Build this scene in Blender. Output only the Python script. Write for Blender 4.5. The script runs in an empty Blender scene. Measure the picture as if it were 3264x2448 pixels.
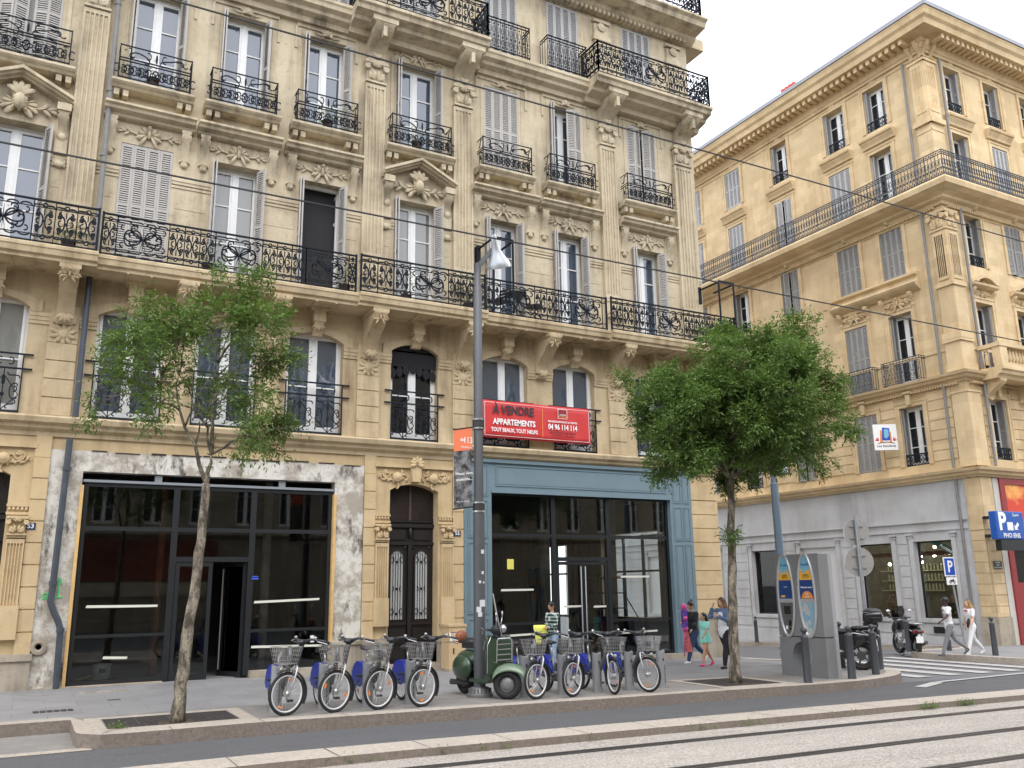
import bpy, math, random
import numpy as np
from mathutils import Vector, Matrix
random.seed(7)
R = math.radians
sin, cos, pi = math.sin, math.cos, math.pi
scn = bpy.context.scene
COL = scn.collection

# ---------------------------------------------------------------- camera, sky, sun, exposure
def cam_axes(yaw, pitch, roll):
    f = Vector((sin(yaw)*cos(pitch), cos(yaw)*cos(pitch), sin(pitch)))
    r = Vector((cos(yaw), -sin(yaw), 0)); u = r.cross(f)
    c, s = cos(roll), sin(roll)
    return c*r + s*u, -s*r + c*u, f
cr, cu, cf = cam_axes(R(28.68), R(13.08), R(-.846))
cd = bpy.data.cameras.new('camera'); cam = bpy.data.objects.new('camera', cd); COL.objects.link(cam)
cd.sensor_width = 36; cd.lens = 2785/3264*36; cd.clip_start = .1; cd.clip_end = 2000
M = Matrix((cr, cu, -cf)).transposed().to_4x4(); M.translation = (0, -18.9, 1.7)
cam.matrix_world = M; scn.camera = cam

w = bpy.data.worlds.new('World'); scn.world = w; w.use_nodes = True
nt = w.node_tree; nt.nodes.clear()
out = nt.nodes.new('ShaderNodeOutputWorld')
sky = nt.nodes.new('ShaderNodeTexSky'); sky.sky_type = 'NISHITA'; sky.sun_disc = False
SUN_EL, SUN_AZ = R(55), R(200)
sky.sun_elevation = SUN_EL; sky.sun_rotation = SUN_AZ; sky.dust_density = 1.5; sky.air_density = 1.0
bg1 = nt.nodes.new('ShaderNodeBackground'); bg1.inputs[1].default_value = .05
bg2 = nt.nodes.new('ShaderNodeBackground')           # the even white cloud cover
bg2.inputs[0].default_value = (.95, .96, 1, 1); bg2.inputs[1].default_value = 1.0
add = nt.nodes.new('ShaderNodeAddShader')
nt.links.new(sky.outputs[0], bg1.inputs[0]); nt.links.new(bg1.outputs[0], add.inputs[0])
nt.links.new(bg2.outputs[0], add.inputs[1]); nt.links.new(add.outputs[0], out.inputs[0])
sl = bpy.data.lights.new('sun', 'SUN'); sun = bpy.data.objects.new('sun', sl); COL.objects.link(sun)
sl.energy = .6; sl.angle = R(40); sl.color = (1, .97, .93)
sdir = Vector((sin(SUN_AZ)*cos(SUN_EL), cos(SUN_AZ)*cos(SUN_EL), sin(SUN_EL)))
sun.rotation_euler = sdir.to_track_quat('Z', 'Y').to_euler()
vs = scn.view_settings; vs.view_transform = 'Standard'; vs.look = 'None'; vs.gamma = 1; vs.exposure = 1.12

# ---------------------------------------------------------------- helpers
def interp(x, xs, ys):
    if x <= xs[0]: return ys[0]
    for i in range(1, len(xs)):
        if x <= xs[i]: return ys[i-1]+(ys[i]-ys[i-1])*(x-xs[i-1])/(xs[i]-xs[i-1])
    return ys[-1]
def gz(x, y=0):
    g = interp(x, [-50, 3, 16, 28, 60], [.1, 0, -.2, -.38, -1.0])
    if y > 0: g -= .03*y*min(max((x-15)/3, 0), 1)
    return g

class MB:
    def __init__(s): s.v = []; s.f = []; s.m = []; s.cur = 0
    def face(s, *idx): s.f.append(idx); s.m.append(s.cur)
    def quad(s, a, b, c, d):
        n = len(s.v); s.v += [a, b, c, d]; s.face(n, n+1, n+2, n+3)
    def box(s, x0, x1, y0, y1, z0, z1):
        n = len(s.v)
        s.v += [(x0,y0,z0),(x1,y0,z0),(x1,y1,z0),(x0,y1,z0),(x0,y0,z1),(x1,y0,z1),(x1,y1,z1),(x0,y1,z1)]
        for q in ((3,2,1,0),(4,5,6,7),(0,1,5,4),(1,2,6,5),(2,3,7,6),(3,0,4,7)): s.face(*[n+i for i in q])
    def obox(s, c, ax, ay, az, hx, hy, hz):
        n = len(s.v); c = Vector(c)
        for k in (-1, 1):
            for (i, j) in ((-1,-1),(1,-1),(1,1),(-1,1)):
                s.v.append(tuple(c+Vector(ax)*hx*i+Vector(ay)*hy*j+Vector(az)*hz*k))
        for q in ((3,2,1,0),(4,5,6,7),(0,1,5,4),(1,2,6,5),(2,3,7,6),(3,0,4,7)): s.face(*[n+i for i in q])
    def prism(s, pts, axis, a0, a1):
        n = len(s.v); k = len(pts)
        for a in (a0, a1):
            for p, q in pts:
                s.v.append({'x': (a, p, q), 'y': (p, a, q), 'z': (p, q, a)}[axis])
        for i in range(k):
            j = (i+1) % k; s.face(n+i, n+j, n+k+j, n+k+i)
        s.face(*range(n+k-1, n-1, -1)); s.face(*range(n+k, n+2*k))
    def tube(s, pts, r, n=4, cap=True, closed=False):
        P = [Vector(p) for p in pts]; L = len(P)
        if L < 2: return
        rr = r if isinstance(r, (list, tuple)) else [r]*L
        base = len(s.v); prev = None
        for i, p in enumerate(P):
            if closed: t = P[(i+1) % L]-P[i-1]
            else: t = P[min(i+1, L-1)]-P[max(i-1, 0)]
            if t.length < 1e-9: t = Vector((0, 0, 1))
            t.normalize()
            if prev is None:
                a = Vector((0, 0, 1)) if abs(t.z) < .9 else Vector((0, 1, 0))
                u = t.cross(a).normalized()
            else:
                u = prev-t*prev.dot(t)
                u = u.normalized() if u.length > 1e-6 else t.orthogonal().normalized()
            prev = u; v = t.cross(u)
            for k in range(n):
                a = 2*pi*(k+.5)/n
                s.v.append(tuple(p+(u*cos(a)+v*sin(a))*rr[i]))
        m = L if closed else L-1
        for i in range(m):
            b0 = base+i*n; b1 = base+((i+1) % L)*n
            for k in range(n): s.face(b0+k, b0+(k+1) % n, b1+(k+1) % n, b1+k)
        if cap and not closed:
            s.face(*range(base+n-1, base-1, -1)); s.face(*range(base+(L-1)*n, base+L*n))
    def lathe(s, prof, c=(0,0,0), n=12, ax='z'):
        base = len(s.v); L = len(prof)
        for r, h in prof:
            for k in range(n):
                a = 2*pi*k/n; x, y = r*cos(a), r*sin(a)
                p = {'z': (x, y, h), 'x': (h, x, y), 'y': (x, h, y)}[ax]
                s.v.append((c[0]+p[0], c[1]+p[1], c[2]+p[2]))
        for i in range(L-1):
            for k in range(n): s.face(base+i*n+k, base+i*n+(k+1) % n, base+(i+1)*n+(k+1) % n, base+(i+1)*n+k)
        s.face(*range(base+n-1, base-1, -1)); s.face(*range(base+(L-1)*n, base+L*n))
    def ell(s, c, r, rot=None, nu=8, nv=6):
        base = len(s.v); c = Vector(c); rot = rot or Matrix.Identity(3)
        for j in range(1, nv):
            th = pi*j/nv
            for k in range(nu):
                a = 2*pi*k/nu
                s.v.append(tuple(c+rot @ Vector((r[0]*sin(th)*cos(a), r[1]*sin(th)*sin(a), r[2]*cos(th)))))
        t = len(s.v); s.v.append(tuple(c+rot @ Vector((0,0,r[2])))); s.v.append(tuple(c+rot @ Vector((0,0,-r[2]))))
        for j in range(nv-2):
            for k in range(nu): s.face(base+j*nu+k, base+(j+1)*nu+k, base+(j+1)*nu+(k+1) % nu, base+j*nu+(k+1) % nu)
        for k in range(nu):
            s.face(t, base+k, base+(k+1) % nu); b = base+(nv-2)*nu; s.face(t+1, b+(k+1) % nu, b+k)
    def add(s, o, off=(0,0,0), rz=0, mir=False):
        n = len(s.v); c_, s_ = cos(rz), sin(rz)
        for x, y, z in o.v:
            if mir: x = -x
            s.v.append((x*c_-y*s_+off[0], x*s_+y*c_+off[1], z+off[2]))
        for f, m in zip(o.f, o.m):
            s.f.append(tuple(n+i for i in (f[::-1] if mir else f))); s.m.append(m)
    def mesh(s, name, mats, smooth=False, weld=False):
        if weld:
            d = {}; mp = []; nv = []
            for v in s.v:
                k = tuple(round(c, 4) for c in v)
                if k not in d: d[k] = len(nv); nv.append(v)
                mp.append(d[k])
            s.v = nv; s.f = [tuple(mp[i] for i in f) for f in s.f]
        me = bpy.data.meshes.new(name); me.from_pydata(s.v, [], s.f)
        if not isinstance(mats, (list, tuple)): mats = [mats]
        for m in mats: me.materials.append(m)
        if len(mats) > 1: me.polygons.foreach_set('material_index', s.m)
        if smooth: me.polygons.foreach_set('use_smooth', [True]*len(s.f))
        me.update(); return me

def obj(name, me, parent=None, loc=(0,0,0), rz=0):
    o = bpy.data.objects.new(name, me); COL.objects.link(o)
    o.location = loc; o.rotation_euler = (0, 0, rz)
    if parent: o.parent = parent
    return o
def smooth_edges(o, ang=40):
    me = o.data
    me.polygons.foreach_set('use_smooth', [True]*len(me.polygons))
    try: me.set_sharp_from_angle(angle=R(ang))
    except Exception: pass
    return o
def tag(o, label=None, cat=None, group=None, kind=None):
    if label: o['label'] = label
    if cat: o['category'] = cat
    if group: o['group'] = group
    if kind: o['kind'] = kind
    return o
def thing(name, label, cat, loc=(0,0,0), rz=0, group=None):
    o = obj(name, None, None, loc, rz); o.empty_display_size = .1
    return tag(o, label, cat, group)
def struct(name, mb, m, smooth=False):
    return tag(obj(name, mb.mesh(name, m, smooth)), kind='structure')
def copy_tree(o, parent=None):
    c = o.copy(); COL.objects.link(c); c.parent = parent
    for ch in [x for x in bpy.data.objects if x.parent == o]: copy_tree(ch, c)
    return c

# ---------------------------------------------------------------- materials
def lin(c):
    def f(x):
        x /= 255; return x/12.92 if x <= .04045 else ((x+.055)/1.055)**2.4
    return (f(c[0]), f(c[1]), f(c[2]), 1)
def N(nt, t, **kw):
    n = nt.nodes.new(t)
    for k, v in kw.items():
        if k in n.inputs.keys() if isinstance(k, str) else False: n.inputs[k].default_value = v
        else: setattr(n, k, v)
    return n
def newmat(name):
    m = bpy.data.materials.new(name); m.use_nodes = True
    return m, m.node_tree, m.node_tree.nodes['Principled BSDF']
def mixc(nt, fac, a, b, mode='MIX'):
    n = nt.nodes.new('ShaderNodeMix'); n.data_type = 'RGBA'; n.blend_type = mode
    for i, x in ((0, fac), (6, a), (7, b)):
        if hasattr(x, 'is_linked'): nt.links.new(x, n.inputs[i])
        else: n.inputs[i].default_value = x
    return n.outputs[2]
def noise(nt, vec, scale, detail=4, rough=.6):
    n = nt.nodes.new('ShaderNodeTexNoise'); n.inputs['Scale'].default_value = scale
    n.inputs['Detail'].default_value = detail; n.inputs['Roughness'].default_value = rough
    if vec: nt.links.new(vec, n.inputs['Vector'])
    return n.outputs[0]
def ramp(nt, v, a, b):
    n = nt.nodes.new('ShaderNodeMapRange'); n.inputs[1].default_value = a; n.inputs[2].default_value = b
    nt.links.new(v, n.inputs[0]); return n.outputs[0]
def mapping(nt, vec, scale):
    n = nt.nodes.new('ShaderNodeMapping'); n.inputs['Scale'].default_value = scale
    nt.links.new(vec, n.inputs['Vector']); return n.outputs[0]
def coords(nt, kind='Object'):
    return nt.nodes.new('ShaderNodeTexCoord').outputs[kind]
def geopos(nt): return nt.nodes.new('ShaderNodeNewGeometry').outputs['Position']
def bump(nt, b, h, strength=.3, dist=.01):
    n = nt.nodes.new('ShaderNodeBump'); n.inputs['Strength'].default_value = strength
    n.inputs['Distance'].default_value = dist; nt.links.new(h, n.inputs['Height'])
    nt.links.new(n.outputs[0], b.inputs['Normal'])
def mat(name, c, rough=.6, metal=0, var=.0, vscale=4, bmp=0, spec=.5, coat=0):
    m, nt, b = newmat(name); c = c if len(c) == 4 else (*c, 1)
    b.inputs['Roughness'].default_value = rough; b.inputs['Metallic'].default_value = metal
    b.inputs['Specular IOR Level'].default_value = spec; b.inputs['Coat Weight'].default_value = coat
    b.inputs['Base Color'].default_value = c
    if var or bmp:
        p = geopos(nt); n = noise(nt, p, vscale, 5)
        if var:
            d = tuple(x*(1-var) for x in c[:3])+(1,); e = tuple(min(x*(1+var), 1) for x in c[:3])+(1,)
            nt.links.new(mixc(nt, ramp(nt, n, .3, .7), d, e), b.inputs['Base Color'])
        if bmp: bump(nt, b, noise(nt, p, vscale*8, 4), bmp, .01)
    return m

def stone(name, base, grime, joint=.35, bw=.9, bh=.38, blockvar=.12, grimeamt=.5, streak=1.0):
    m, nt, b = newmat(name); b.inputs['Roughness'].default_value = .9; b.inputs['Specular IOR Level'].default_value = .2
    p = geopos(nt)
    sp = nt.nodes.new('ShaderNodeSeparateXYZ'); nt.links.new(p, sp.inputs[0])
    ad = nt.nodes.new('ShaderNodeMath'); ad.operation = 'ADD'; nt.links.new(sp.outputs[0], ad.inputs[0]); nt.links.new(sp.outputs[1], ad.inputs[1])
    cb = nt.nodes.new('ShaderNodeCombineXYZ'); nt.links.new(ad.outputs[0], cb.inputs[0]); nt.links.new(sp.outputs[2], cb.inputs[1])
    br = nt.nodes.new('ShaderNodeTexBrick'); nt.links.new(cb.outputs[0], br.inputs['Vector'])
    br.inputs['Scale'].default_value = 1; br.inputs['Brick Width'].default_value = bw; br.inputs['Row Height'].default_value = bh
    br.inputs['Mortar Size'].default_value = .004; br.inputs['Mortar Smooth'].default_value = .3
    c1 = tuple(x*(1-blockvar) for x in base[:3])+(1,); c2 = tuple(min(1, x*(1+blockvar*.6)) for x in base[:3])+(1,)
    br.inputs['Color1'].default_value = c1; br.inputs['Color2'].default_value = c2
    br.inputs['Mortar'].default_value = tuple(x*(1-joint) for x in base[:3])+(1,)
    n1 = noise(nt, p, .9, 6, .65)
    col = mixc(nt, ramp(nt, n1, .35, .7), br.outputs[0], mixc(nt, .7, br.outputs[0], tuple(x*f for x, f in zip(base[:3], (.78, .74, .68)))+(1,)))
    # rain streaks: noise stretched down the wall
    n2 = noise(nt, mapping(nt, p, (3.2, 3.2, .35)), 1, 5, .6)
    n3 = noise(nt, p, .45, 4, .6)
    mu = nt.nodes.new('ShaderNodeMath'); mu.operation = 'MULTIPLY'
    nt.links.new(ramp(nt, n2, .45, .68), mu.inputs[0]); nt.links.new(ramp(nt, n3, .38, .62), mu.inputs[1])
    mu2 = nt.nodes.new('ShaderNodeMath'); mu2.operation = 'MULTIPLY'; mu2.inputs[1].default_value = grimeamt*streak
    nt.links.new(mu.outputs[0], mu2.inputs[0])
    col = mixc(nt, mu2.outputs[0], col, grime)
    # soot in scattered noise patches of its own shape
    n4 = noise(nt, p, 7, 5, .7)
    mu3 = nt.nodes.new('ShaderNodeMath'); mu3.operation = 'MULTIPLY'; mu3.inputs[1].default_value = grimeamt*.55
    nt.links.new(ramp(nt, n4, .52, .8), mu3.inputs[0])
    col = mixc(nt, mu3.outputs[0], col, grime)
    nt.links.new(col, b.inputs['Base Color'])
    bump(nt, b, noise(nt, p, 30, 5, .7), .35, .012)
    return m

STONE_U = stone('stone_upper', lin((199,186,160)), lin((114,104,91)), blockvar=.05, joint=.12, grimeamt=.95)
STONE_L = stone('stone_lower', lin((198,180,148)), lin((122,102,78)), blockvar=.05, joint=.12, grimeamt=.75)
STONE_G = stone('stone_ground', lin((202,180,142)), lin((132,110,82)), blockvar=.04, joint=.1, grimeamt=.5)
PLINTH = stone('plinth_stone', lin((176,166,150)), lin((95,88,80)), blockvar=.05, joint=.15, grimeamt=.8)
STONE_B = stone('stone_ochre', lin((212,190,152)), lin((172,142,102)), bw=.62, bh=.32, blockvar=.16, joint=.05, grimeamt=.5)
GREYP = stone('grey_painted_wall', lin((192,193,194)), lin((140,140,142)), bw=.8, bh=.4, blockvar=.02, joint=.03, grimeamt=.4)
WHITEP = mat('white_painted_wood', (.78,.78,.76), .45, var=.05)
SHUT = mat('shutter_grey_paint', lin((170,166,160)), .7, var=.06)
SHUT2 = mat('shutter_grey_blue', lin((170,169,168)), .7, var=.06)
SHUTD = mat('shutter_grey_dark', lin((146,144,140)), .7, var=.06)
IRON = mat('wrought_iron', lin((26,31,38)), .75, 0, spec=.2)
IRONB = mat('wrought_iron_b', lin((70,75,82)), .75, .0, spec=.2)
DARKMETAL = mat('dark_metal_frame', lin((46,48,50)), .4, .4)
BLACKW = mat('dark_brown_wood', lin((24,18,16)), .5, var=.2, vscale=3)
ROOMSHADE = mat('dark_room', (.03,.03,.032), .9)  # near-black colour carries the shade of unlit rooms
BLUEP = mat('blue_grey_paint', lin((108,128,136)), .5, var=.06, vscale=1.5, bmp=.05)
ZINC = mat('zinc_pipe', lin((122,120,117)), .7, .0, var=.12, vscale=5)
PIPED = mat('dark_grey_pipe', lin((70,76,84)), .45, .2, var=.15, vscale=5)
ROOFM = mat('zinc_roof', lin((150,152,158)), .7, .0, var=.1, vscale=1)
CURTAIN = mat('curtain_cloth', lin((170,166,156)), .9, var=.1, vscale=3)
def pane_mat(name, c, ior, rough=.03):
    m, nt, b = newmat(name); b.inputs['Base Color'].default_value = (*c, 1)
    b.inputs['Roughness'].default_value = rough; b.inputs['IOR'].default_value = ior
    bump(nt, b, noise(nt, geopos(nt), 1.3, 2), .06, .05); return m
PANE = pane_mat('window_pane', (.06,.08,.11), 2.1)
PANE_C = pane_mat('curtained_pane', (.22,.22,.20), 1.8)
PANE_D = pane_mat('dark_pane', (.012,.014,.016), 1.6)
def glass_mat(name, k=1.6, tint=(.9,.95,.95)):
    m, nt, b = newmat(name); nt.nodes.remove(b)
    o = nt.nodes['Material Output']; fr = nt.nodes.new('ShaderNodeFresnel'); fr.inputs[0].default_value = k
    tr = nt.nodes.new('ShaderNodeBsdfTransparent'); tr.inputs[0].default_value = (*tint, 1)
    gl = nt.nodes.new('ShaderNodeBsdfGlossy'); gl.inputs['Roughness'].default_value = .02
    mx = nt.nodes.new('ShaderNodeMixShader')
    nt.links.new(fr.outputs[0], mx.inputs[0]); nt.links.new(tr.outputs[0], mx.inputs[1]); nt.links.new(gl.outputs[0], mx.inputs[2])
    nt.links.new(mx.outputs[0], o.inputs[0]); return m
SHOPGLASS = glass_mat('shop_glass', 1.55, (.78,.81,.8))
TAPE = mat('masking_tape', lin((214,214,200)), .7)

# ---------------------------------------------------------------- facade element builders (local: x along wall, -y outward)
def wall_open(mb, x0, x1, z0, z1, ops, y=0., depth=.42):
    xs = sorted({x0, x1, *[v for o in ops for v in (o[0], o[1]) if x0 < v < x1]})
    zs = sorted({z0, z1, *[v for o in ops for v in (o[2], o[3]) if z0 < v < z1]})
    for i in range(len(xs)-1):
        for j in range(len(zs)-1):
            cx, cz = (xs[i]+xs[i+1])/2, (zs[j]+zs[j+1])/2
            if any(o[0] < cx < o[1] and o[2] < cz < o[3] for o in ops): continue
            mb.quad((xs[i],y,zs[j]), (xs[i+1],y,zs[j]), (xs[i+1],y,zs[j+1]), (xs[i],y,zs[j+1]))
    for a, b, c, d in ops:
        Y = y+depth
        mb.quad((a,y,c), (a,y,d), (a,Y,d), (a,Y,c)); mb.quad((b,y,d), (b,y,c), (b,Y,c), (b,Y,d))
        mb.quad((a,y,d), (b,y,d), (b,Y,d), (a,Y,d)); mb.quad((b,y,c), (a,y,c), (a,Y,c), (b,Y,c))
def arcpts(xc, hw, z0, rise, n=10):
    r = (hw*hw+rise*rise)/(2*rise); a = math.asin(min(1, hw/r))
    return [(xc+r*sin(t), z0+rise-r+r*cos(t)) for t in [-a+2*a*i/n for i in range(n+1)]]
def arch_fill(mb, xc, hw, zs, rise, top, y0, y1):
    pts = arcpts(xc, hw, zs, rise)
    h = len(pts)//2
    mb.prism([(xc-hw, top)]+pts[:h+1]+[(xc, top)], 'y', y0, y1)
    mb.prism([(xc, top)]+pts[h:]+[(xc+hw, top)], 'y', y0, y1)
def moulding(mb, x0, x1, prof, ret=True):
    """prof: (out, z) bottom to top, out>0 away from the wall"""
    pts = [(0.05, prof[0][1])]+[(-o, z) for o, z in prof]+[(0.05, prof[-1][1])]
    mb.prism(pts, 'x', x0, x1)
def leaf(mb, x, z, ang, L, W, y=-.02, t=.03):
    c_, s_ = cos(ang), sin(ang)
    rot = Matrix(((c_, 0, -s_), (0, 1, 0), (s_, 0, c_)))
    mb.ell((x+c_*L/2, y, z+s_*L/2), (L/2, t, W/2), rot, 6, 4)
def sc(mid, head, L, k0, k1, S=False, n=9, p=1.6, oneway=False):
    """scroll curve in the x-z plane, integrated both ways from its middle"""
    def half(sg):
        x, z = mid; a = head if sg > 0 else head+pi; pts = []; ds = L/n
        for i in range(n):
            t = (i+.5)/n; k = (k0+(k1-k0)*t**p)*(1 if (sg > 0 or S) else -1)
            a += k*ds; x += cos(a)*ds; z += sin(a)*ds; pts.append((x, z))
        return pts
    f = half(1)
    return ([mid]+f) if oneway else (half(-1)[::-1]+[mid]+f)
def tube2(mb, pts, y, r, n=4):
    mb.tube([(p[0], y, p[1]) for p in pts], r, n)
def cartouche(mb, cx, cz, w, h, y=-.03, face=False):
    mb.ell((cx, y-.02, cz+h*.05), (h*.1, .06, h*.3), None, 8, 6)
    for s in (-1, 1):
        def a(v): return v if s > 0 else pi-v
        for an, L in (((12, .55), (-20, .6), (-50, .6)) if face else ((60, .5), (20, .5), (-25, .62), (-62, .7))):
            leaf(mb, cx+s*h*.08, cz, a(R(an)), h*L*(.85 if face else 1), h*.2, y-.02, .035); leaf(mb, cx+s*h*.1, cz+h*.04, a(R(an+16)), h*L*.8, h*.07, y-.035, .03)
        pts = sc((cx+s*w*.26, cz-h*.02), a(R(10)), w*.2, 0, s*28/max(w, .5), S=True, n=8)
        tube2(mb, pts, y-.015, h*.05)
        for an, q in ((40, .30), (-40, .34), (25, .40), (-15, .44)):
            leaf(mb, cx+s*w*q, cz, a(R(an)), h*.34, h*.13, y-.015, .025)
    if face:
        mb.ell((cx, y-.12, cz+h*.05), (h*.2, .14, h*.28), None, 10, 8)
        mb.ell((cx, y-.21, cz+h*.03), (h*.035, .03, h*.06)); mb.ell((cx, y-.17, cz-h*.09), (h*.06, .02, h*.02))
        for s in (-1, 1):
            mb.ell((cx+s*h*.07, y-.175, cz+h*.1), (h*.035, .02, h*.02))
            for k in range(4): mb.ell((cx+s*h*.17, y-.07, cz+h*(.2-.12*k)), (h*.06, .05, h*.07))
        for k in range(7): leaf(mb, cx, cz+h*.25, R(20+140*k/6), h*.3, h*.1, y-.06, .04)
    else:
        mb.lathe([(h*.09, y-.09), (h*.05, y-.1), (.001, y-.12)], (cx, 0, cz+h*.36), 8, 'y')
def capital(mb, cx, z0, z1, w, out=.12):
    h = z1-z0
    mb.box(cx-w*.44, cx+w*.44, -out, .02, z0, z1-h*.2)
    mb.box(cx-w*.56, cx+w*.56, -out-.07, .02, z1-h*.16, z1); mb.box(cx-w*.5, cx+w*.5, -out-.04, .02, z0-h*.1, z0)
    for s in (-1, 1):
        pts = sc((cx+s*w*.3, z1-h*.22), 0 if s > 0 else pi, w*.5, 0, -s*46*.5/w, n=12, oneway=True, p=.8)
        tube2(mb, pts, -out-.05, h*.05)
        mb.lathe([(h*.14, -out-.09), (h*.14, -out+.02)], (cx+s*w*.46, 0, z1-h*.36), 10, 'y')
        for an, L in ((80, .5), (50, .5), (20, .35)):
            leaf(mb, cx+s*w*.06, z0+h*.05, (R(an) if s > 0 else pi-R(an)), h*L, h*.16, -out-.03, .05)
        leaf(mb, cx+s*w*.3, z0, R(90), h*.45, h*.2, -out-.03, .05)
    for k in range(5): leaf(mb, cx, z1-h*.35, R(30+30*k), h*.3, h*.1, -out-.06, .04)
def fluted(x0, x1, z0, z1, out=.1, nf=5, wd=.0):
    mb = MB(); mb.box(x0, x1, -out+.03, .05, z0, z1)
    m = (x1-x0)*.09; fw = (x1-x0-2*m)/nf
    mb.box(x0, x0+m, -out, -out+.03, z0, z1); mb.box(x1-m, x1, -out, -out+.03, z0, z1)
    mb.box(x0+m, x1-m, -out, -out+.03, z0, z0+.12); mb.box(x0+m, x1-m, -out, -out+.03, z1-.1, z1)
    for i in range(nf-1):
        x = x0+m+fw*(i+1); mb.box(x-fw*.17, x+fw*.17, -out, -out+.03, z0+.12, z1-.1)
    return mb
def console(mb, x0, x1, z0, z1, out, y=0):
    h = z1-z0; pts = [(.02+y, z1), (y-out, z1)]
    for i in range(11):
        t = i/10
        o = out*(.92*(1-t)**1.3+.16+.1*sin(t*2*pi)*(1-t*.5))
        pts.append((y-o, z1-.12*h-t*.82*h))
    pts.append((.02+y, z0)); mb.prism(pts, 'x', x0, x1)
    w = (x1-x0)
    mb.box(x0-w*.1, x1+w*.1, y-out*1.08, y+.02, z1-.1*h, z1)
    for x in (x0-.012, x1):
        mb.lathe([(h*.13, x), (h*.13, x+.012)], (0, y-out*.72, z1-.26*h), 10, 'x')
    for k in range(5): leaf(mb, (x0+x1)/2, z0+h*.12, R(-90+(k-2)*28), h*.2, w*.3, y-out*.28, .04)

def french_window(w, h, rows=(.36, .68), arch=0, kick=.0):
    mb = MB(); f = .055
    mb.box(-w/2, -w/2+f, -.03, .05, 0, h); mb.box(w/2-f, w/2, -.03, .05, 0, h); mb.box(-w/2+f, w/2-f, -.03, .05, h-f*1.3, h)
    mb.box(-w/2+f, w/2-f, -.03, .05, 0, f)
    for s in (-1, 1):
        a, b = (f, w/2-f) if s > 0 else (-w/2+f, -f)
        x0, x1 = (.045, w/2-f) if s > 0 else (-w/2+f, -.045)
        for q in ((x0, x0+.05), (x1-.05, x1)): mb.box(q[0], q[1], -.045, .03, f, h-f*1.3)
        mb.box(x0+.05, x1-.05, -.045, .03, f, f+.1+kick); mb.box(x0+.05, x1-.05, -.045, .03, h-f*1.3-.06, h-f*1.3)
        for r in rows: mb.box(x0+.05, x1-.05, -.035, .02, h*r-.014, h*r+.014)
    mb.box(-.045, .045, -.06, .03, f, h-f*1.3); mb.box(-.012, .012, -.085, -.06, h*.38, h*.46)
    g = MB(); g.box(-w/2+f*.5, w/2-f*.5, -.008, .0, f*.5, h-f*.5)
    return mb, g
def shutter_leaf(w, h):
    mb = MB(); s = .045
    mb.box(0, s, -.016, .016, 0, h); mb.box(w-s, w, -.016, .016, 0, h)
    for z in (0, h*.5-.03, h-.07): mb.box(s, w-s, -.016, .016, z, z+.07)
    n = int((h-.2)/.052)
    for (z0, z1) in ((.08, h*.5-.04), (h*.5+.05, h-.08)):
        n = int((z1-z0)/.05)
        for i in range(n):
            z = z0+(i+.5)*(z1-z0)/n
            mb.obox((w/2, 0, z), (1,0,0), (0,.46,.89), (0,-.89,.46), w/2-s, .0245, .004)
    return mb
_cache = {}
def cached(key, fn):
    if key not in _cache: _cache[key] = fn()
    return _cache[key]

def panel_scroll(mb, x0, x1, z0, z1, y, r=.0185):
    """one narrow balcony panel: back to back C scrolls, with small scrolls above and below"""
    cx = (x0+x1)/2; w = x1-x0; h = z1-z0
    hb = h*.2; zc = z0+h*.5; H = h-2*hb
    for s in (-1, 1):
        tube2(mb, sc((cx+s*w*.05, zc), pi/2, H*.62, s*2.2*-1/h*.6, -s*46*.36/w, n=12, p=2.2), y, r)
        for zz, sg in ((z0+hb*.5, 1), (z1-hb*.5, -1)):
            tube2(mb, sc((cx+s*w*.25, zz), 0, w*.3, sg*s*3, sg*26/w*.5, n=8, p=1.5), y, r*.9)
        leaf(mb, cx, zc, pi/2+s*pi/2, w*.1, h*.05, y, .012)
        for q in (.95, -.95, 0): tube2(mb, sc((cx+s*w*.34, zc+q*H*.38), pi/2, H*.17, s*7, s*40, n=8, p=1.3), y, r*.85)
        tube2(mb, sc((cx+s*w*.2, zc+H*.3), pi/2, H*.16, -s*6, -s*44, n=8, p=1.3), y, r*.85); tube2(mb, sc((cx+s*w*.2, zc-H*.3), pi/2, H*.16, -s*6, -s*44, n=8, p=1.3), y, r*.85)
        for zz in (z0+hb*.5, z1-hb*.5): tube2(mb, sc((cx+s*w*.1, zz), pi/2, hb*.4, s*9, s*60, n=6, p=1.2), y, r*.8)
    mb.ell((cx, y, zc), (.018, .016, .03), None, 6, 4)
    tube2(mb, [(cx, z0+hb), (cx, zc-H*.25)], y, r*.8)
    tube2(mb, [(cx, z1-hb), (cx, zc+H*.25)], y, r*.8)
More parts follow.
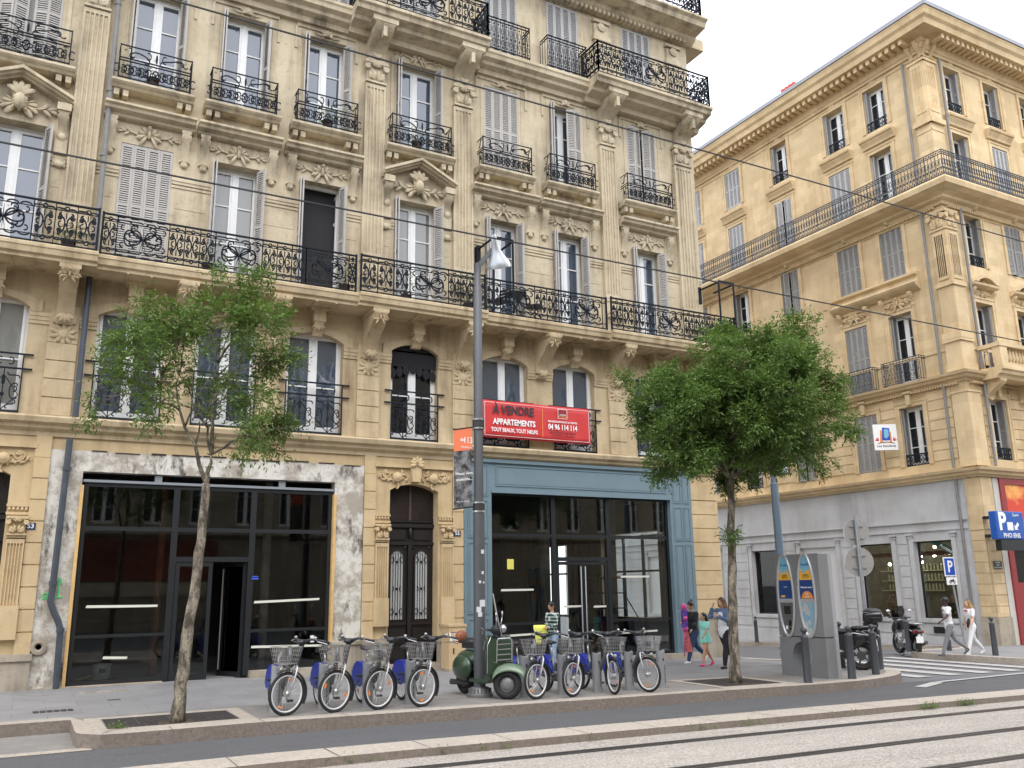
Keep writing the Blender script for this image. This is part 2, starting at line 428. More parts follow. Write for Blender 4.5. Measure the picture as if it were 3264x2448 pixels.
def panel_fan(mb, x0, x1, z0, z1, y, r=.0185):
    cx = (x0+x1)/2; w = x1-x0; h = z1-z0; hb = h*.18; zc = z0+h*.47
    for s in (-1, 1):
        def a(v): return v if s > 0 else pi-v
        for an, L, k0, k1 in ((80, .38, -1.5, -34), (55, .46, -1.2, -36), (22, .62, 1.2, 30), (-35, .62, 1.8, 30), (-62, .42, 1.6, 34)):
            tube2(mb, sc((cx+s*.02, zc), a(R(an)), L*h*1.05, s*k0, s*k1*.8, n=13, p=2.4, oneway=True), y, r)
        tube2(mb, sc((cx+s*w*.36, zc), pi/2, h*.33, -s*-2., s*26, n=10, p=2.2), y, r)
        for q, zz in ((.43, .26), (.43, -.2), (.2, -.2), (.22, .22)): tube2(mb, sc((cx+s*w*q, zc+h*zz), pi/2, h*.11, s*8, s*46, n=8, p=1.3), y, r*.85)
        for zz, sg in ((z0+hb*.5, 1), (z1-hb*.5, -1)):
            for q in (.14, .37): tube2(mb, sc((cx+s*w*q, zz), 0, w*.13, sg*s*3, sg*22, n=8, p=1.5), y, r*.9)
    mb.ell((cx, y, zc), (.045, .02, .03), None, 6, 4); mb.tube([(cx, y, zc), (cx, y, z1-hb*1.2)], [.016, .003], 4)
    for k in (-1, 0, 1): mb.tube([(cx, y, zc), (cx+k*.05, y, z0+hb)], [.014, .004], 4)
def rail_frame(mb, x0, x1, z0, z1, y, bands=(.18, .82), r=.014):
    mb.box(x0, x1, y-.024, y+.024, z1-.03, z1); mb.box(x0, x1, y-.012, y+.012, z0+.02, z0+.045)
    for b in bands: mb.box(x0, x1, y-.009, y+.009, z0+(z1-z0)*b-.008, z0+(z1-z0)*b+.008)
def balcony_rail(x0, x1, z0, z1, y, fans):
    """railing run between posts; fans = centres of the wide butterfly panels"""
    mb = MB(); rail_frame(mb, x0, x1, z0, z1, y)
    fw = .98; cuts = [(x0, 'e')]; segs = []
    cur = x0
    for c in sorted(fans):
        if c-fw/2 > cur+.2: segs.append((cur, c-fw/2, 0))
        segs.append((max(cur, c-fw/2), min(x1, c+fw/2), 1)); cur = c+fw/2
    if cur < x1-.15: segs.append((cur, x1, 0))
    for a, b, t in segs:
        if t: ps = [(a, b)]
        else:
            n = max(1, round((b-a)/.34)); ps = [(a+(b-a)*i/n, a+(b-a)*(i+1)/n) for i in range(n)]
        for p, q in ps:
            (panel_fan if t else panel_scroll)(mb, p, q, z0+.045, z1-.03, y)
            for x in (p, q): mb.box(x-.009, x+.009, y-.009, y+.009, z0-.04, z1-.02)
    for x in (x0, x1): mb.box(x-.02, x+.02, y-.02, y+.02, z0-.04, z1+.02)
    return mb
def guard_f3(w, h, d):
    """window guard with two tiers of scrolls, returns to the wall"""
    mb = MB(); y = -d; r = .014
    for z in (0.02, h*.52, h*.60, h-.02):
        mb.box(-w/2, w/2, y-.012, y+.012, z-.01, z+.012)
        for s in (-1, 1): mb.box(s*w/2-.01, s*w/2+.01, y, 0, z-.008, z+.008)
    for s in (-1, 1):
        mb.box(s*w/2-.012, s*w/2+.012, y-.012, y+.012, -.03, h)
        for k in (.3, .6): mb.box(s*w/2-.007, s*w/2+.007, y+d*k, y+d*k+.012, 0, h*.55)
        for zz in (.3, .8): mb.tube([(s*w/2, q[0], q[1]) for q in sc((-d*.5, h*zz), pi/2, h*.3*zz*.8, 3, 34, S=True, n=8)], r, 4)
        tube2(mb, sc((s*w*.2, h*.8), s*R(18), w*.26, s*1.5, -30*s*s, S=False, n=12, p=2), y, r*1.1)
        tube2(mb, sc((s*w*.36, h*.78), pi/2+s*.5, h*.2, 4, 34, S=True, n=9), y, r)
        tube2(mb, sc((s*w*.08, h*.8), pi/2, h*.17, -s*3, -s*40, n=9), y, r)
        for q in (.04, .14, .24, .34, .43):
            tube2(mb, sc((s*w*q, h*.27), pi/2, h*.26, s*4, s*38, n=9, p=2), y, r)
            tube2(mb, sc((s*w*(q+.06), h*.27), pi/2, h*.22, -s*5, -s*40, n=9, p=2), y, r)
            tube2(mb, [(s*w*q+.05*cos(t), h*.27+.05*sin(t)) for t in [i*pi/4 for i in range(9)]], y, r)
    for i in range(9):
        x = -w/2+w*(i+.5)/9; mb.box(x-.004, x+.004, y-.004, y+.004, 0, h*.52)
    leaf(mb, 0, h*.62, pi/2, h*.3, .05, y, .012)
    return mb
def guard_f1(w, h):
    """entresol guard: two flat bars past the reveals over a dense scrolled panel"""
    mb = MB(); r = .0145; y = -.06
    for z in (h, h-.29): mb.box(-w/2-.17, w/2+.17, y-.014, y+.014, z-.018, z+.014)
    mb.box(-w/2, w/2, y-.01, y+.01, .04, .06); mb.box(-w/2-.01, w/2+.01, y-.012, .06, 0, .035)
    for s in (-1, 1): mb.box(s*w/2-.012, s*w/2+.012, y-.012, y+.012, 0, h)
    hz = h-.31
    for cx in (-w/4, w/4):
        for s in (-1, 1):
            tube2(mb, [(cx, .06), (cx+s*w*.23, hz*.42), (cx, hz*.86)], y, r*.8)
            tube2(mb, sc((cx+s*w*.1, hz*.5), pi/2, hz*.32, s*-2, -s*36, n=11, p=2.2), y, r)
            tube2(mb, sc((cx+s*w*.13, .17), 0, w*.13, s*4, 44, S=True, n=9), y, r)
            tube2(mb, sc((cx+s*w*.14, hz*.86), 0, w*.12, s*4, -44, S=True, n=9), y, r)
            tube2(mb, sc((cx+s*w*.2, hz*.55), pi/2, .09, s*8, s*50, n=8), y, r)
            tube2(mb, sc((cx+s*w*.12, h-.15), pi/2, .13, s*6, s*46, n=9), y, r)
        mb.ell((cx, y, hz*.42), (.04, .02, .04), None, 6, 4)
        tube2(mb, [(cx, .05), (cx, hz)], y, r*.9); leaf(mb, cx, hz*.62, pi/2, .2, .07, y, .012)
    return mb
def guard_b(w, h, d, z0=0):
    """bar railing of the ochre building: paired bars with lozenges and loops"""
    mb = MB(); y = -d
    for z in (0, h*.88, h-.02): mb.box(-w/2, w/2, y-.014, y+.014, z, z+.024)
    n = max(4, int(w/.13))
    for i in range(n+1):
        x = -w/2+w*i/n; mb.box(x-.007, x+.007, y-.007, y+.007, 0, h)
        if i < n:
            c = x+w/n/2
            tube2(mb, [(c+.04*cos(t), h*.62+.1*sin(t)) for t in [k*pi/4 for k in range(9)]], y, .007)
            tube2(mb, [(c+.045*cos(t), h*.26+.07*sin(t)) for t in [k*pi/4 for k in range(9)]], y, .007)
            mb.ell((c, y, h*.44), (.03, .012, .045), None, 5, 4); mb.ell((c, y, h*.8), (.03, .012, .03), None, 5, 4)
            mb.ell((c, y, h*.1), (.03, .012, .03), None, 5, 4)
    for s in (-1, 1):
        if d > .1:
            for z in (0, h*.88, h-.02): mb.box(s*w/2-.012, s*w/2+.012, y, 0, z, z+.024)
            for k in range(1, int(d/.13)+1): mb.box(s*w/2-.007, s*w/2+.007, y+k*.13, y+k*.13+.014, 0, h)
    return mb

def split(mb, gap=.12, ax=0):
    par = list(range(len(mb.v)))
    def fd(i):
        while par[i] != i: par[i] = par[par[i]]; i = par[i]
        return i
    for f in mb.f:
        a = fd(f[0])
        for i in f[1:]: par[fd(i)] = a
    lo, hi = {}, {}
    for i, v in enumerate(mb.v): k = fd(i); lo[k] = min(lo.get(k, 1e9), v[ax]); hi[k] = max(hi.get(k, -1e9), v[ax])
    ks = sorted(lo, key=lambda k: lo[k]); grp = {}; g = -1; end = -1e9
    for k in ks:
        if lo[k] > end+gap: g += 1
        grp[k] = g; end = max(end, hi[k])
    outs = [MB() for _ in range(g+1)]; mp = {}
    for i, v in enumerate(mb.v): o = outs[grp[fd(i)]]; mp[i] = len(o.v); o.v.append(v)
    for f, m in zip(mb.f, mb.m): o = outs[grp[fd(f[0])]]; o.f.append(tuple(mp[i] for i in f)); o.m.append(m)
    return outs
class Facade:
    """places elements on a wall: local x along, local -y outward"""
    def __init__(s, root, loc, rz): s.root, s.loc, s.rz = root, Vector(loc), rz
    def put(s, name, me, x=0, y=0, z=0, parent=None, rz=0):
        c_, s_ = cos(s.rz), sin(s.rz)
        l = Vector((x*c_-y*s_, x*s_+y*c_, z))+s.loc
        return obj(name, me, s.root, l, s.rz+rz)
    def window(s, x, z, w, h, y=.26, pane=None, shut=None, smat=None, rows=(.36, .68), open_in=False, kick=0):
        smat = smat or SHUT
        k = (round(w, 2), round(h, 2), rows, kick)
        fm, gm = cached(('win',)+k, lambda: (lambda t: (t[0].mesh('window', WHITEP), t[1]))(french_window(w, h, rows, kick=kick)))
        pm = pane or PANE
        gme = cached(('pane',)+k+(pm.name,), lambda: gm.mesh('glass', pm))
        if open_in: return None
        o = s.put('window', fm, x, y, z)
        obj('glass', gme, o)
        if shut: s.shutters(x, z, w, h, shut, smat, o, y)
        return o
    def shutters(s, x, z, w, h, mode, smat, parent, y):
        lw = w/4-.004
        me = cached(('sh', round(lw, 3), round(h, 2), smat.name), lambda: shutter_leaf(lw, h-.03).mesh('shutter', smat))
        def lf(lx, ly, rz): obj('shutter', me, parent, (lx, ly-y, .015), rz)
        for side in (-1, 1):
            md = mode if isinstance(mode, str) else mode[0 if side < 0 else 1]
            if md == 'closed':
                for q in range(2): lf((-w/2+.004+q*(lw+.003)) if side < 0 else (.003+q*(lw+.003)), .02, 0)
            elif md == 'ajar':
                if side < 0: lf(-w/2+.01, .02, R(-28)); lf(-w/2+.01+lw*.9, -.1, R(24))
                else: lf(w/2-.01-lw*.96, -.05, R(14)); lf(w/2-.01-lw*1.8, .02, R(-14))
            elif md == 'open':
                sgn = 1 if side < 0 else -1
                k_ = (int(abs(x)*7+z*3) % 5)*R(3.5); y_, a_ = (.09, R(9)+k_) if y < .35 else (y-.05, R(2))
                lf(side*(w/2-.022), y_, R(-90)+side*(a_ if side > 0 else a_*.5)); lf(side*(w/2-.066), y_-.01, R(-90)+side*(a_*1.5 if side > 0 else a_*.2)-side*(0 if y < .35 else R(7)))
            elif md == 'out':
                lf(side*(w/2-.02), .08, R(-90)+side*R(10)); lf(side*(w/2-.07), .08, R(-90)+side*R(4))

# ---------------------------------------------------------------- ground
def aggregate(name, base, dark, light, s1=60, rough=.9, bmp=.4):
    m, nt, b = newmat(name); b.inputs['Roughness'].default_value = rough; b.inputs['Specular IOR Level'].default_value = .25
    p = geopos(nt); n1 = noise(nt, p, s1, 2, .9); n2 = noise(nt, p, .7, 5, .65); n3 = noise(nt, mapping(nt, p, (.35, 2.5, 1)), 1, 4)
    c = mixc(nt, ramp(nt, n1, .35, .65), dark, light)
    c = mixc(nt, ramp(nt, n2, .45, .95), c, base, 'MIX')
    c = mixc(nt, .35, c, mixc(nt, ramp(nt, n3, .35, .7), base, dark))
    n5 = noise(nt, mapping(nt, p, (.5, 1.6, 1)), 1.3, 6, .7); c = mixc(nt, ramp(nt, n5, .56, .74), c, tuple(x*.72 for x in base[:3])+(1,))
    nt.links.new(c, b.inputs['Base Color']); bump(nt, b, n1, bmp, .01); return m
ASPHALT = aggregate('asphalt', (.098,.098,.1,1), (.07,.07,.072,1), (.155,.155,.158,1), 55)
ASPHALT2 = aggregate('worn_asphalt', (.15,.15,.153,1), (.11,.11,.115,1), (.2,.2,.2,1), 60)
TRACKBED = aggregate('exposed_aggregate_concrete', (.36,.325,.28,1), (.17,.15,.13,1), (.62,.57,.5,1), 30, bmp=.6)
SIDEWALK = aggregate('sidewalk_asphalt', (.21,.21,.212,1), (.18,.18,.182,1), (.25,.25,.25,1), 60)
def kerbmat(name, c, rot=0):
    m, nt, b = newmat(name); b.inputs['Roughness'].default_value = .85
    p = geopos(nt); n1 = noise(nt, p, 18, 5, .75); n2 = noise(nt, p, 1.4, 5, .6)
    d = tuple(x*.6 for x in c)+(1,); e = tuple(min(1, x*1.15) for x in c)+(1,)
    col = mixc(nt, ramp(nt, n1, .3, .7), d, e); col = mixc(nt, ramp(nt, n2, .45, .8), col, tuple(x*.72 for x in c)+(1,))
    nt.links.new(col, b.inputs['Base Color']); bump(nt, b, n1, .6, .02); return m
KERBTOP = kerbmat('kerb_granite', (.47,.41,.34)); KERBFACE = kerbmat('kerb_rough_face', (.24,.20,.165))
def pavers(name, w, h, c, rot, mortar=.006):
    m, nt, b = newmat(name); b.inputs['Roughness'].default_value = .85
    mp = nt.nodes.new('ShaderNodeMapping'); mp.inputs['Rotation'].default_value = (0, 0, rot)
    p = geopos(nt); nt.links.new(p, mp.inputs['Vector'])
    br = nt.nodes.new('ShaderNodeTexBrick'); nt.links.new(mp.outputs[0], br.inputs['Vector'])
    br.inputs['Scale'].default_value = 1; br.inputs['Brick Width'].default_value = w; br.inputs['Row Height'].default_value = h
    br.inputs['Mortar Size'].default_value = mortar
    br.inputs['Color1'].default_value = tuple(x*.88 for x in c)+(1,); br.inputs['Color2'].default_value = tuple(x*1.1 for x in c)+(1,)
    br.inputs['Mortar'].default_value = tuple(x*.45 for x in c)+(1,)
    n1 = noise(nt, p, 1.1, 5, .6); n2 = noise(nt, p, 45, 2)
    col = mixc(nt, ramp(nt, n1, .4, .75), br.outputs[0], tuple(x*.8 for x in c)+(1,))
    col = mixc(nt, .25, col, mixc(nt, n2, tuple(x*.6 for x in c)+(1,), tuple(x*1.4 for x in c)+(1,)))
    vo = nt.nodes.new('ShaderNodeTexVoronoi'); vo.inputs['Scale'].default_value = 3.2; nt.links.new(p, vo.inputs['Vector'])
    col = mixc(nt, ramp(nt, vo.outputs['Distance'], .075, .055), col, tuple(x*.5 for x in c)+(1,))
    n4 = noise(nt, p, .55, 6, .7); col = mixc(nt, ramp(nt, n4, .55, .75), col, tuple(x*.62 for x in c)+(1,))
    nt.links.new(col, b.inputs['Base Color']); bump(nt, b, br.outputs['Fac'], -.4, .01); return m
PAVER = pavers('sidewalk_pavers', .22, .14, (.25,.235,.215), R(45))
SLABS = pavers('sidewalk_slabs', .9, .6, (.245,.24,.235), 0, .006)

def sheet(name, m, xs, ys, dz, poly=None):
    mb = MB(); g = {}
    for i, x in enumerate(xs):
        for j, y in enumerate(ys): g[i, j] = len(mb.v); mb.v.append((x, y, gz(x, y)+dz))
    for i in range(len(xs)-1):
        for j in range(len(ys)-1): mb.face(g[i,j], g[i+1,j], g[i+1,j+1], g[i,j+1])
    return struct(name, mb, m)
def lsp(a, b, n): return [a+(b-a)*i/n for i in range(n+1)]
XS = [-400, -120, -50]+lsp(-20, 60, 40)+[120, 400]
def polysheet(name, pts, dz, m, thick=.16):
    """flat-topped slab following the slope: outline polygon with skirt"""
    mb = MB(); n = len(pts)
    for x, y in pts: mb.v.append((x, y, gz(x, y)+dz))
    for x, y in pts: mb.v.append((x, y, gz(x, y)+dz-thick))
    mb.face(*range(n))
    for i in range(n): j = (i+1) % n; mb.face(i, n+i, n+j, j)
    return struct(name, mb, m)
def strip(mb, path, wdt, dz0, dz1, off=0):
    """kerb stones along a path (list of xy); wdt to the left of travel"""
    L = len(path); A = []; B = []
    for i in range(L):
        a = Vector(path[max(i-1, 0)]); b = Vector(path[min(i+1, L-1)]); t = (b-a).normalized(); nrm = Vector((-t.y, t.x))
        p = Vector(path[i]); A.append(p+nrm*off); B.append(p+nrm*(off+wdt))
    n = len(mb.v)
    for a, b in zip(A, B):
        for p, z in ((a, dz0), (a, dz1), (b, dz1), (b, dz0)): mb.v.append((p.x, p.y, gz(p.x, p.y)+z))
    for i in range(L-1):
        q = n+4*i; mb.cur = 1; mb.face(q, q+4, q+5, q+1); mb.cur = 0; mb.face(q+1, q+5, q+6, q+2); mb.cur = 1; mb.face(q+2, q+6, q+7, q+3)
    mb.cur = 0
def smoothpath(pts, n=6):
    P = [Vector(p) for p in pts]; P = [P[0]]+P+[P[-1]]; o = []
    for i in range(1, len(P)-2):
        for k in range(n):
            t = k/n; a, b, c, d = P[i-1], P[i], P[i+1], P[i+2]
            o.append(tuple(.5*((2*b)+(c-a)*t+(2*a-5*b+4*c-d)*t*t+(3*b-a-3*c+d)*t**3)))
    o.append(tuple(P[-2])); return o

sheet('ground', ASPHALT2, XS, [-400, -120, -50, -31], -.16); sheet('road', ASPHALT, XS, [-31, -13.9], -.2)
sheet('cross_street_ground', ASPHALT2, XS, [-8.3, -6, -4, -2, 0, 2, 5, 10, 20, 40, 120, 400], -.165)
sheet('bus_lane', ASPHALT, [-50]+lsp(-20, 60, 40), [-8.35, -5.9], -.155)
# tram track
sheet('tram_track_bed', TRACKBED, [-50]+lsp(-20, 60, 40), [-14.0, -8.8], -.19)
mb = MB()
for y0 in (-9.45, -10.86, -12.18, -13.6):
    for x0, x1 in zip(XS[2:-2], XS[3:-1]):
        for a, b, dz, mi in ((-.075, -.03, .004, 1), (-.03, .025, .006, 0), (.025, .05, .003, 1), (.05, .085, .006, 0), (.085, .12, .004, 1)):
            mb.cur = mi; n = len(mb.v)
            for x in (x0, x1):
                for y in (y0+a, y0+b): mb.v.append((x, y, gz(x)-.19+dz))
            mb.face(n, n+2, n+3, n+1)
RAIL = mat('rail_steel', (.10,.095,.095), .35, .7); RUB = mat('rail_rubber', (.045,.04,.038), .9)
struct('tram_rails', mb, [RAIL, RUB])
mb = MB(); strip(mb, [(x, -8.83) for x in [-50]+lsp(-20, 60, 60)], .6, -.25, -.10)
struct('tram_kerb', mb, [KERBTOP, KERBFACE])
# sidewalk in front of the main building, with its kerb, the parking bay recess and the corner nose
nose = smoothpath([(13.2,-6.55), (14.7,-6.4), (16.0,-6.0), (16.9,-5.4), (17.3,-4.6), (17.35,-3.4), (17.3,-2.0), (17.15,-1.55)], 5)
side = [(17.08, -1.3), (17.08, 30)]
kerbline = [(.98, -6.5)]+[(x, -6.55) for x in lsp(1.2, 13.0, 14)]+nose+side
kl = smoothpath([(-50,-4.85), (.7,-4.85)], 12)
bay = [(-50,-4.85), (.72,-4.85)]+smoothpath([(.72,-5.6), (.74,-6.2), (.98,-6.5)], 4)
allk = bay+kerbline[1:]
walk = [(-50, 0.2)]+allk+[(17.08, 30), (-50, 30)]
poly = [(-50, -4.85), (.72, -4.85)]+bay[2:]+kerbline[1:-2]+[(17.08, -1.3), (17.08, .3), (-50, .3)]
polyx = []
for i in range(len(poly)):
    a, b = poly[i], poly[(i+1) % len(poly)]; polyx.append(a)
# sidewalk as column strips so that it follows the slope
def col_sheet(name, m, xs, ylo, yhi, dz, n=1):
    mb = MB(); prev = None
    for x in xs:
        a, b = ylo(x), yhi(x); cur = []
        for k in range(n+1):
            y = a+(b-a)*k/n; cur.append(len(mb.v)); mb.v.append((x, y, gz(x, y)+dz))
        if prev:
            for k in range(n): mb.face(prev[k], cur[k], cur[k+1], prev[k+1])
        prev = cur
    return struct(name, mb, m)
nx = [p[0] for p in nose]; ny = [p[1] for p in nose]
def ylo(x):
    if x < .72: return -4.85
    if x < .98: return -4.85-1.65*math.sqrt(max(0, min(1, (x-.72)/.26)))
    if x <= 13.2: return -6.5
    return interp(x, nx[:16], ny[:16])
xs_s = [-50, -20, -10, -5, 0, .5, .71, .72, .76, .82, .9, .98]+lsp(1.2, 13.2, 24)+[p[0] for p in nose[1:16]]
col_sheet('sidewalk', SLABS, xs_s, lambda x: max(ylo(x), -4.84), lambda x: .3, 0, 2)
col_sheet('paved_sidewalk_strip', PAVER, [x for x in xs_s if x > .72], lambda x: ylo(x)+.02, lambda x: -4.6, .004, 1)
col_sheet('corner_sidewalk', SLABS, [16.6, 17.08], lambda x: -1.5, lambda x: 30, .002, 20)
def light_line(mb, a, b, wd, dz):
    a, b = Vector(a), Vector(b); t = (b-a).normalized(); nn = Vector((-t.y, t.x))*wd/2; n = len(mb.v); k = max(1, int((b-a).length/1.5))
    for i in range(k+1):
        p = a+(b-a)*i/k
        for q in (p-nn, p+nn): mb.v.append((q.x, q.y, gz(q.x, q.y)+dz))
    for i in range(k): mb.face(n+2*i, n+2*i+2, n+2*i+3, n+2*i+1)
mb = MB(); strip(mb, allk, .3, -.3, .012)
kb = struct('sidewalk_kerb', mb, [KERBTOP, KERBFACE])
mb = MB()
for x in lsp(-8, 13, 19): light_line(mb, (x+.2, -8.83), (x+.2, -8.23), .012, -.0985)
for x in lsp(1.5, 13, 10): light_line(mb, (x+.3, -6.56), (x+.3, -6.24), .01, .0135)
struct('kerb_joints', mb, RUB)
mb = MB(); light_line(mb, (-50,-6.42), (.9,-6.42), .22, -.15); struct('parking_bay_edge_stone', mb, KERBTOP)
sheet('parking_bay_pavers', PAVER, [-50, -20, -10, -5, 0, .74], [-6.35, -4.8], -.152)
# stone frames round the two tree pits
mb = MB()
for (a, b, c, d) in ((.88, 2.95, -6.24, -4.84), (11.15, 13.0, -6.24, -4.6)):
    wd = .2
    for p, q in (((a,c+wd/2), (b,c+wd/2)), ((a,d-wd/2), (b,d-wd/2)), ((a+wd/2,c+wd), (a+wd/2,d-wd)), ((b-wd/2,c+wd), (b-wd/2,d-wd))):
        light_line(mb, p, q, wd, .01)
struct('tree_pit_stone_border', mb, KERBTOP)
# sidewalk of the ochre building with its corner build-out
o2 = [(23.1,-4.4), (22.9,-3.6), (22.8,-2.0), (23.1,-.9), (24.2,-.5), (26.3,-.3), (26.4,1), (26.4,10), (26.4,30)]
mb = MB(); strip(mb, smoothpath([(60,-6.0), (26,-5.9), (23.9,-5.3)]+o2, 5)[::1], -.3, -.3, .0)
struct('corner_kerb', mb, [KERBTOP, KERBTOP])
p2 = smoothpath([(60,-6.0), (26,-5.9), (23.9,-5.3)]+o2, 5)
mb = MB()
for (xa, xb, ya, yb) in ((26.4, 28.3, -.6, 30), ):
    for j in range(20):
        y0, y1 = ya+(yb-ya)*j/20, ya+(yb-ya)*(j+1)/20
        mb.quad(*[(x, y, gz(x, y)-.004) for x, y in ((xa,y0), (xb,y0), (xb,y1), (xa,y1))])
def yl2(x): return interp(x, [22.8, 23.1, 23.9, 26, 60], [-3, -4.4, -5.3, -5.9, -6])
def yh2(x): return interp(x, [22.8, 23.1, 24.2, 26.3, 26.4, 60], [-2.2, -.9, -.5, -.35, -.4, -.4])
xs2 = [22.85, 23.1, 23.5, 23.9, 24.5, 25.2, 26, 26.4, 27, 28, 30, 34, 40, 60]
for x0, x1 in zip(xs2, xs2[1:]):
    mb.quad((x0, yl2(x0), gz(x0)-.004), (x1, yl2(x1), gz(x1)-.004), (x1, yh2(x1), gz(x1)-.004), (x0, yh2(x0), gz(x0)-.004))
struct('corner_pavement', mb, SLABS)
# road markings
ROADW = mat('road_marking_paint', (.42,.41,.385), .7, var=.15, vscale=6)
mb = MB()
for i in range(6):
    x = 17.75+1.12*i; light_line(mb, (x, -5.35), (x, -1.2+.12*i), .5, -.15)
light_line(mb, (15.75,-6.75), (16.9,-6.3), .22, -.145)
light_line(mb, (16.9,-6.28), (23,-5.62), .13, -.14); light_line(mb, (23,-5.62), (60,-6.3), .13, -.14)
light_line(mb, (17.8,.2), (22.4,-.3), .1, -.15); light_line(mb, (26.2,1), (26.2,24), .1, -.155)
struct('road_markings', mb, ROADW)

# ---------------------------------------------------------------- main apartment building
bld = thing('apartment_building', 'long pale limestone block with wrought iron balconies, numbers 53 and 55, blue shopfront below', 'building')
F = Facade(bld, (0,0,0), 0)
BAYS = [-5.41, -3.51, -1.04, 1.43, 3.33, 5.27, 7.69, 10.13, 12.18, 14.82]
PED = {2, 6}
XL, XR = -9.5, 16.8
ops = []
for i, c in enumerate(BAYS):
    h2 = .58 if i in PED else .525
    h1 = .60 if i in PED else .65
    ops.append((c-h1, c+h1, 5.04, 7.42)); ops.append((c-h2, c+h2, 8.28, 11.1)); ops.append((c-h2, c+h2, 12.4, 14.94)); ops.append((c-h2, c+h2, 15.8, 18.25))
low = [o for o in ops if o[2] < 8]; up = [o for o in ops if o[2] > 8]
mb = MB(); wall_open(mb, XL, XR, 8.1, 18.3, up, 0, .42)
obj('wall', mb.mesh('wall', STONE_U), bld)
mb = MB(); wall_open(mb, XL, XR, 4.78, 8.1, low, 0, .42)
for i, c in enumerate(BAYS):
    h1 = .60 if i in PED else .65
    arch_fill(mb, c, h1, 7.2, .2, 7.42, .001, .42)
obj('wall', mb.mesh('wall', STONE_L), bld)
# hull: side wall on the cross street with shop openings, roof, back
mb = MB(); S = MB(); wall_open(S, -16, 0, 0-.6, 18.3, [(-5.2, -2.2, .75, 3.3), (-9.2, -7.3, -.2, 3.1)], 0, .4)
mb.add(S, (XR, 0, 0), R(90)); 
for i, (x, y, z) in enumerate(mb.v): mb.v[i] = (XR-(x-XR) if False else x, -y if False else y, z)
S2 = MB(); wall_open(S2, 0, 16, -.6, 18.3, [(2.2, 5.2, .75, 3.3), (7.3, 9.2, -.2, 3.1)], 0, .4)
mb = MB(); mb.v = [(XR-0.0-y, x, z) for x, y, z in S2.v]; mb.f = S2.f; mb.m = S2.m
mb.box(XL, XR-.01, 15.9, 16, 0, 18.6); mb.box(XL-.1, XL, .01, 16, 0, 18.6); mb.box(XL, XR-.01, .5, 16, 18.3, 18.6)
obj('side_wall', mb.mesh('side_wall', STONE_L), bld)
mb = MB(); mb.box(XL, XR-.45, .43, .5, 4.8, 18.3); obj('room_shade_backing', mb.mesh('room_shade_backing', ROOMSHADE), bld)  # flat slab behind the openings; unlit room shade is in its colour

# pilasters, upper and entresol
PIL = [(-2.53, -2.0), (-.08, .45), (6.25, 6.78), (8.66, 9.21), (13.25, 13.79), (15.95, 16.6)]
for a, b in PIL:
    p = F.put('pilaster', fluted(0, b-a, 9.4, 14.0, .13).mesh('pilaster', STONE_U), a, 0, 0)
    mb = MB(); capital(mb, (b-a)/2, 14.08, 14.63, b-a, .13); mb.box(0, b-a, -.12, .02, 8.25, 9.4)
    mb.box(-.03, b-a+.03, -.155, .02, 8.25, 8.5); mb.box(-.02, b-a+.02, -.14, .02, 9.3, 9.36)
    cartouche(mb, (b-a)/2, 8.95, .42, .42, -.13)
    [smooth_edges(obj('capital' if q_.v[0][2] > 12 else 'pedestal', q_.mesh('capital' if q_.v[0][2] > 12 else 'pedestal', STONE_U), p)) for q_ in split(mb, .5, 2)]
    # rusticated pier between ledge and balcony
    mb = MB(); w = b-a; z = 5.06
    mb.box(.012, w-.012, -.06, .02, 5.06, 6.52)
    for k in range(4):
        z1 = (5.42, 5.79, 6.16, 6.52)[k]; mb.box(0, w, -.085, -.06, z+.012, z1-.012); z = z1
    mb.box(-.0, w, -.06, .02, 6.53, 7.3); mb.ell((w/2, -.08, 6.71), (.11, .05, .11), None, 10, 6)
    for k in range(10): leaf(mb, w/2, 6.71, R(36*k+18), .26, .09, -.07, .035)
    mb.box(.06, w-.06, -.1, .02, 6.93, 7.12)
    obj('pier', mb.mesh('pier', STONE_L), bld, (a, 0, 0))
# corbels under the balcony
def corbel_mesh(): 
    mb = MB(); console(mb, -.16, .16, 6.98, 7.93, .8); cartouche(mb, 0, 7.72, .3, .26, -.78)
    mb.box(-.15, .15, -.12, .02, 6.9, 6.99); return mb.mesh('corbel', STONE_L)
cm = corbel_mesh()
for x in (-4.46, -2.27, .18, 2.38, 4.30, 6.52, 8.92, 11.15, 13.5, 16.25): smooth_edges(obj('corbel', cm, bld, (x, 0, 0)), 50)
def key_mesh():
    mb = MB(); mb.box(-.14, .14, -.3, .02, 7.6, 7.95); mb.box(-.2, .2, -.34, .02, 7.86, 7.97)
    mb.prism([(.02,7.6), (-.28,7.6), (-.1,7.3), (.02,7.3)], 'x', -.11, .11)
    for k in range(5): leaf(mb, 0, 7.58, R(-90+(k-2)*26), .2, .07, -.2, .05)
    return mb.mesh('keystone', STONE_L)
km = key_mesh()
for i, c in enumerate(BAYS):
    obj('keystone', km, bld, (c, 0, 0))
    h1 = .60 if i in PED else .65
    mb = MB()          # arched surround of the entresol window
    o = arcpts(0, h1+.22, 7.36, .16, 12); n_ = arcpts(0, h1, 7.2, .2, 12)
    for j in range(12): mb.prism([n_[j], n_[j+1], o[j+1], o[j]], 'y', -.045, .001)
    for s in (-1, 1): mb.prism([(s*h1, 7.2), (s*(h1+.22), 7.36), (s*(h1+.22), 7.12), (s*h1, 7.12)], 'y', -.045, .001)
    obj('window_arch', mb.mesh('window_arch', STONE_L), bld, (c, 0, 0))
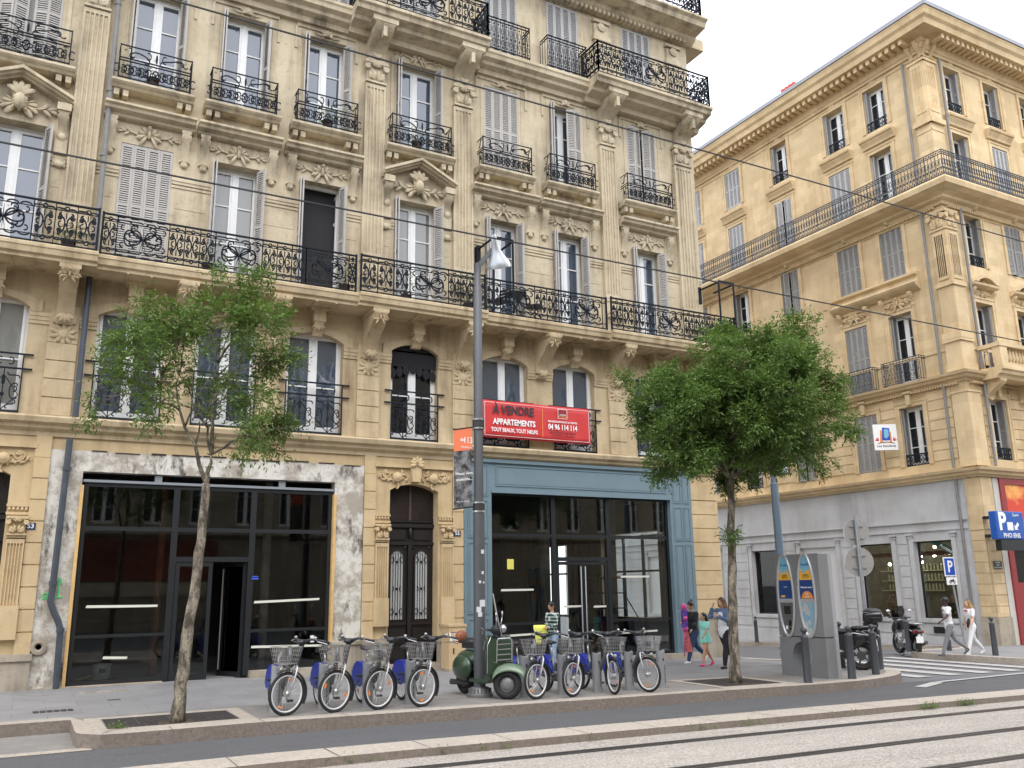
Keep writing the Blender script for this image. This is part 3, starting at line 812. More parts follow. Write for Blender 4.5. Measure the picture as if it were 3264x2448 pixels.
# impost bands between the entresol windows
mb = MB(); edges = sorted([XL]+[v for i, c in enumerate(BAYS) for v in (c-(.6 if i in PED else .65), c+(.6 if i in PED else .65))]+[XR])
for a, b in zip(edges[::2], edges[1::2]):
    cuts = [a]+[v for p in PIL for v in p if a < v < b]+[b]
    for p, q in zip(cuts, cuts[1:]):
        if any(abs(p-r[0]) < .01 for r in PIL): continue
        for z0, z1, o in ((6.88, 6.95, .03), (6.95, 7.03, .045), (7.03, 7.11, .06)): mb.box(p, q, -o, .01, z0+.001, z1)
[obj('impost_band', q_.mesh('impost_band', STONE_L), bld) for q_ in split(mb)]
mb = MB()   # upper impost bands at second floor
edges = sorted([XL]+[v for i, c in enumerate(BAYS) for v in (c-(.58 if i in PED else .525), c+(.58 if i in PED else .525))]+[XR])
for a, b in zip(edges[::2], edges[1::2]):
    cuts = [a]+[v for p in PIL for v in p if a < v < b]+[b]
    for p, q in zip(cuts, cuts[1:]):
        if any(abs(p-r[0]) < .01 for r in PIL): continue
        for z0, z1, o in ((10.28, 10.33, .02), (10.36, 10.43, .03), (10.43, 10.52, .045)): mb.box(p, q, -o, .01, z0, z1)
        if q-p > .3:
            for z0 in (8.45, 8.9, 9.35, 9.8): mb.box(p+.1, q-.1, -.009, .01, z0, z0+.437)
        else:
            for z0 in (8.45, 8.9, 9.35, 9.8): mb.box(p, q, -.009, .01, z0, z0+.437)
[obj('impost_band', q_.mesh('impost_band', STONE_U), bld) for q_ in split(mb)]
# ledge over the ground floor and plain cordon at the balcony foot
mb = MB(); moulding(mb, XL, XR+.2, [(.05,4.66), (.06,4.74), (.16,4.8), (.17,4.86), (.26,4.9), (.29,4.99), (.27,5.03), (.1,5.045)])
obj('ledge', mb.mesh('ledge', STONE_L), bld)
# balcony slab, second floor
slab_prof = lambda e: [(e-.16,7.93), (e-.1,7.93), (e-.1,7.99), (e-.04,8.02), (e-.02,8.12), (e,8.14), (e,8.2), (e-.02,8.22)]
balc = []
for a, b, e in ((XL, -2.72, .85), (-2.72, .64, .97), (.64, 5.98, .85), (5.98, 9.2, .97), (9.2, 12.85, .85), (12.85, 17.22, .97)):
    mb = MB(); moulding(mb, a+.0005, b-.0005, slab_prof(e))
    if b > 17: mb.box(16.8, 17.22, 0.051, 1.2, 7.93, 8.22)
    bo = obj('balcony', mb.mesh('balcony', STONE_L), bld)
    fans = [c for i, c in enumerate(BAYS) if a+.3 < c < b-.3]+([.0, 6.55] if False else [])
    rl = balcony_rail(a+.03, b-.05, 8.24, 9.13, -e+.1, fans)
    if b > 17:
        tmp = balcony_rail(-.88, 1.1, 8.24, 9.13, 0, [0.2]); rl.v += []; 
        n = len(rl.v); rl.v += [(17.15-y, x, z) for x, y, z in tmp.v]; rl.f += [tuple(n+i for i in f) for f in tmp.f]; rl.m += tmp.m
    obj('railing', rl.mesh('railing', IRON), bo)
    balc.append(bo)
# soffit ribs
mb = MB()
for c in BAYS:
    for s in (-.22, .22): mb.box(c+s-.02, c+s+.02, -.78, -.02, 7.9, 7.93)
[obj('soffit_rib', q_.mesh('soffit_rib', STONE_L), bld) for q_ in split(mb)]

# windows of the entresol
for i, c in enumerate(BAYS):
    h1 = .60 if i in PED else .65
    pn = PANE_D if i in (6,) else (PANE_C if i == 2 else PANE)
    w_ = F.window(c, 5.06, 2*h1, 2.36, .22, pn, rows=(.47,), kick=.06)
    g = guard_f1(2*h1-.02, 1.17); obj('guard_rail', cached(('g1', h1), lambda: g.mesh('guard_rail', IRON)), w_, (0, -.2, 0))
    if i == 6:      # black scalloped awning valance
        mb = MB(); mb.box(-h1, h1, -.12, -.1, 1.8, 2.2)
        mb.prism(arcpts(0, h1, 2.16, .2, 10), 'y', -.12, -.1)
        for k in range(7): mb.ell((-h1+h1*(2*k+1)/7, -.11, 1.78-.05*abs(3-k)), (h1/7, .015, .14))
        obj('valance', mb.mesh('valance', mat('black_cloth', (.015,.015,.018), .9)), w_)
# second floor: entablatures, pediments, windows
def entab(w):
    mb = MB(); moulding(mb, -w, w, [(.1,11.6), (.14,11.63), (.15,11.68), (.28,11.72), (.3,11.78), (.36,11.81), (.36,11.86), (.1,11.88)])
    for s in (-1, 1):
        x = s*(w-.17); console(mb, x-.085, x+.085, 10.86, 11.6, .17)
        leaf(mb, x, 10.9, -pi/2, .16, .16, -.05, .05)
        mb.box(x-.13, x+.13, -.02, .01, 10.5, 11.6)
    cartouche(mb, 0, 11.36, 1.15, .42, -.02)
    return mb
def pedim(w):
    mb = MB()
    za, zb = 11.53, 12.02
    for (o, t0, t1) in ((.2, 0, .05), (.3, .05, .1), (.37, .1, .17)):
        for s in (-1, 1):
            mb.prism([(s*w, za+t0), (0, zb+t0-.02), (0, zb+t1-.02), (s*w, za+t1)], 'y', -o, .02)
    for s in (-1, 1):
        x = s*(w-.16); mb.box(x-.13, x+.13, -.3, .02, 11.4, 11.56); console(mb, x-.09, x+.09, 10.95, 11.4, .24)
        leaf(mb, x, 11.0, -pi/2, .2, .18, -.08, .05); mb.box(x-.12, x+.12, -.04, .01, 10.25, 11.5); mb.box(x-.12, x+.12, -.08, .01, 10.5, 10.85)
        mb.ell((x, -.03, 10.3), (.12, .05, .08))
    cartouche(mb, 0, 11.42, 1.25, .62, -.06, True)
    for k in range(5): leaf(mb, 0, 11.62, R(30+30*k), .3, .13, -.16, .05)
    return mb
em = {k: entab(k).mesh('entablature', STONE_U) for k in (.92, .98)}; pm_ = pedim(.97).mesh('pediment', STONE_U)
sh2 = {0: 'closed', 1: 'open', 2: 'open', 3: 'closed', 4: 'open', 5: 'open', 6: 'open', 7: 'open', 8: 'open', 9: 'open'}
for i, c in enumerate(BAYS):
    ped = i in PED; hw = .58 if ped else .525
    if ped: smooth_edges(obj('pediment', pm_, bld, (c, 0, 0)))
    else: smooth_edges(obj('entablature', em[.92 if i < 7 else .98], bld, (c, 0, 0)))
    if i == 5:      # the open casement backed by a panel coloured near black for room shade
        mb = MB(); W, H = 2*hw, 2.82
        for q in ((-hw, -hw+.05), (hw-.05, hw)): mb.box(q[0], q[1], -.03, .05, 0, H)
        mb.box(-hw+.05, hw-.05, -.03, .05, H-.07, H)
        wo = F.put('window', mb.mesh('window', WHITEP), c, .26, 8.28)
        for s in (-1, 1):
            lf = MB(); wl = hw-.06
            lf.box(0, .05, -.02, .02, 0, H-.1); lf.box(wl-.05, wl, -.02, .02, 0, H-.1)
            for z in (0, 1.02, 1.95, H-.2): lf.box(.05, wl-.05, -.02, .02, z, z+(.1 if z in (0,) else .06))
            lo = obj('casement', lf.mesh('casement', WHITEP), wo, (s*(hw-.05), .03, .02), R(72) if s < 0 else R(97))
        F.shutters(c, 8.28, W, H, 'open', SHUT, wo, .26)
        rm = MB(); rm.box(-.9, .9, .25, .28, 0, 3); rm.box(-.56, .56, .2, .21, 0, .01)
        obj('room_shade_panel', rm.mesh('room_shade_panel', ROOMSHADE), wo)
        continue
    F.window(c, 8.28, 2*hw, 2.82, .33, PANE_C if i in (4, 6) else PANE, sh2[i])
# third floor
def sill(w):
    mb = MB(); moulding(mb, -w, w, [(.12,12.2), (.26,12.22), (.3,12.27), (.34,12.29), (.38,12.33), (.38,12.38), (.02,12.39)])
    for s in (-1, 1):
        for d in (-.09, .09): mb.box(s*(w-.2)+d-.055, s*(w-.2)+d+.055, -.24, .02, 12.06, 12.2)
    return mb
def crest(w):      # moulded frame and keystone over third-floor windows
    mb = MB(); z = 15.1
    for a, b in ((.04, 0), (.02, .06)):
        mb.box(-w-.16+b, w+.16-b, -a, .01, z+.0+b*.5, z+.12-b*.5)
    for s in (-1, 1): mb.box(s*(w+.16)-.03, s*(w+.16)+.03, -.03, .01, 14.5, 15.1); mb.box(s*(w+.02)-.02, s*(w+.02)+.02, -.02, .01, 13.3, 14.94)
    for k in range(7): leaf(mb, 0, 15.03, R(90+(k-3)*34), .17, .07, -.05, .035)
    mb.ell((0, -.06, 15.06), (.06, .05, .08))
    for s in (-1, 1): tube2(mb, sc((s*.2, 15.0), 0, .14, 3*s, 26*s, S=True, n=7), -.03, .014)
    return mb
def crest_ped(w):
    mb = MB(); cartouche(mb, 0, 15.12, 1.3, .34, -.02)
    for s in (-1, 1): mb.box(s*(w+.1)-.04, s*(w+.1)+.04, -.03, .01, 13.0, 14.95)
    return mb
sm_ = {k: sill(k).mesh('window_sill', STONE_U) for k in (.84, .93)}
cr_ = crest(.6).mesh('keystone_ornament', STONE_U); crp = crest_ped(.6).mesh('keystone_ornament', STONE_U)
g3 = {k: guard_f3(k, .8, .33).mesh('guard_rail', IRON) for k in (1.46, 1.6)}
sh3 = {0: 'closed', 1: 'open', 2: 'ajar', 3: 'open', 4: 'open', 5: 'open', 6: 'open', 7: 'closed', 8: ('open', 'ajar'), 9: 'ajar'}
for i, c in enumerate(BAYS):
    ped = i in PED; hw = .58 if ped else .525; wk = .93 if ped or i == 9 else .84
    sl_ = obj('window_sill', sm_[wk], bld, (c, 0, 0))
    obj('guard_rail', g3[1.6 if wk > .9 else 1.46], sl_, (0, 0, 12.42))
    smooth_edges(obj('keystone_ornament', crp if ped else cr_, bld, (c, 0, 0)))
    F.window(c, 12.4, 2*hw, 2.54, .33, PANE, sh3[i], rows=(.52,) if False else (.36, .68))
    if i >= 5: F.window(c, 15.8, 2*hw, 2.45, .26, PANE, 'closed', SHUT2)
# top cornice with balconies on corbels
tc = lambda e: [(e*.25,15.2), (e*.3,15.32), (e*.62,15.38), (e*.66,15.46), (e*.9,15.52), (e*.93,15.62), (e,15.66), (e,15.74), (.1,15.76)]
for a, b, e in ((XL, -2.9, .5), (-2.9, .8, .95), (.8, 5.75, .5), (5.75, 9.36, .95), (9.36, 12.73, .5), (12.73, 16.88, .95)):
    mb = MB(); moulding(mb, a+.001, b-.001, tc(e))
    if b > 16.8: mb.box(16.801, 16.88, .051, 1.2, 15.4, 15.75)
    co = obj('cornice', mb.mesh('cornice', STONE_U), bld)
    if e > .9:
        r_ = balcony_rail(a+.06, b-.06, 15.78, 16.78, -e+.08, [x+.0 for x in BAYS if a < x < b])
        for xx in (a+.06, b-.06):
            t_ = balcony_rail(-e+.08, -.05 if xx < 16.5 else .4, 15.78, 16.78, 0, []); n = len(r_.v)
            r_.v += [(xx-y, x, z) for x, y, z in t_.v]; r_.f += [tuple(n+k for k in f) for f in t_.f]; r_.m += t_.m
        obj('railing', r_.mesh('railing', IRON), co)
gb = guard_b(1.3, .95, .4).mesh('guard_rail', IRON)
for c in (10.13, 12.0): obj('guard_rail', gb, bld, (c, -.1, 15.78))
def top_corbel():
    mb = MB(); console(mb, -.24, .24, 14.72, 15.4, .72); mb.box(-.22, .22, -.17, .02, 14.64, 14.74)
    mb.box(-.05, .05, -.75, -.6, 15.0, 15.36); mb.box(-.33, .33, -.8, .02, 15.36, 15.5)
    for k in range(5): mb.box(-.2+.09*k, -.15+.09*k, -.2, -.16, 14.7, 14.78)
    return mb.mesh('corbel', STONE_U)
tcm = top_corbel()
for a, b in PIL: obj('corbel', tcm, bld, ((a+b)/2, 0, 0))
# fourth floor wall dressing, dentils and crowning cornice
mb = MB()
for x in (8.95, 13.5, 16.2):
    mb.box(x-.25, x+.25, -.08, .01, 15.8, 18.0); mb.lathe([(.14, -.12), (.1, -.14), (.05, -.16)], (x, 0, 17.9), 12, 'y')
    mb.box(x-.3, x+.3, -.12, .01, 17.45, 17.6); mb.box(x-.3, x+.3, -.12, .01, 18.05, 18.14)
[obj('pilaster', q_.mesh('pilaster', STONE_U), bld) for q_ in split(mb)]
mb = MB(); moulding(mb, XL, 16.95, [(.1,18.3), (.3,18.42), (.35,18.5), (.8,18.56), (.85,18.7), (.95,18.76), (.95,18.82), (.1,18.84)])
for k in range(int((16.7-5)/.16)): mb.box(5+.16*k, 5.09+.16*k, -.26, -.02, 18.28, 18.42)
mb.box(16.8, 17.6, .051, 14, 18.45, 18.84); mb.box(XL, 16.8, .06, 15, 18.6, 18.84)
co = obj('cornice', mb.mesh('cornice', STONE_U), bld)
r_ = balcony_rail(9.0, 16.75, 18.86, 19.75, -.85, [10.5, 14.8]); t_ = balcony_rail(-.85, 1.0, 18.86, 19.75, 0, []); n = len(r_.v)
r_.v += [(16.75-y, x, z) for x, y, z in t_.v]; r_.f += [tuple(n+k for k in f) for f in t_.f]; r_.m += t_.m
obj('railing', r_.mesh('railing', IRON), co)
mb = MB(); mb.box(XL, 14.8, 2.0, 14, 18.84, 21.6); obj('attic', mb.mesh('attic', STONE_U), bld)
# rain pipes: zinc above, dark grey below
mb = MB(); mb.tube([(.57,-.19,18.2), (.57,-.19,15.2)], .055, 8); mb.tube([(.57,-.19,15.2), (.6,-.19,8.25)], .055, 8)
for z in (14.2, 12.1, 10.6, 9.4): mb.tube([(.57,-.19,z), (.57,-.19,z+.06)], .068, 8)
smooth_edges(obj('drainpipe', mb.mesh('drainpipe', ZINC), bld))
mb = MB(); mb.tube([(.55,-.16,7.93), (.54,-.16,5.05)], .06, 8); smooth_edges(obj('drainpipe', mb.mesh('drainpipe', PIPED), bld))
mb = MB(); mb.tube([(.49,-.12,4.62), (.45,-.12,1.8), (.44,-.12,1.55), (.5,-.12,1.4), (.6,-.12,1.2), (.65,-.12,1.05), (.67,-.12,.02)], .062, 8)
for z, x in ((4.0,.48), (1.85,.45), (1.0,.65)): mb.tube([(x,-.12,z), (x,-.12,z+.08)], .075, 8)
smooth_edges(obj('drainpipe', mb.mesh('drainpipe', PIPED), bld))

# ---- ground floor
def rustic(mb, a, b, z0, z1, n, out=.05, base=0.0):
    mb.box(a+.01, b-.01, -out+.02, .02, z0, z1)
    for k in range(n):
        p, q = z0+(z1-z0)*k/n, z0+(z1-z0)*(k+1)/n; mb.box(a, b, -out, -out+.02, p+.012, q-.012)
for cx in (-1.04, 7.72):
    mb = MB(); cy = 0
    for s in (-1, 1):
        x = sorted((cx+s*.96, cx+s*1.23)); rustic(mb, x[0], x[1], .62, 4.25, 9, .06); mb.box(x[0], x[1], -.05, .02, 4.25, 4.7)
    mb.box(cx-.96, cx+.96, -.02, .3, 4.42, 4.7)
    # arch block
    ap = arcpts(cx, .6, 3.9, .16, 10); wl = .96
    pts = [(cx-wl, 4.42), (cx-wl, 2.9), (cx-.6, 2.9)]+ap+[(cx+.6, 2.9), (cx+wl, 2.9), (cx+wl, 4.42)]
    mb.prism(pts, 'y', -.0, .3)
    mb.box(cx-.98, cx+.98, -.07, .02, 4.42, 4.5)
    for s in (-1, 1):
        mb.box(cx+s*.78-.18, cx+s*.78+.18, -.0, .3, .62, 2.9)
        for zz in (3.15, 3.3): mb.box(cx+s*.78-.19, cx+s*.78+.19, -.04, .01, zz, zz+.05)
        for k in range(5): mb.ell((cx+s*.78-.14+.07*k, -.02, 3.26), (.03, .03, .04))
    for s in (-1, 1):
        def a_(v): return v if s > 0 else pi-v
        mb.lathe([(.11, -.03), (.11, -.09), (.07, -.11), (.03, -.13)], (cx+s*.45, 0, 4.2), 12, 'y')
        for k in range(15): leaf(mb, cx+s*(.16+.052*k), 4.22+.07*sin(k*2.3), a_(R(-60+k*47)), .15, .06, -.02, .035)
        for k in range(4): tube2(mb, sc((cx+s*(.25+.19*k), 4.24), a_(R(60*k)), .12, s*5, s*34, S=(k % 2 == 0), n=8), -.02, .016)
        tube2(mb, sc((cx+s*.6, 4.14), a_(0), .35, s*2, s*16, S=True, n=9), -.03, .025)
    mb.prism([(cx-.13, 4.62), (cx-.1, 4.1), (cx+.1, 4.1), (cx+.13, 4.62)], 'y', -.14, .0)
    for k in range(7): leaf(mb, cx, 4.5, R(-15+35*k), .19, .09, -.16, .04)
    e = obj('entrance_surround', mb.mesh('entrance_surround', STONE_G), bld)
    for s in (-1, 1):
        pl = obj('pilaster', fluted(-.15, .15, .95, 2.72, .1, 5).mesh('pilaster', STONE_G), bld, (cx+s*.8, 0, 0))
        mb = MB(); capital(mb, 0, 2.8, 3.12, .32, .1); mb.box(-.17, .17, -.13, .02, .9, 1.5); mb.box(-.15, .15, -.1, .02, 2.7, 2.8)
        [smooth_edges(obj('capital' if q_.v[0][2] > 2 else 'pedestal', q_.mesh('capital' if q_.v[0][2] > 2 else 'pedestal', STONE_G), pl)) for q_ in split(mb, .3, 2)]
    mb = MB()
    for s in (-1, 1):
        x = sorted((cx+s*.62, cx+s*1.25)); mb.box(x[0], x[1], -.12, .1, -.15, .52); mb.box(x[0]-.02, x[1]+.02, -.16, .1, .52, .64)
    mb.box(cx-.62, cx+.62, -.18, .32, -.15, .07)
    [obj('plinth', q_.mesh('plinth', PLINTH), bld) for q_ in split(mb, -.001)]
# the double street door
def street_door(cx):
    mb = MB(); y = .3
    mb.box(cx-.62, cx+.62, y, y+.08, .05, 4.1)
    for z0, z1 in ((2.75, 3.05), ):
        for s in (-1, 1): mb.box(cx+s*.3-.2, cx+s*.3+.2, y-.03, y, z0+.05, z1-.02)
    mb.box(cx-.62, cx+.62, y-.07, y, 3.08, 3.16); mb.box(cx-.62, cx+.62, y-.05, y, 2.68, 2.75); mb.box(cx-.62, cx+.62, y-.04, y, 3.2, 3.24)
    mb.box(cx-.045, cx+.045, y-.07, y, .07, 2.68); mb.ell((cx, y-.08, 2.95), (.05, .05, .12))
    for s in (-1, 1):
        x = cx+s*.3
        mb.box(x-.21, x+.21, y-.035, y, .12, .42); mb.box(x-.18, x+.18, y-.05, y-.035, .17, .37)
        mb.box(x-.21, x+.21, y-.035, y, .5, .82); mb.box(x-.17, x+.17, y-.055, y-.035, .56, .76); mb.box(x-.24, x+.24, y-.05, y, .9, .96)
        for q in (-.19, .15): mb.box(x+q, x+q+.04, y-.04, y, 1.0, 2.42)
        op = arcpts(x, .19, 2.42, .17, 8); ip = arcpts(x, .15, 2.42, .13, 8)
        for j in range(8): mb.prism([ip[j], ip[j+1], op[j+1], op[j]], 'y', y-.04, y)
        for k in (-1, 1):
            leaf(mb, x+k*.15, 2.6, R(90-k*60), .12, .05, y-.02, .02)
    d = obj('door', mb.mesh('door', BLACKW), bld)
    for s in (-1, 1):
        x = cx+s*.3; g = MB(); g.prism([(x-.15, 1.02), (x+.15, 1.02)]+arcpts(x, .15, 2.42, .13, 8)[::-1], 'y', y-.012, y-.004)
        obj('glass', g.mesh('glass', pane_mat('frosted_pane', (.42,.43,.42), 1.5, .3)), d)
        g = MB()
        for q in (-.09, -.03, .03, .09): g.box(x+q-.006, x+q+.006, y-.03, y-.018, 1.02, 2.5)
        for t in (1, -1):
            for z, k in ((2.35, 1), (1.2, 1), (1.7, .6)): tube2(g, sc((x+t*.07, z), pi/2, .12*k, -t*4, -t*60, n=8), y-.03, .008)
        for z in (1.7, 2.3, 1.15): g.ell((x, y-.03, z), (.025, .02, .025))
        obj('door_grille', g.mesh('door_grille', IRON), d)
    g = MB()
    for k in range(26):
        x = cx-.6+.055*k
        for dx in (.4, -.4):
            a = (x, 3.26); b = (x+dx, 3.26+.72); 
            if cx-.58 < b[0] < cx+.58: g.tube([(a[0], y-.02, a[1]), (b[0], y-.02, b[1])], .006, 3)
    g.box(cx-.03, cx+.03, y-.05, y-.01, 3.24, 4.05); obj('transom_grille', g.mesh('transom_grille', mat('brown_grille', lin((70,54,46)), .6)), d)
for cx in (-1.04, 7.72): street_door(cx)

# small enamel number plates
def text(s, size, m, parent, loc, rot=(90,0,0), name='lettering', bold=0, align='CENTER', sx=1, shear=0):
    cu_ = bpy.data.curves.new(name, 'FONT'); cu_.body = s; cu_.size = size; cu_.align_x = align; cu_.align_y = 'CENTER'
    cu_.offset = bold; cu_.resolution_u = 3; cu_.extrude = .0015; cu_.shear = shear
    t = bpy.data.objects.new(name, cu_); COL.objects.link(t)
    dg = bpy.context.evaluated_depsgraph_get(); dg.update()
    me = bpy.data.meshes.new_from_object(t.evaluated_get(dg)); me.materials.clear(); me.materials.append(m)
    bpy.data.objects.remove(t)
    o = obj(name, me, parent, loc); o.rotation_euler = [R(a) for a in rot]; o.scale = (sx, 1, 1); return o
WHITE = mat('white_enamel', (.82,.82,.8), .4); BLACKT = mat('black_lettering', (.03,.025,.035), .6)
NAVY = mat('navy_enamel', lin((42,58,88)), .35)
for x, s in ((-.02, '53'), (8.78, '55')):
    mb = MB(); mb.box(-.085, .085, -.012, 0, -.065, .065); p = obj('number_plate', mb.mesh('number_plate', NAVY), bld, (x, -.061, 2.94))
    tag(p, 'dark blue enamel plate reading '+s); text(s, .12, WHITE, p, (0, -.0125, 0), bold=.003)

# bare shop (left): scraped plaster surround
def plaster_mat():
    m, nt, b = newmat('scraped_plaster'); b.inputs['Roughness'].default_value = .95
    p = geopos(nt); n1 = noise(nt, p, 1.5, 8, .72); n2 = noise(nt, mapping(nt, p, (2, 2, .8)), 1.1, 8, .72); n3 = noise(nt, p, 9, 6, .7)
    c = mixc(nt, ramp(nt, n1, .45, .56), lin((208,204,194)), lin((160,151,138)))
    c = mixc(nt, ramp(nt, n2, .55, .64), c, lin((84,79,73))); c = mixc(nt, ramp(nt, n3, .58, .66), c, lin((176,168,152)))
    nt.links.new(c, b.inputs['Base Color']); bump(nt, b, n2, .8, .03); return m
PLASTER = plaster_mat()
mb = MB(); wall_open(mb, .19, 6.49, -.1, 4.42, [(.78, 5.83, -.1, 4.02)], -.012, .3)
sh1 = obj('shop_surround', mb.mesh('shop_surround', PLASTER), bld)
mb = MB(); mb.box(.17, 6.49, .0, .3, 4.42, 4.7); mb.box(-9.5, -2.3, 0, .3, 0, 4.7)
for a, b in ((-2.4, -2.27),): mb.box(a, b, -.03, .0, 0, 4.7)
obj('wall', mb.mesh('wall', STONE_G), bld)
mb = MB(); random.seed(3); x = .9
while x < 6.3:      # dark torn edge above the scraped band
    L = .15+random.random()*.5; z = 4.40+random.random()*.03; mb.box(x, min(x+L, 6.4), -.03, -.01, z, z+.012+random.random()*.02); x += L+random.random()*.25
obj('torn_edge', mb.mesh('torn_edge', mat('dark_gap', (.03,.025,.02), .9)), sh1)
TIMBER = mat('raw_timber', lin((206,170,112)), .8, var=.15, vscale=6)
mb = MB(); mb.box(.76, .82, -.05, .1, .0, 3.75); mb.box(5.8, 5.86, -.05, .1, .25, 3.75); [obj('timber_batten', q_.mesh('timber_batten', TIMBER), sh1) for q_ in split(mb)]
mb = MB(); mb.box(.3, 2.5, -.14, .3, -.12, .02); mb.box(4.15, 6.45, -.1, .3, -.12, .12); mb.box(5.83, 6.47, -.14, .1, -.1, .55); mb.box(5.8, 6.49, -.18, .1, .55, .62)
[obj('stone_step', q_.mesh('stone_step', PLINTH), sh1) for q_ in split(mb)]
mb = MB(); mb.lathe([(.14, -.03), (.14, -.06), (.08, -.065), (.05, -.03), (.02, -.03)], (.32, 0, .75), 14, 'y'); obj('round_vent', mb.mesh('round_vent', PLINTH), sh1)
def spray():
    mb = MB()
    mb.tube([(.56,-.02,1.62), (.56,-.02,1.98)], .012, 4); mb.tube([(.51,-.02,1.9), (.56,-.02,2.0), (.61,-.02,1.88), (.52,-.02,1.88)], .01, 4)
    mb.tube([(.36+.06*cos(t), -.02, 1.66+.055*sin(t)) for t in [k*.7 for k in range(10)]], .01, 4); mb.tube([(.3,-.02,1.6), (.46,-.02,1.74)], .01, 4); mb.tube([(.48,-.02,1.62), (.64,-.02,1.64)], .01, 4)
    return mb
obj('graffiti', spray().mesh('graffiti', mat('green_spray_paint', (.05,.7,.2), .6)), sh1)

def shopfront(name, x0, x1, mulls, z0, z1, zt, zd, zl, door, y=.1, zlow=.0):
    """dark steel shop glazing: frame, door leaves with bar handles, panes"""
    fr = MB(); t = .035
    fr.box(x0, x0+.07, y-t, y+t, z0, z1); fr.box(x1-.07, x1, y-t, y+t, z0, z1); fr.box(x0+.07, x1-.07, y-t, y+t, z1-.08, z1)
    cols = [x0]+mulls+[x1]
    for m_ in mulls: fr.box(m_-.06, m_+.06, y-t-.003, y+t, z0, z1-.08)
    for i, (a, b) in enumerate(zip(cols, cols[1:])):
        a2, b2 = a+(.07 if i == 0 else .06), b-(.07 if i == len(cols)-2 else .06)
        fr.box(a2, b2, y-t, y+t-.002, zt-.04, zt+.04)
        if i == door: fr.box(a2, b2, y-t, y+t-.002, zd-.04, zd+.06)
        else: fr.box(a2, b2, y-t, y+t-.002, zl-.03, zl+.03); fr.box(a2, b2, y-t, y+t-.002, z0, z0+.08)
    f = obj('shopfront', fr.mesh('shopfront', DARKMETAL), bld); tag(f, name)
    g = MB()
    for i, (a, b) in enumerate(zip(cols, cols[1:])):
        g.box(a+.06, b-.06, y-.006, y+.006, (zd+.04) if i == door else z0+.06, z1-.06)
    obj('glass', g.mesh('glass', SHOPGLASS), f)
    return f
s1 = shopfront('dark steel glazing of the empty left shop', .84, 5.79, [2.55, 4.1], .02, 3.82, 2.93, 2.33, .9, 1)
mb = MB(); mb.box(.8, 5.82, .02, .2, 3.82, 3.87); 
for x in (2.1, 4.6): mb.box(x, x+.14, .05, .1, 3.87, 4.0)
obj('head_profile', mb.mesh('head_profile', mat('galvanised', (.25,.27,.29), .5, .3)), s1)
def door_leaf(parent, x, wdt, z0, z1, rz, hx, y=.1):
    mb = MB(); t = .025
    mb.box(0, .08, -t, t, 0, z1-z0); mb.box(wdt-.08, wdt, -t, t, 0, z1-z0); mb.box(.08, wdt-.08, -t, t, 0, .12); mb.box(.08, wdt-.08, -t, t, z1-z0-.08, z1-z0)
    d = obj('door', mb.mesh('door', DARKMETAL), parent, (x, y, z0), rz)
    g = MB(); g.box(.07, wdt-.07, -.005, .005, .1, z1-z0-.06); obj('glass', g.mesh('glass', SHOPGLASS), d) if False else None
    return d, g, hx, wdt
CHROME = mat('brushed_steel', (.6,.6,.6), .3, .9)
def leafset(parent, x, wdt, z0, z1, rz, hx, sides=(-1,)):
    mb = MB(); t = .025; H = z1-z0
    mb.cur = 0
    mb.box(0, .08, -t, t, 0, H); mb.box(wdt-.08, wdt, -t, t, 0, H); mb.box(.08, wdt-.08, -t, t, 0, .12); mb.box(.08, wdt-.08, -t, t, H-.08, H)
    mb.cur = 1; mb.box(.08, wdt-.08, -.005, .005, .12, H-.08)
    mb.cur = 2
    for s in sides: mb.tube([(hx, s*.07, .15), (hx, s*.07, H-.12)], .018, 8)
    d = obj('door', mb.mesh('door', [DARKMETAL, SHOPGLASS, CHROME]), parent, (x, .1, z0), rz); return d
leafset(s1, 2.62, .72, -.02, 2.28, 0, .66, ())
leafset(s1, 4.02, .72, -.02, 2.28, R(118), .64, (1, -1))
def tape(parent, x0, x1, z, y=.08, zz=None):
    mb = MB(); zz = z if zz is None else zz
    mb.prism([(x0, z-.025), (x1, zz-.022), (x1+.01, zz+.022), (x0+.015, z+.025)], 'y', y-.003, y)
    obj('tape_strip', mb.mesh('tape_strip', TAPE), parent)
tape(s1, 1.05, 2.33, 1.45, .09, 1.44); tape(s1, 4.2, 5.58, 1.47, .09, 1.51); tape(s1, 1.42, 1.85, .5, .09, .48); tape(s1, 4.18, 5.65, .58, .055, .55)
mb = MB(); mb.box(4.12, 4.26, .03, .045, 1.93, 1.96); mb.box(4.13, 4.25, .03, .045, 1.98, 2.0); obj('sticker', mb.mesh('sticker', mat('blue_sticker', (.05,.12,.6), .5)), s1)
mb = MB(); mb.box(5.42, 5.5, .083, .09, .62, .76); obj('notice', mb.mesh('notice', WHITE), s1)
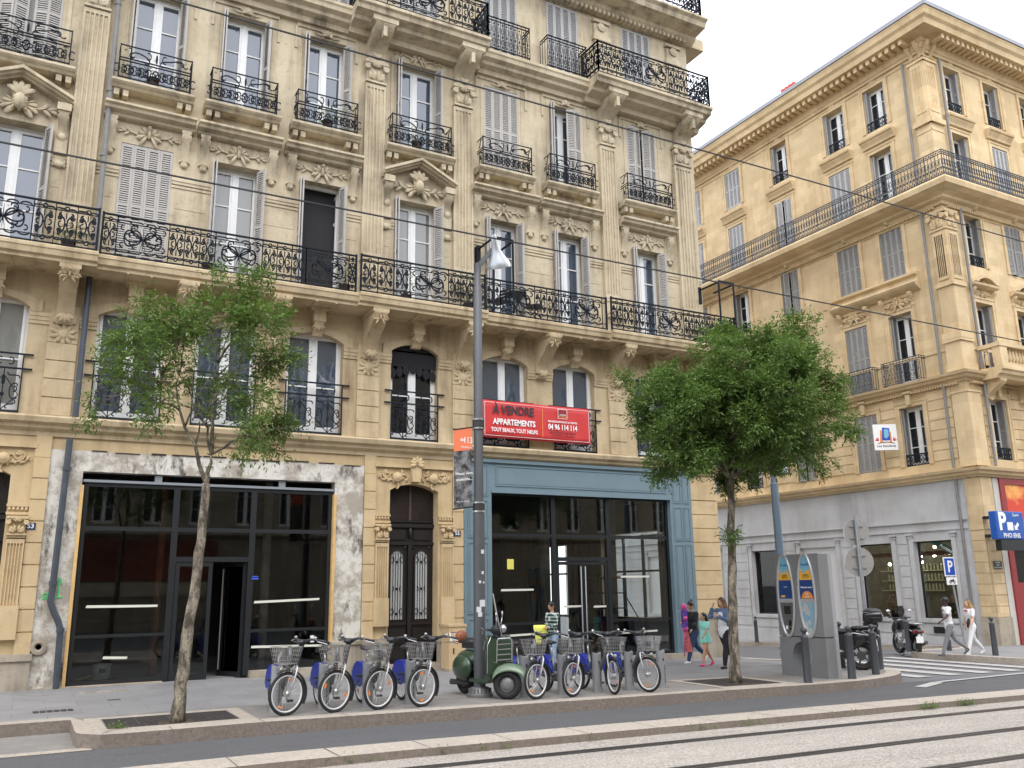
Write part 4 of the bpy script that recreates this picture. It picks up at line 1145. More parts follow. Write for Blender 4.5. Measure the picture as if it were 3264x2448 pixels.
# shop interiors
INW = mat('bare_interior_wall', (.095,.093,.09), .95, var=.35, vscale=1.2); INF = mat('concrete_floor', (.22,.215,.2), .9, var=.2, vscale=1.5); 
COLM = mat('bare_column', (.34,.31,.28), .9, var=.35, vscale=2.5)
def interior(x0, x1, y1, holes=()):
    mb = MB(); mb.cur = 0
    mb.box(x0, x0+.05, .31, y1, -.05, 4.3); mb.box(x0, x1, y1, y1+.1, -.05, 4.3); mb.box(x0, x1, .31, y1, 4.2, 4.35)
    if not holes: mb.box(x1-.05, x1, .31, y1, -.05, 4.3)
    mb.cur = 1; mb.box(x0, x1, .25, y1, -.06, .0)
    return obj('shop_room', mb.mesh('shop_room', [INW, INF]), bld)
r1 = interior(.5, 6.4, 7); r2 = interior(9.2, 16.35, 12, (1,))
r2.location.z = -.08
mb = MB(); mb.tube([(2.5,1.6,0), (2.5,1.6,4.2)], .075, 10); mb.cur = 1; mb.tube([(4.9,2.2,0), (4.9,2.2,4.2)], .1, 10)
RUST = mat('rusty_column', lin((120,74,54)), .8, var=.3, vscale=3); [smooth_edges(obj('column', q_.mesh('column', [RUST, COLM]), r1)) for q_ in split(mb)]
mb = MB(); mb.tube([(12.35,2.0,-.08), (12.35,2.0,4.2)], .16, 12); mb.box(15.5, 16.3, .45, .8, -.08, 4.2); mb.box(14.4, 14.6, 1.8, 2.0, -.08, 4.2)
mb.box(9.3, 9.8, 3, 3.4, 0, 4.2); mb.box(11.0, 11.3, 3.5, 3.7, 0, 4.2); [smooth_edges(obj('column', q_.mesh('column', COLM), r2)) for q_ in split(mb)]
# window frames of the shop on the cross street
mb = MB()
for y0, y1 in ((2.2, 5.2), (7.3, 9.2)):
    for y in lsp(y0, y1, 3 if y0 < 5 else 2): mb.box(16.55, 16.62, y-.035, y+.035, -.1, 3.3)
    for z in (.78, 2.2, 3.25): mb.box(16.56, 16.61, y0, y1, z-.03, z+.03)
obj('side_window_frame', mb.mesh('side_window_frame', DARKMETAL), r2)

# blue-grey panelled shopfront (right)
mb = MB(); y0 = -.07; zb = -.16
for (a, b, c, d) in ((8.96, 9.69, zb+.22, 4.72), (15.12, 15.86, zb+.1, 4.72), (9.69, 15.12, 3.97, 4.72)): mb.box(a, b, y0, .12, c, d)
def panel(mb, a, b, c, d, y):
    t = .03
    for q in ((a, b, c, c+t), (a, b, d-t, d), (a, a+t, c+t, d-t), (b-t, b, c+t, d-t)): mb.box(q[0], q[1], y-.018, y, q[2], q[3])
    mb.box(a+.05, b-.05, y-.008, y, c+.05, d-.05)
for a, b in ((9.05, 9.32), (9.38, 9.6), (15.22, 15.5), (15.55, 15.78)):
    for c, d in ((.1, 1.0), (1.1, 2.75), (2.85, 3.75), (3.85, 4.6)): panel(mb, a, b, c, d, y0)
panel(mb, 9.8, 15.0, 4.1, 4.6, y0); mb.box(8.94, 15.88, y0-.06, y0+.02, 4.66, 4.74); mb.box(9.69, 15.12, -.1, y0, 3.93, 3.99)
bs = obj('blue_shop_surround', mb.mesh('blue_shop_surround', BLUEP), bld)
s2 = shopfront('dark steel glazing inside the blue surround', 9.69, 15.12, [11.5, 13.15], -.04, 3.97, 2.93, 2.35, .84, 1)
leafset(s2, 11.56, .76, -.1, 2.3, 0, .7, (-1,)); leafset(s2, 13.09, .76, -.1, 2.3, R(180), .7, (1,))
tape(s2, 10.0, 10.9, 1.63, .09); tape(s2, 11.72, 12.25, 1.21, .065); tape(s2, 12.62, 13.0, 1.19, .065); tape(s2, 13.5, 14.42, 1.92, .09); tape(s2, 10.08, 11.3, .57, .09, .6); tape(s2, 13.45, 14.6, .52, .09, .54)
mb = MB(); mb.box(10.18, 10.36, .085, .09, 2.12, 2.36); obj('notice', mb.mesh('notice', mat('yellow_paper', (.7,.62,.12), .7)), s2)
mb = MB(); mb.box(8.95, 11.45, -.12, .2, -.22, -.02); mb.box(13.2, 15.88, -.14, .2, -.35, -.04); mb.box(15.86, 16.83, -.1, .2, -.3, .82); mb.box(15.84, 16.85, -.13, .2, .82, .92)
[obj('plinth', q_.mesh('plinth', PLINTH), bld) for q_ in split(mb)]
mb = MB(); mb.box(15.86, 16.8, .0, .4, .9, 4.7); rustic(mb, 15.87, 16.8, .92, 3.95, 8, .05); mb.box(15.87, 16.8, -.05, .02, 3.97, 4.4)
mb.v = list(mb.v); mb.box(16.8, 16.84, .0, .6, .92, 3.95)
obj('corner_pier', mb.mesh('corner_pier', STONE_G), bld)
# brackets carrying cables, standing on the balcony
for i, x in enumerate((9.35, 16.6)):
    mb = MB()
    for dx in (0, .55): mb.tube([(x+dx, -.95, 8.25), (x+dx, -.95, 10.15)], .028, 6)
    mb.tube([(x, -.95, 10.15), (x+.55, -.95, 10.15)], .03, 6)
    mb.tube([(x, -.95, 10.12), (x, -.12, 10.12)], .03, 6); mb.tube([(x+.55, -.95, 10.12), (x+.55, -.12, 10.12)], .03, 6)
    mb.box(x-.05, x+.05, -.16, 0, 9.7, 10.2)
    obj('steel_bracket', mb.mesh('steel_bracket', IRON), bld)

# ---------------------------------------------------------------- ochre corner building across the side street
b2 = thing('apartment_building', 'freshly cleaned ochre stone corner building with a grey painted ground floor across the side street', 'building', (28, 0, 0))
FS = Facade(b2, (0,0,0), R(-90))      # side wall: local x = -Y, outward = -X
FF = Facade(b2, (0,-.5,0), 0)         # front wall
SW = [(-1.74, .5), (-3.78, .53), (-6.92, .49), (-9.93, .5), (-12.75, .5), (-15.9, .5), (-19, .5), (-22, .5)]
FW = [(1.67, .49), (4.1, .49), (6.5, .49), (8.9, .49), (11.3, .49), (13.7, .49)]
LEV = [(5.77, 7.95), (8.85, 11.5), (12.92, 14.93), (15.75, 18.24), (19.2, 21.05)]
for Fc, WN, xa, xb in ((FS, SW, -26, .5), (FF, FW, 0, 22)):
    mb = MB(); wall_open(mb, xa, xb, 5.45, 21.6, [(c-h, c+h, a, b) for c, h in WN for a, b in LEV], 0, .405)
    Fc.put('wall', mb.mesh('wall', STONE_B))
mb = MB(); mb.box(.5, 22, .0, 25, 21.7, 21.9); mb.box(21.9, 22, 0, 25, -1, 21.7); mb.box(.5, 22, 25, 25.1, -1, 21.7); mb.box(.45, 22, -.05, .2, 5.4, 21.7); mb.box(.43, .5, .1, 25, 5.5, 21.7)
obj('room_shade_backing', mb.mesh('room_shade_backing', ROOMSHADE), b2)  # near-black backing and hull; room darkness comes from the colour
# string courses and cornices, mitred at the corner by running both past it
def course(z, prof, name, side=(-26, .5), front=(0, 22), m=STONE_B):
    e = max(o for o, _ in prof)
    def run(a0, a1, ma, mbb):     # profile swept with mitred end
        mb = MB(); n = len(prof); P = [(0, prof[0][1])]+list(prof)+[(0, prof[-1][1])]
        for x, mi in ((a0, ma), (a1, mbb)):
            for o, zz in P: mb.v.append((x+mi*o, -o, z+zz))
        k = len(P)
        for i in range(k): j = (i+1) % k; mb.face(i, j, k+j, k+i)
        mb.face(*range(k-1, -1, -1)); mb.face(*range(k, 2*k)); return mb
    FS.put(name, run(side[0], side[1], 0, 1).mesh(name, m)); FF.put(name, run(front[0], front[1], -1, 0).mesh(name, m))
course(5.12, [(.1,0), (.12,.05), (.22,.09), (.24,.17), (.33,.21), (.36,.3), (.1,.33)], 'cornice')
course(8.46, [(.06,0), (.1,.08), (.22,.12), (.25,.2), (.35,.23), (.38,.31), (.1,.34)], 'cornice')
course(15.05, [(.1,0), (.14,.1), (.3,.16), (.34,.24), (.6,.32), (.75,.4), (.8,.42), (.84,.6), (.8,.68), (.1,.7)], 'balcony_slab')
course(21.3, [(.08,0), (.1,.1), (.14,.12), (.2,.3), (.24,.32), (.3,.45), (.85,.5), (.9,.7), (1.0,.78), (1.05,.92), (1.1,1.0), (.1,1.02)], 'cornice')
course(22.33, [(1.13,0), (1.13,.17), (.05,.4)], 'roof', m=ROOFM)
course(21.12, [(.03,0), (.05,.04), (.05,.08), (.02,.1)], 'frieze_band')
course(15.0, [(.03,-.12), (.05,-.08), (.05,-.02), (.02,0)], 'frieze_band'); course(9.75, [(.02,-.12), (.035,-.1), (.035,-.02), (.02,0)], 'string_course')
def modillions(x0, x1, st):
    mb = MB(); n = int((x1-x0)/st)
    for i in range(n): x = x0+st*i; mb.box(x, x+st*.52, -.72, -.28, 21.6, 21.79)
    return mb
FS.put('modillions', modillions(-26, .4, .3).mesh('modillions', STONE_B)); FF.put('modillions', modillions(.3, 22, .3).mesh('modillions', STONE_B))
def dents(x0, x1, z):
    mb = MB()
    for i in range(int((x1-x0)/.11)): x = x0+.11*i; mb.box(x, x+.06, -.16, .0, z, z+.08)
    return mb
for z in (8.38, 14.95): FS.put('dentils', dents(-14, .4, z).mesh('dentils', STONE_B)); FF.put('dentils', dents(.2, 8, z).mesh('dentils', STONE_B))
# balcony railing of the fourth level
def brail(L, mir=False):
    mb = MB(); y = -.74; z0, z1 = 15.76, 16.74
    for z in (z0+.02, z0+.8, z1-.02): mb.box(0, L, y-.014, y+.014, z, z+.026)
    n = int(L/.14)
    for i in range(n+1):
        x = L*i/n; t = .018 if i % 9 == 0 else .008; mb.box(x-t, x+t, y-.01, y+.01, z0, z1)
        c = x+L/n/2
        if i < n:
            tube2(mb, [(c+.045*cos(t), z0+.52+.13*sin(t)) for t in [k*pi/3 for k in range(7)]], y, .010)
            mb.ell((c, y, z0+.28), (.045, .012, .06), None, 5, 4); mb.ell((c, y, z0+.89), (.04, .012, .04), None, 5, 4); mb.ell((c, y, z0+.1), (.03, .012, .05), None, 5, 4)
    return mb
FS.put('railing', brail(27.2).mesh('railing', IRONB), -25.96); FF.put('railing', brail(22).mesh('railing', IRONB), -.74)
shS = {0: ['out','out','closed','closed','out'], 1: ['out','closed','closed','out','out'], 2: ['closed','open','open','open','out'], }
SST = [  # per side window: levels 1..5
    ['out','out','closed','out','out'], ['closed','closed','closed','closed','out'], ['ajar','out','ajar','ajar','out'],
    ['out','out','out','closed','closed'], ['closed']*5, ['closed']*5, ['out']*5, ['closed']*5]
FST = [['out','out','out','out','out'], ['out','out','ajar','closed','out'], ['closed','out','out','out','out'], ['out']*5, ['closed']*5, ['out']*5]
gsm = guard_b(.96, .42, .02).mesh('guard_rail', IRON); gbig = guard_b(1.64, .88, .34).mesh('guard_rail', IRONB)
def hoodB(w, kind):
    mb = MB()
    if kind == 'flat':     # sill + hood
        moulding(mb, -w-.26, w+.26, [(.05,-.32), (.08,-.3), (.1,-.18), (.18,-.12), (.2,-.06), (.26,-.03), (.28,.04), (.05,.06)])
        for k in range(9): leaf(mb, (k-4)*.11, -.24, R(90), .1, .07, -.08, .02)
    elif kind == 'crest':
        cartouche(mb, 0, .24, .9, .34, -.04, True)
    elif kind == 'key':
        mb.prism([(-.1,.45), (-.08,-.02), (.08,-.02), (.1,.45)], 'y', -.16, .0); mb.box(-.16, .16, -.2, 0, .4, .48)
    elif kind == 'arc':
        o = arcpts(0, w+.2, .6, .34, 10); n_ = arcpts(0, w+.02, .6, .2, 10)
        for j in range(10): mb.prism([n_[j], n_[j+1], o[j+1], o[j]], 'y', -.28, .01)
        moulding(mb, -w-.24, w+.24, [(.1,.42), (.15,.46), (.24,.5), (.26,.58), (.1,.6)]); cartouche(mb, 0, .24, .9, .26, -.03); cartouche(mb, 0, .72, .5, .14, -.1)
        for s in (-1, 1): console(mb, s*(w+.1)-.06, s*(w+.1)+.06, .08, .42, .16)
    return mb
HM = {}
def hood(Fc, x, z, w, kind):
    me = cached(('hood', kind), lambda: hoodB(.5, kind).mesh('window_hood', STONE_B)); smooth_edges(Fc.put('window_hood', me, x, 0, z), 45)
def surround(w, h):
    mb = MB(); t = .14
    for s in (-1, 1): mb.box(s*(w+t/2)-t/2, s*(w+t/2)+t/2, -.035, .01, 0, h); mb.box(s*(w+t)-.03, s*(w+t)+.03, -.055, .01, 0, h+t)
    mb.box(-w-t+.03, w+t-.03, -.035, .01, h, h+t); mb.box(-w-t-.06, w+t+.06, -.06, .01, h+t, h+t+.05)
    return mb
for Fc, WN, ST in ((FS, SW, SST), (FF, FW, FST)):
    for i, (c, h) in enumerate(WN):
        for L, (a, b) in enumerate(LEV):
            st = ST[i][L]; stc = 'open' if st == 'out' else st
            if L: pn = PANE_D
            Fc.window(c, a, 2*h, b-a, .36 if stc == 'open' else .26, PANE_D, stc, SHUTD if (L < 3) else SHUT2, rows=(.33, .66))
            me = cached(('sur', round(h, 2), L), lambda: surround(h, b-a).mesh('window_surround', STONE_B)); Fc.put('window_surround', me, c, 0, a)
            if stc != 'closed' and L in (0, 2, 4): Fc.put('guard_rail', gsm, c, .08, a+.02)
            if L == 0: hood(Fc, c, 8.02, h, 'key')
            if L == 4: hood(Fc, c, a-.35, h, 'flat')
            if L == 2: hood(Fc, c, 14.9, h, 'crest')
            if L == 4:
                mb = MB(); mb.lathe([(.16,-.02), (.16,-.06), (.1,-.04), (.06,-.08), (.01,-.09)], (0, 0, 21.36), 12, 'y'); Fc.put('rosette', mb.mesh('rosette', STONE_B), c)
            if L == 1:
                if Fc is FS and i > 1 or Fc is FF: hood(Fc, c, 11.6, h, 'arc')
                if Fc is FS and i < 2: Fc.put('guard_rail', gbig, c, 0, 8.82)
# the double hood joining two windows of the side wall
mb = MB(); moulding(mb, -4.72, -.72, [(.05,12.2), (.1,12.22), (.2,12.3), (.3,12.36), (.34,12.46), (.16,12.56), (.12,12.72), (.26,12.78), (.26,12.86), (.02,12.88)])
for c in (-1.74, -3.78): cartouche(mb, c, 11.92, 1.0, .5, -.06); mb.box(c-.62, c+.62, -.05, .01, 12.08, 12.2)
for c in (-1.12, -2.4, -3.13, -4.42): console(mb, c-.07, c+.07, 11.7, 12.2, .2)
smooth_edges(FS.put('window_hood', mb.mesh('window_hood', STONE_B)))
# rustication of the first floor
def bossage(WN, xa, xb):
    mb = MB(); e = [xa]+[v for c, h in sorted(WN) for v in (c-h-.2, c+h+.2)]+[xb]
    for p, q in zip(e[::2], e[1::2]):
        if q-p < .1: continue
        z = 5.84
        while z < 8.2: mb.box(p, q, -.03, .01, z, z+.33); z += .362
    return mb
[FS.put('rusticated_courses', q_.mesh('rusticated_courses', STONE_B)) for q_ in split(bossage([s for s in SW if s[0] > -24], -26, -.1))]; [FF.put('rusticated_courses', q_.mesh('rusticated_courses', STONE_B)) for q_ in split(bossage(FW, .75, 22))]
# corner pilasters (both faces of the corner)
def cpil(Fc, x0, x1, sgn):
    mb = MB(); o = .1
    mb.box(x0, x1, -o, .02, 5.5, 8.1); mb.box(x0-.02, x1+.02, -o-.03, .02, 8.06, 8.12)
    mb.box(x0-.04, x1+.04, -o-.04, .02, 8.85, 9.1); mb.box(x0, x1, -o, .02, 9.1, 9.9); mb.box(x0-.05, x1+.05, -o-.05, .02, 9.9, 10.0)
    mb.box(x0-.03, x1+.03, -o-.06, .02, 10.0, 10.25); mb.box(x0+.02, x1-.02, -o+.01, .02, 10.25, 14.1); mb.box(x0-.04, x1+.04, -o-.05, .02, 11.95, 12.1)
    mb.box(x0, x1, -o, .02, 15.8, 18.3); mb.box(x0-.06, x1+.06, -o-.1, .02, 18.3, 18.5); mb.box(x0, x1, -o-.02, .02, 18.0, 18.1); mb.box(x0+.02, x1-.02, -o, .02, 18.5, 20.9); mb.box(x0-.05, x1+.05, -o-.05, .02, 20.9, 21.0)
    p = Fc.put('corner_pilaster', mb.mesh('corner_pilaster', STONE_B))
    mb = MB(); capital(mb, (x0+x1)/2, 14.15, 14.85, x1-x0, o); c_ = MB(); console(c_, x0+.04, x0+.2, 21.1, 21.7, .3); console(c_, x1-.2, x1-.04, 21.1, 21.7, .3)
    [smooth_edges(obj('console', q_.mesh('console', STONE_B), p)) for q_ in split(c_, .02)]
    smooth_edges(obj('capital', mb.mesh('capital', STONE_B), p)); obj('fluting', fluted(x0+.1, x1-.1, 12.2, 14.0, o+.02, 5).mesh('fluting', STONE_B), p); obj('fluting', fluted(x0+.1, x1-.1, 18.8, 20.8, o+.02, 5).mesh('fluting', STONE_B), p)
cpil(FS, -.02, .587, 1); cpil(FF, -.087, .6, -1)
# rain pipes
for Fc, x in ((FS, -.25), (FF, .85)):
    mb = MB(); 
    for a, b in ((21.2, 15.8), (15.0, 8.85), (8.4, 5.5)): mb.tube([(x,-.14,a), (x,-.14,b)], .05, 8)
    if Fc is FS: mb.tube([(x,-.14,5.1), (x,-.14,-.3)], .05, 8)
    smooth_edges(Fc.put('drainpipe', mb.mesh('drainpipe', ZINC)))
# roof chimney with clay pots
mb = MB(); mb.box(2.6, 3.4, 8.15, 9.15, 21.8, 25.3); ch = obj('chimney', mb.mesh('chimney', mat('pink_render', lin((214,188,176)), .9)), b2)
mb = MB()
for k in range(4): mb.lathe([(.11, 25.3), (.09, 25.6), (.12, 25.7), (.12, 25.78)], (3.0, 8.3+.24*k, 0), 8)
obj('chimney_pots', mb.mesh('chimney_pots', mat('terracotta', lin((196,96,84)), .8)), ch)
# balustraded balcony of the front with its corbels
mb = MB(); moulding(mb, .75, 6, [(.7,8.5), (.75,8.6), (.85,8.64), (.88,8.74), (.95,8.78), (.95,8.88), (.02,8.9)]); mb.box(.8, 6, -.9, -.62, 8.9, 9.02); mb.box(.75, 6.05, -.93, -.6, 9.6, 9.74); mb.box(.8, 1.2, -.9, -.6, 9.02, 9.6); mb.box(.78, .95, -.6, -.1, 9.6, 9.74)
for k in range(24):
    x = 1.33+.19*k; mb.lathe([(.07,9.02), (.07,9.07), (.035,9.1), (.085,9.24), (.05,9.42), (.035,9.5), (.06,9.54), (.06,9.6)], (x, -.76, 0), 8)
mb.lathe([(.07,9.02), (.085,9.24), (.04,9.5), (.06,9.6)], (.88, -.35, 0), 8)
for x in (.95, 2.9, 5.2): console(mb, x, x+.3, 7.85, 8.5, .65)
smooth_edges(FF.put('balustrade', mb.mesh('balustrade', STONE_B)), 40)
# grey painted ground floor on the side street
ops = [(-2.3, -.77, .42, 3.08), (-4.8, -3.22, .42, 3.08), (-7.7, -5.8, -.5, 3.08), (-10.5, -9.0, .42, 3.08), (-14.2, -12.6, .3, 3.1), (-18, -16.5, .3, 3.1)]
mb = MB(); wall_open(mb, -26, .04, -1.2, 5.12, ops, 0, .35)
for a, b, c, d in ops:
    for s, x in ((-1, a), (1, b)):
        mb.box(min(x, x+s*.16), max(x, x+s*.16), -.05, .01, c-.02, 3.3); mb.box(min(x, x+s*.22)-.02, max(x, x+s*.22)+.02, -.1, .01, 3.3, 3.37); mb.box(min(x, x+s*.2), max(x, x+s*.2), -.07, .01, 3.2, 3.26)
    if c > 0: mb.box(a-.1, b+.1, -.07, .01, c-.14, c-.02); mb.box(a+.05, b-.05, -.03, .01, -.1, c-.2)
mb.box(-26, -.1, -.05, .01, 3.42, 3.47); mb.box(-26, -.1, -.07, .01, 3.72, 3.77)
e = sorted([-26]+[v for a, b, c, d in ops for v in (a-.22, b+.22)]+[-.3])
for p, q in zip(e[::2], e[1::2]):
    z = -.05
    while z < 3.1: mb.box(p+.03, q-.03, -.025, .01, z, z+.36); z += .383
mb.box(-26, .0, -.09, .01, -1.2, -.18)
FS.put('painted_ground_floor', mb.mesh('painted_ground_floor', GREYP))
BRASS = glass_mat('cafe_glass', 1.5, (.75,.75,.75))
for a, b, c, d in ops:
    if c < 0 or a < -11:
        mb = MB(); mb.box(a, b, .1, .16, c, d); FS.put('shutter_panel', mb.mesh('shutter_panel', mat('white_panel', (.6,.6,.6), .6))); continue
    fm, gm = (lambda w_, h_: (MB(), MB()))(0, 0)
    for q in ((a, a+.05), (b-.05, b)): fm.box(q[0], q[1], .2, .26, c, d)
    fm.box(a, b, .2, .26, c, c+.05); fm.box(a, b, .2, .26, d-.05, d)
    o = FS.put('cafe_window', fm.mesh('cafe_window', DARKMETAL)); gm.box(a+.05, b-.05, .22, .23, c+.05, d-.05); obj('glass', gm.mesh('glass', BRASS), o)
# cafe interior: dark red ceiling band, shelves, hanging lamps that are lit
mb = MB()
for i, (x0, x1, y0, y1, z0, z1) in enumerate(((.36, 5, -.3+.0, 14, -.3, -.2), (4.9, 5, 0, 14, -.2, 4), (.36, 5, 0, 14, 3.9, 4), (.36, 5, 13.9, 14, -.2, 4), (.36, 5, .0, .1, -.2, 4))):
    mb.cur = (1, 2, 0, 2, 2)[i]; mb.box(x0, x1, y0, y1, z0, z1)
mb.cur = 0
for k in range(8): mb.box(.5, 4.8, .6+1.6*k, .75+1.6*k, 3.3, 3.9)
mb.box(.6, 1.0, .2, 13.5, 2.6, 2.75)
RED = mat('dark_red_paint', (.12,.012,.012), .5)
obj('cafe_room', mb.mesh('cafe_room', [RED, INF, mat('cafe_wall', (.08,.1,.085), .7, var=.5, vscale=3)]), b2)
mb = MB()
for k in range(3):
    for z in (1.3, 1.7, 2.1): mb.box(4.6, 4.88, .6+k*4, 3.6+k*4, z, z+.04); [mb.lathe([(.04, z+.04), (.04, z+.24), (.015, z+.3)], (4.72, .7+k*4+.16*j, 0), 6) for j in range(17)]
obj('bottle_shelves', mb.mesh('bottle_shelves', mat('bottle_glass', (.3,.36,.25), .2)), b2)
random.seed(5); mb = MB(); LM = mat('lamp_glow', (1,.9,.7), .5); bb = LM.node_tree.nodes['Principled BSDF']; bb.inputs['Emission Color'].default_value = (1,.85,.6,1); bb.inputs['Emission Strength'].default_value = 60
for k in range(44):
    x, y, z = .7+random.random()*3.6, .3+random.random()*12, 2.1+random.random()*1.0
    mb.ell((x, y, z), (.055, .055, .055), None, 6, 4); mb.cur = 1; mb.tube([(x, y, z+.04), (x, y, 3.9)], .006, 3); mb.cur = 0
obj('hanging_lamps', mb.mesh('hanging_lamps', [LM, DARKMETAL]), b2)
for x, n_ in ((-.9, 'Accessoires'),):
    mb = MB(); mb.prism([(-1.4,3.05), (-.86,2.75), (-.86,2.5), (-1.75,3.05)], 'y', .17, .18); o = FS.put('window_banner', mb.mesh('window_banner', mat('dark_green', (.01,.06,.045), .5)))
    text('Acceso', .17, WHITE, o, (-1.15, .165, 2.8), (90, 0, 0), bold=.001).rotation_euler = (R(90), R(31), 0)
mb = MB()
for k in range(5): mb.box(-1.78+.11*k, -1.7+.11*k, -.1, -.03, -.05, .12)
mb.box(-1.85, -1.15, -.06, -.03, -.07, .15); FS.put('vent_grille', mb.mesh('vent_grille', DARKMETAL))
# corner column of the ground floor and the front shop
mb = MB(); rustic(mb, 0, .62, .5, 3.35, 8, .05); mb.box(0, .62, 0, .3, -.6, 5.12); mb.box(-.0, .62, -.07, .02, 3.35, 3.5); mb.box(0, .62, -.05, .02, 3.5, 5.1)
FF.put('corner_column', mb.mesh('corner_column', STONE_B))
mb = MB(); rustic(mb, 0, .5, .5, 3.35, 8, .05); mb.box(0, .5, -.07, .02, 3.35, 3.5); mb.box(0, .5, -.05, .02, 3.5, 5.1); FS.put('corner_column', mb.mesh('corner_column', STONE_B))
mb = MB(); mb.box(-.09, .68, -.1, .3, -.6, .5); FF.put('plinth', mb.mesh('plinth', PLINTH)); mb = MB(); mb.box(-.05, .5, -.1, .3, -.6, .5); FS.put('plinth', mb.mesh('plinth', PLINTH))
mb = MB(); mb.box(.68, .98, -.04, .3, -.6, 5.1); FF.put('white_pier', mb.mesh('white_pier', mat('white_render', (.55,.53,.48), .8)))
def mural():
    m, nt, b = newmat('orange_sunset_mural'); p = geopos(nt); b.inputs['Roughness'].default_value = .5
    n = noise(nt, p, 1.1, 4, .55); c = mixc(nt, ramp(nt, n, .48, .62), lin((206,62,30)), lin((236,170,84)))
    nt.links.new(c, b.inputs['Base Color']); return m
DR = mat('brick_red_paint', lin((140,44,44)), .5)
mb = MB(); mb.box(.98, 22, -.1, .2, 4.9, 5.1); mb.box(.98, 1.25, -.1, .2, -.6, 4.9); mb.box(1.25, 22, -.08, .2, -.6, 1.6)
fs = FF.put('red_shop_surround', mb.mesh('red_shop_surround', DR)); mb = MB(); mb.box(1.25, 22, -.06, .1, 2.75, 4.9); obj('mural_panel', mb.mesh('mural_panel', mural()), fs)
mb = MB(); mb.box(1.25, 22, .0, .05, 1.6, 2.75); obj('glass', mb.mesh('glass', PANE_D), fs)
# street name plate
mb = MB(); mb.box(-.22, .22, -.02, 0, -.13, .13); p = FF.put('street_plate', mb.mesh('street_plate', mat('slate_plate', (.06,.055,.05), .6)), .31, -.055, 2.18)
text('1er ARRt', .06, WHITE, p, (0,-.022,.08)); text('RUE', .07, WHITE, p, (0,-.022,.0)); text('JEAN-MARC CATHALA', .05, WHITE, p, (0,-.022,-.08)).scale = (.8, 1, 1)

# ---------------------------------------------------------------- the buildings behind the camera (seen in the glass)
b3 = thing('apartment_building', 'beige building on the near side of the avenue, reflected in the shop windows', 'building', (0, -31, 0))
FO = Facade(b3, (0,0,0), R(180))
oc = [-92+2.4*i for i in range(49)]
mb = MB(); wall_open(mb, -95, 26, 4.6, 17, [(c-.55, c+.55, z, z+2.4) for c in oc for z in (5.2, 9, 12.8)], 0, .3); wall_open(mb, -95, 26, -1, 4.6, [], 0, .3)
mb.box(-95, 26, .5, 8, 16.9, 17); moulding(mb, -95, 26, [(.1,4.5), (.3,4.7), (.1,4.9)]); moulding(mb, -95, 26, [(.1,16.6), (.6,16.9), (.1,17.2)]); moulding(mb, -95, 26, [(.1,8.5), (.7,8.7), (.1,8.8)])
for k in range(12): mb.box(-95, 26, -.03, .01, .2+.36*k, .52+.36*k)
FO.put('wall', mb.mesh('wall', stone('stone_far', lin((158,148,130)), lin((90,84,76))))); mb = MB(); mb.box(-95, 26, .31, .34, -1, 17); FO.put('room_shade_backing', mb.mesh('room_shade_backing', ROOMSHADE))  # slab coloured near black for the shade inside the windows
pm = cached(('pane_o',), lambda: french_window(1.1, 2.4)[0].mesh('window', WHITEP))
for c in oc:
    for z in (5.2, 9, 12.8): FO.put('window', pm, c, .2, z)
mb = MB(); mb.box(-9, -1, -.12, 0, 2.3, 4.4); o = FO.put('mural_panel', mb.mesh('mural_panel', mat('dull_red_panel', (.16,.035,.015), .7, var=.5, vscale=.6)))
mb = MB(); mb.box(-9, -1, -.12, 0, 1.5, 2.2); FO.put('awning', mb.mesh('awning', mat('awning_cream', (.4,.36,.26), .8)))

# ---------------------------------------------------------------- trees
def barkmat():
    m, nt, b = newmat('ash_bark'); p = geopos(nt); b.inputs['Roughness'].default_value = .95
    n = noise(nt, mapping(nt, p, (6, 6, 2.2)), 1.6, 6, .7); n2 = noise(nt, p, 26, 3)
    c = mixc(nt, ramp(nt, n, .42, .6), lin((74,68,58)), lin((150,140,122))); c = mixc(nt, ramp(nt, n2, .55, .7), c, lin((60,54,46)))
    nt.links.new(c, b.inputs['Base Color']); bump(nt, b, n2, .7, .02); return m
BARK = barkmat()
def leafmat(name, a, b_, c_):
    m, nt, b = newmat(name); nt.nodes.remove(b); o = nt.nodes['Material Output']
    p = geopos(nt); n = noise(nt, p, 2.2, 4, .6); n2 = noise(nt, p, 14, 2)
    c = mixc(nt, ramp(nt, n, .3, .7), a, b_); c = mixc(nt, ramp(nt, n2, .5, .75), c, c_)
    d = nt.nodes.new('ShaderNodeBsdfDiffuse'); t = nt.nodes.new('ShaderNodeBsdfTranslucent'); g = nt.nodes.new('ShaderNodeBsdfGlossy'); g.inputs['Roughness'].default_value = .45
    mx = nt.nodes.new('ShaderNodeMixShader'); mx.inputs[0].default_value = .3; m2 = nt.nodes.new('ShaderNodeMixShader'); m2.inputs[0].default_value = .03
    nt.links.new(c, d.inputs[0]); nt.links.new(mixc(nt, .5, c, (.16,.26,.02,1)), t.inputs[0])
    nt.links.new(d.outputs[0], mx.inputs[1]); nt.links.new(t.outputs[0], mx.inputs[2]); nt.links.new(mx.outputs[0], m2.inputs[1]); nt.links.new(g.outputs[0], m2.inputs[2])
    nt.links.new(m2.outputs[0], o.inputs[0]); return m
LEAF1 = leafmat('ash_leaves', (.095,.165,.04,1), (.15,.235,.06,1), (.22,.30,.09,1))
LEAF2 = leafmat('ash_leaves_deep', (.080,.15,.038,1), (.14,.225,.055,1), (.21,.30,.085,1))
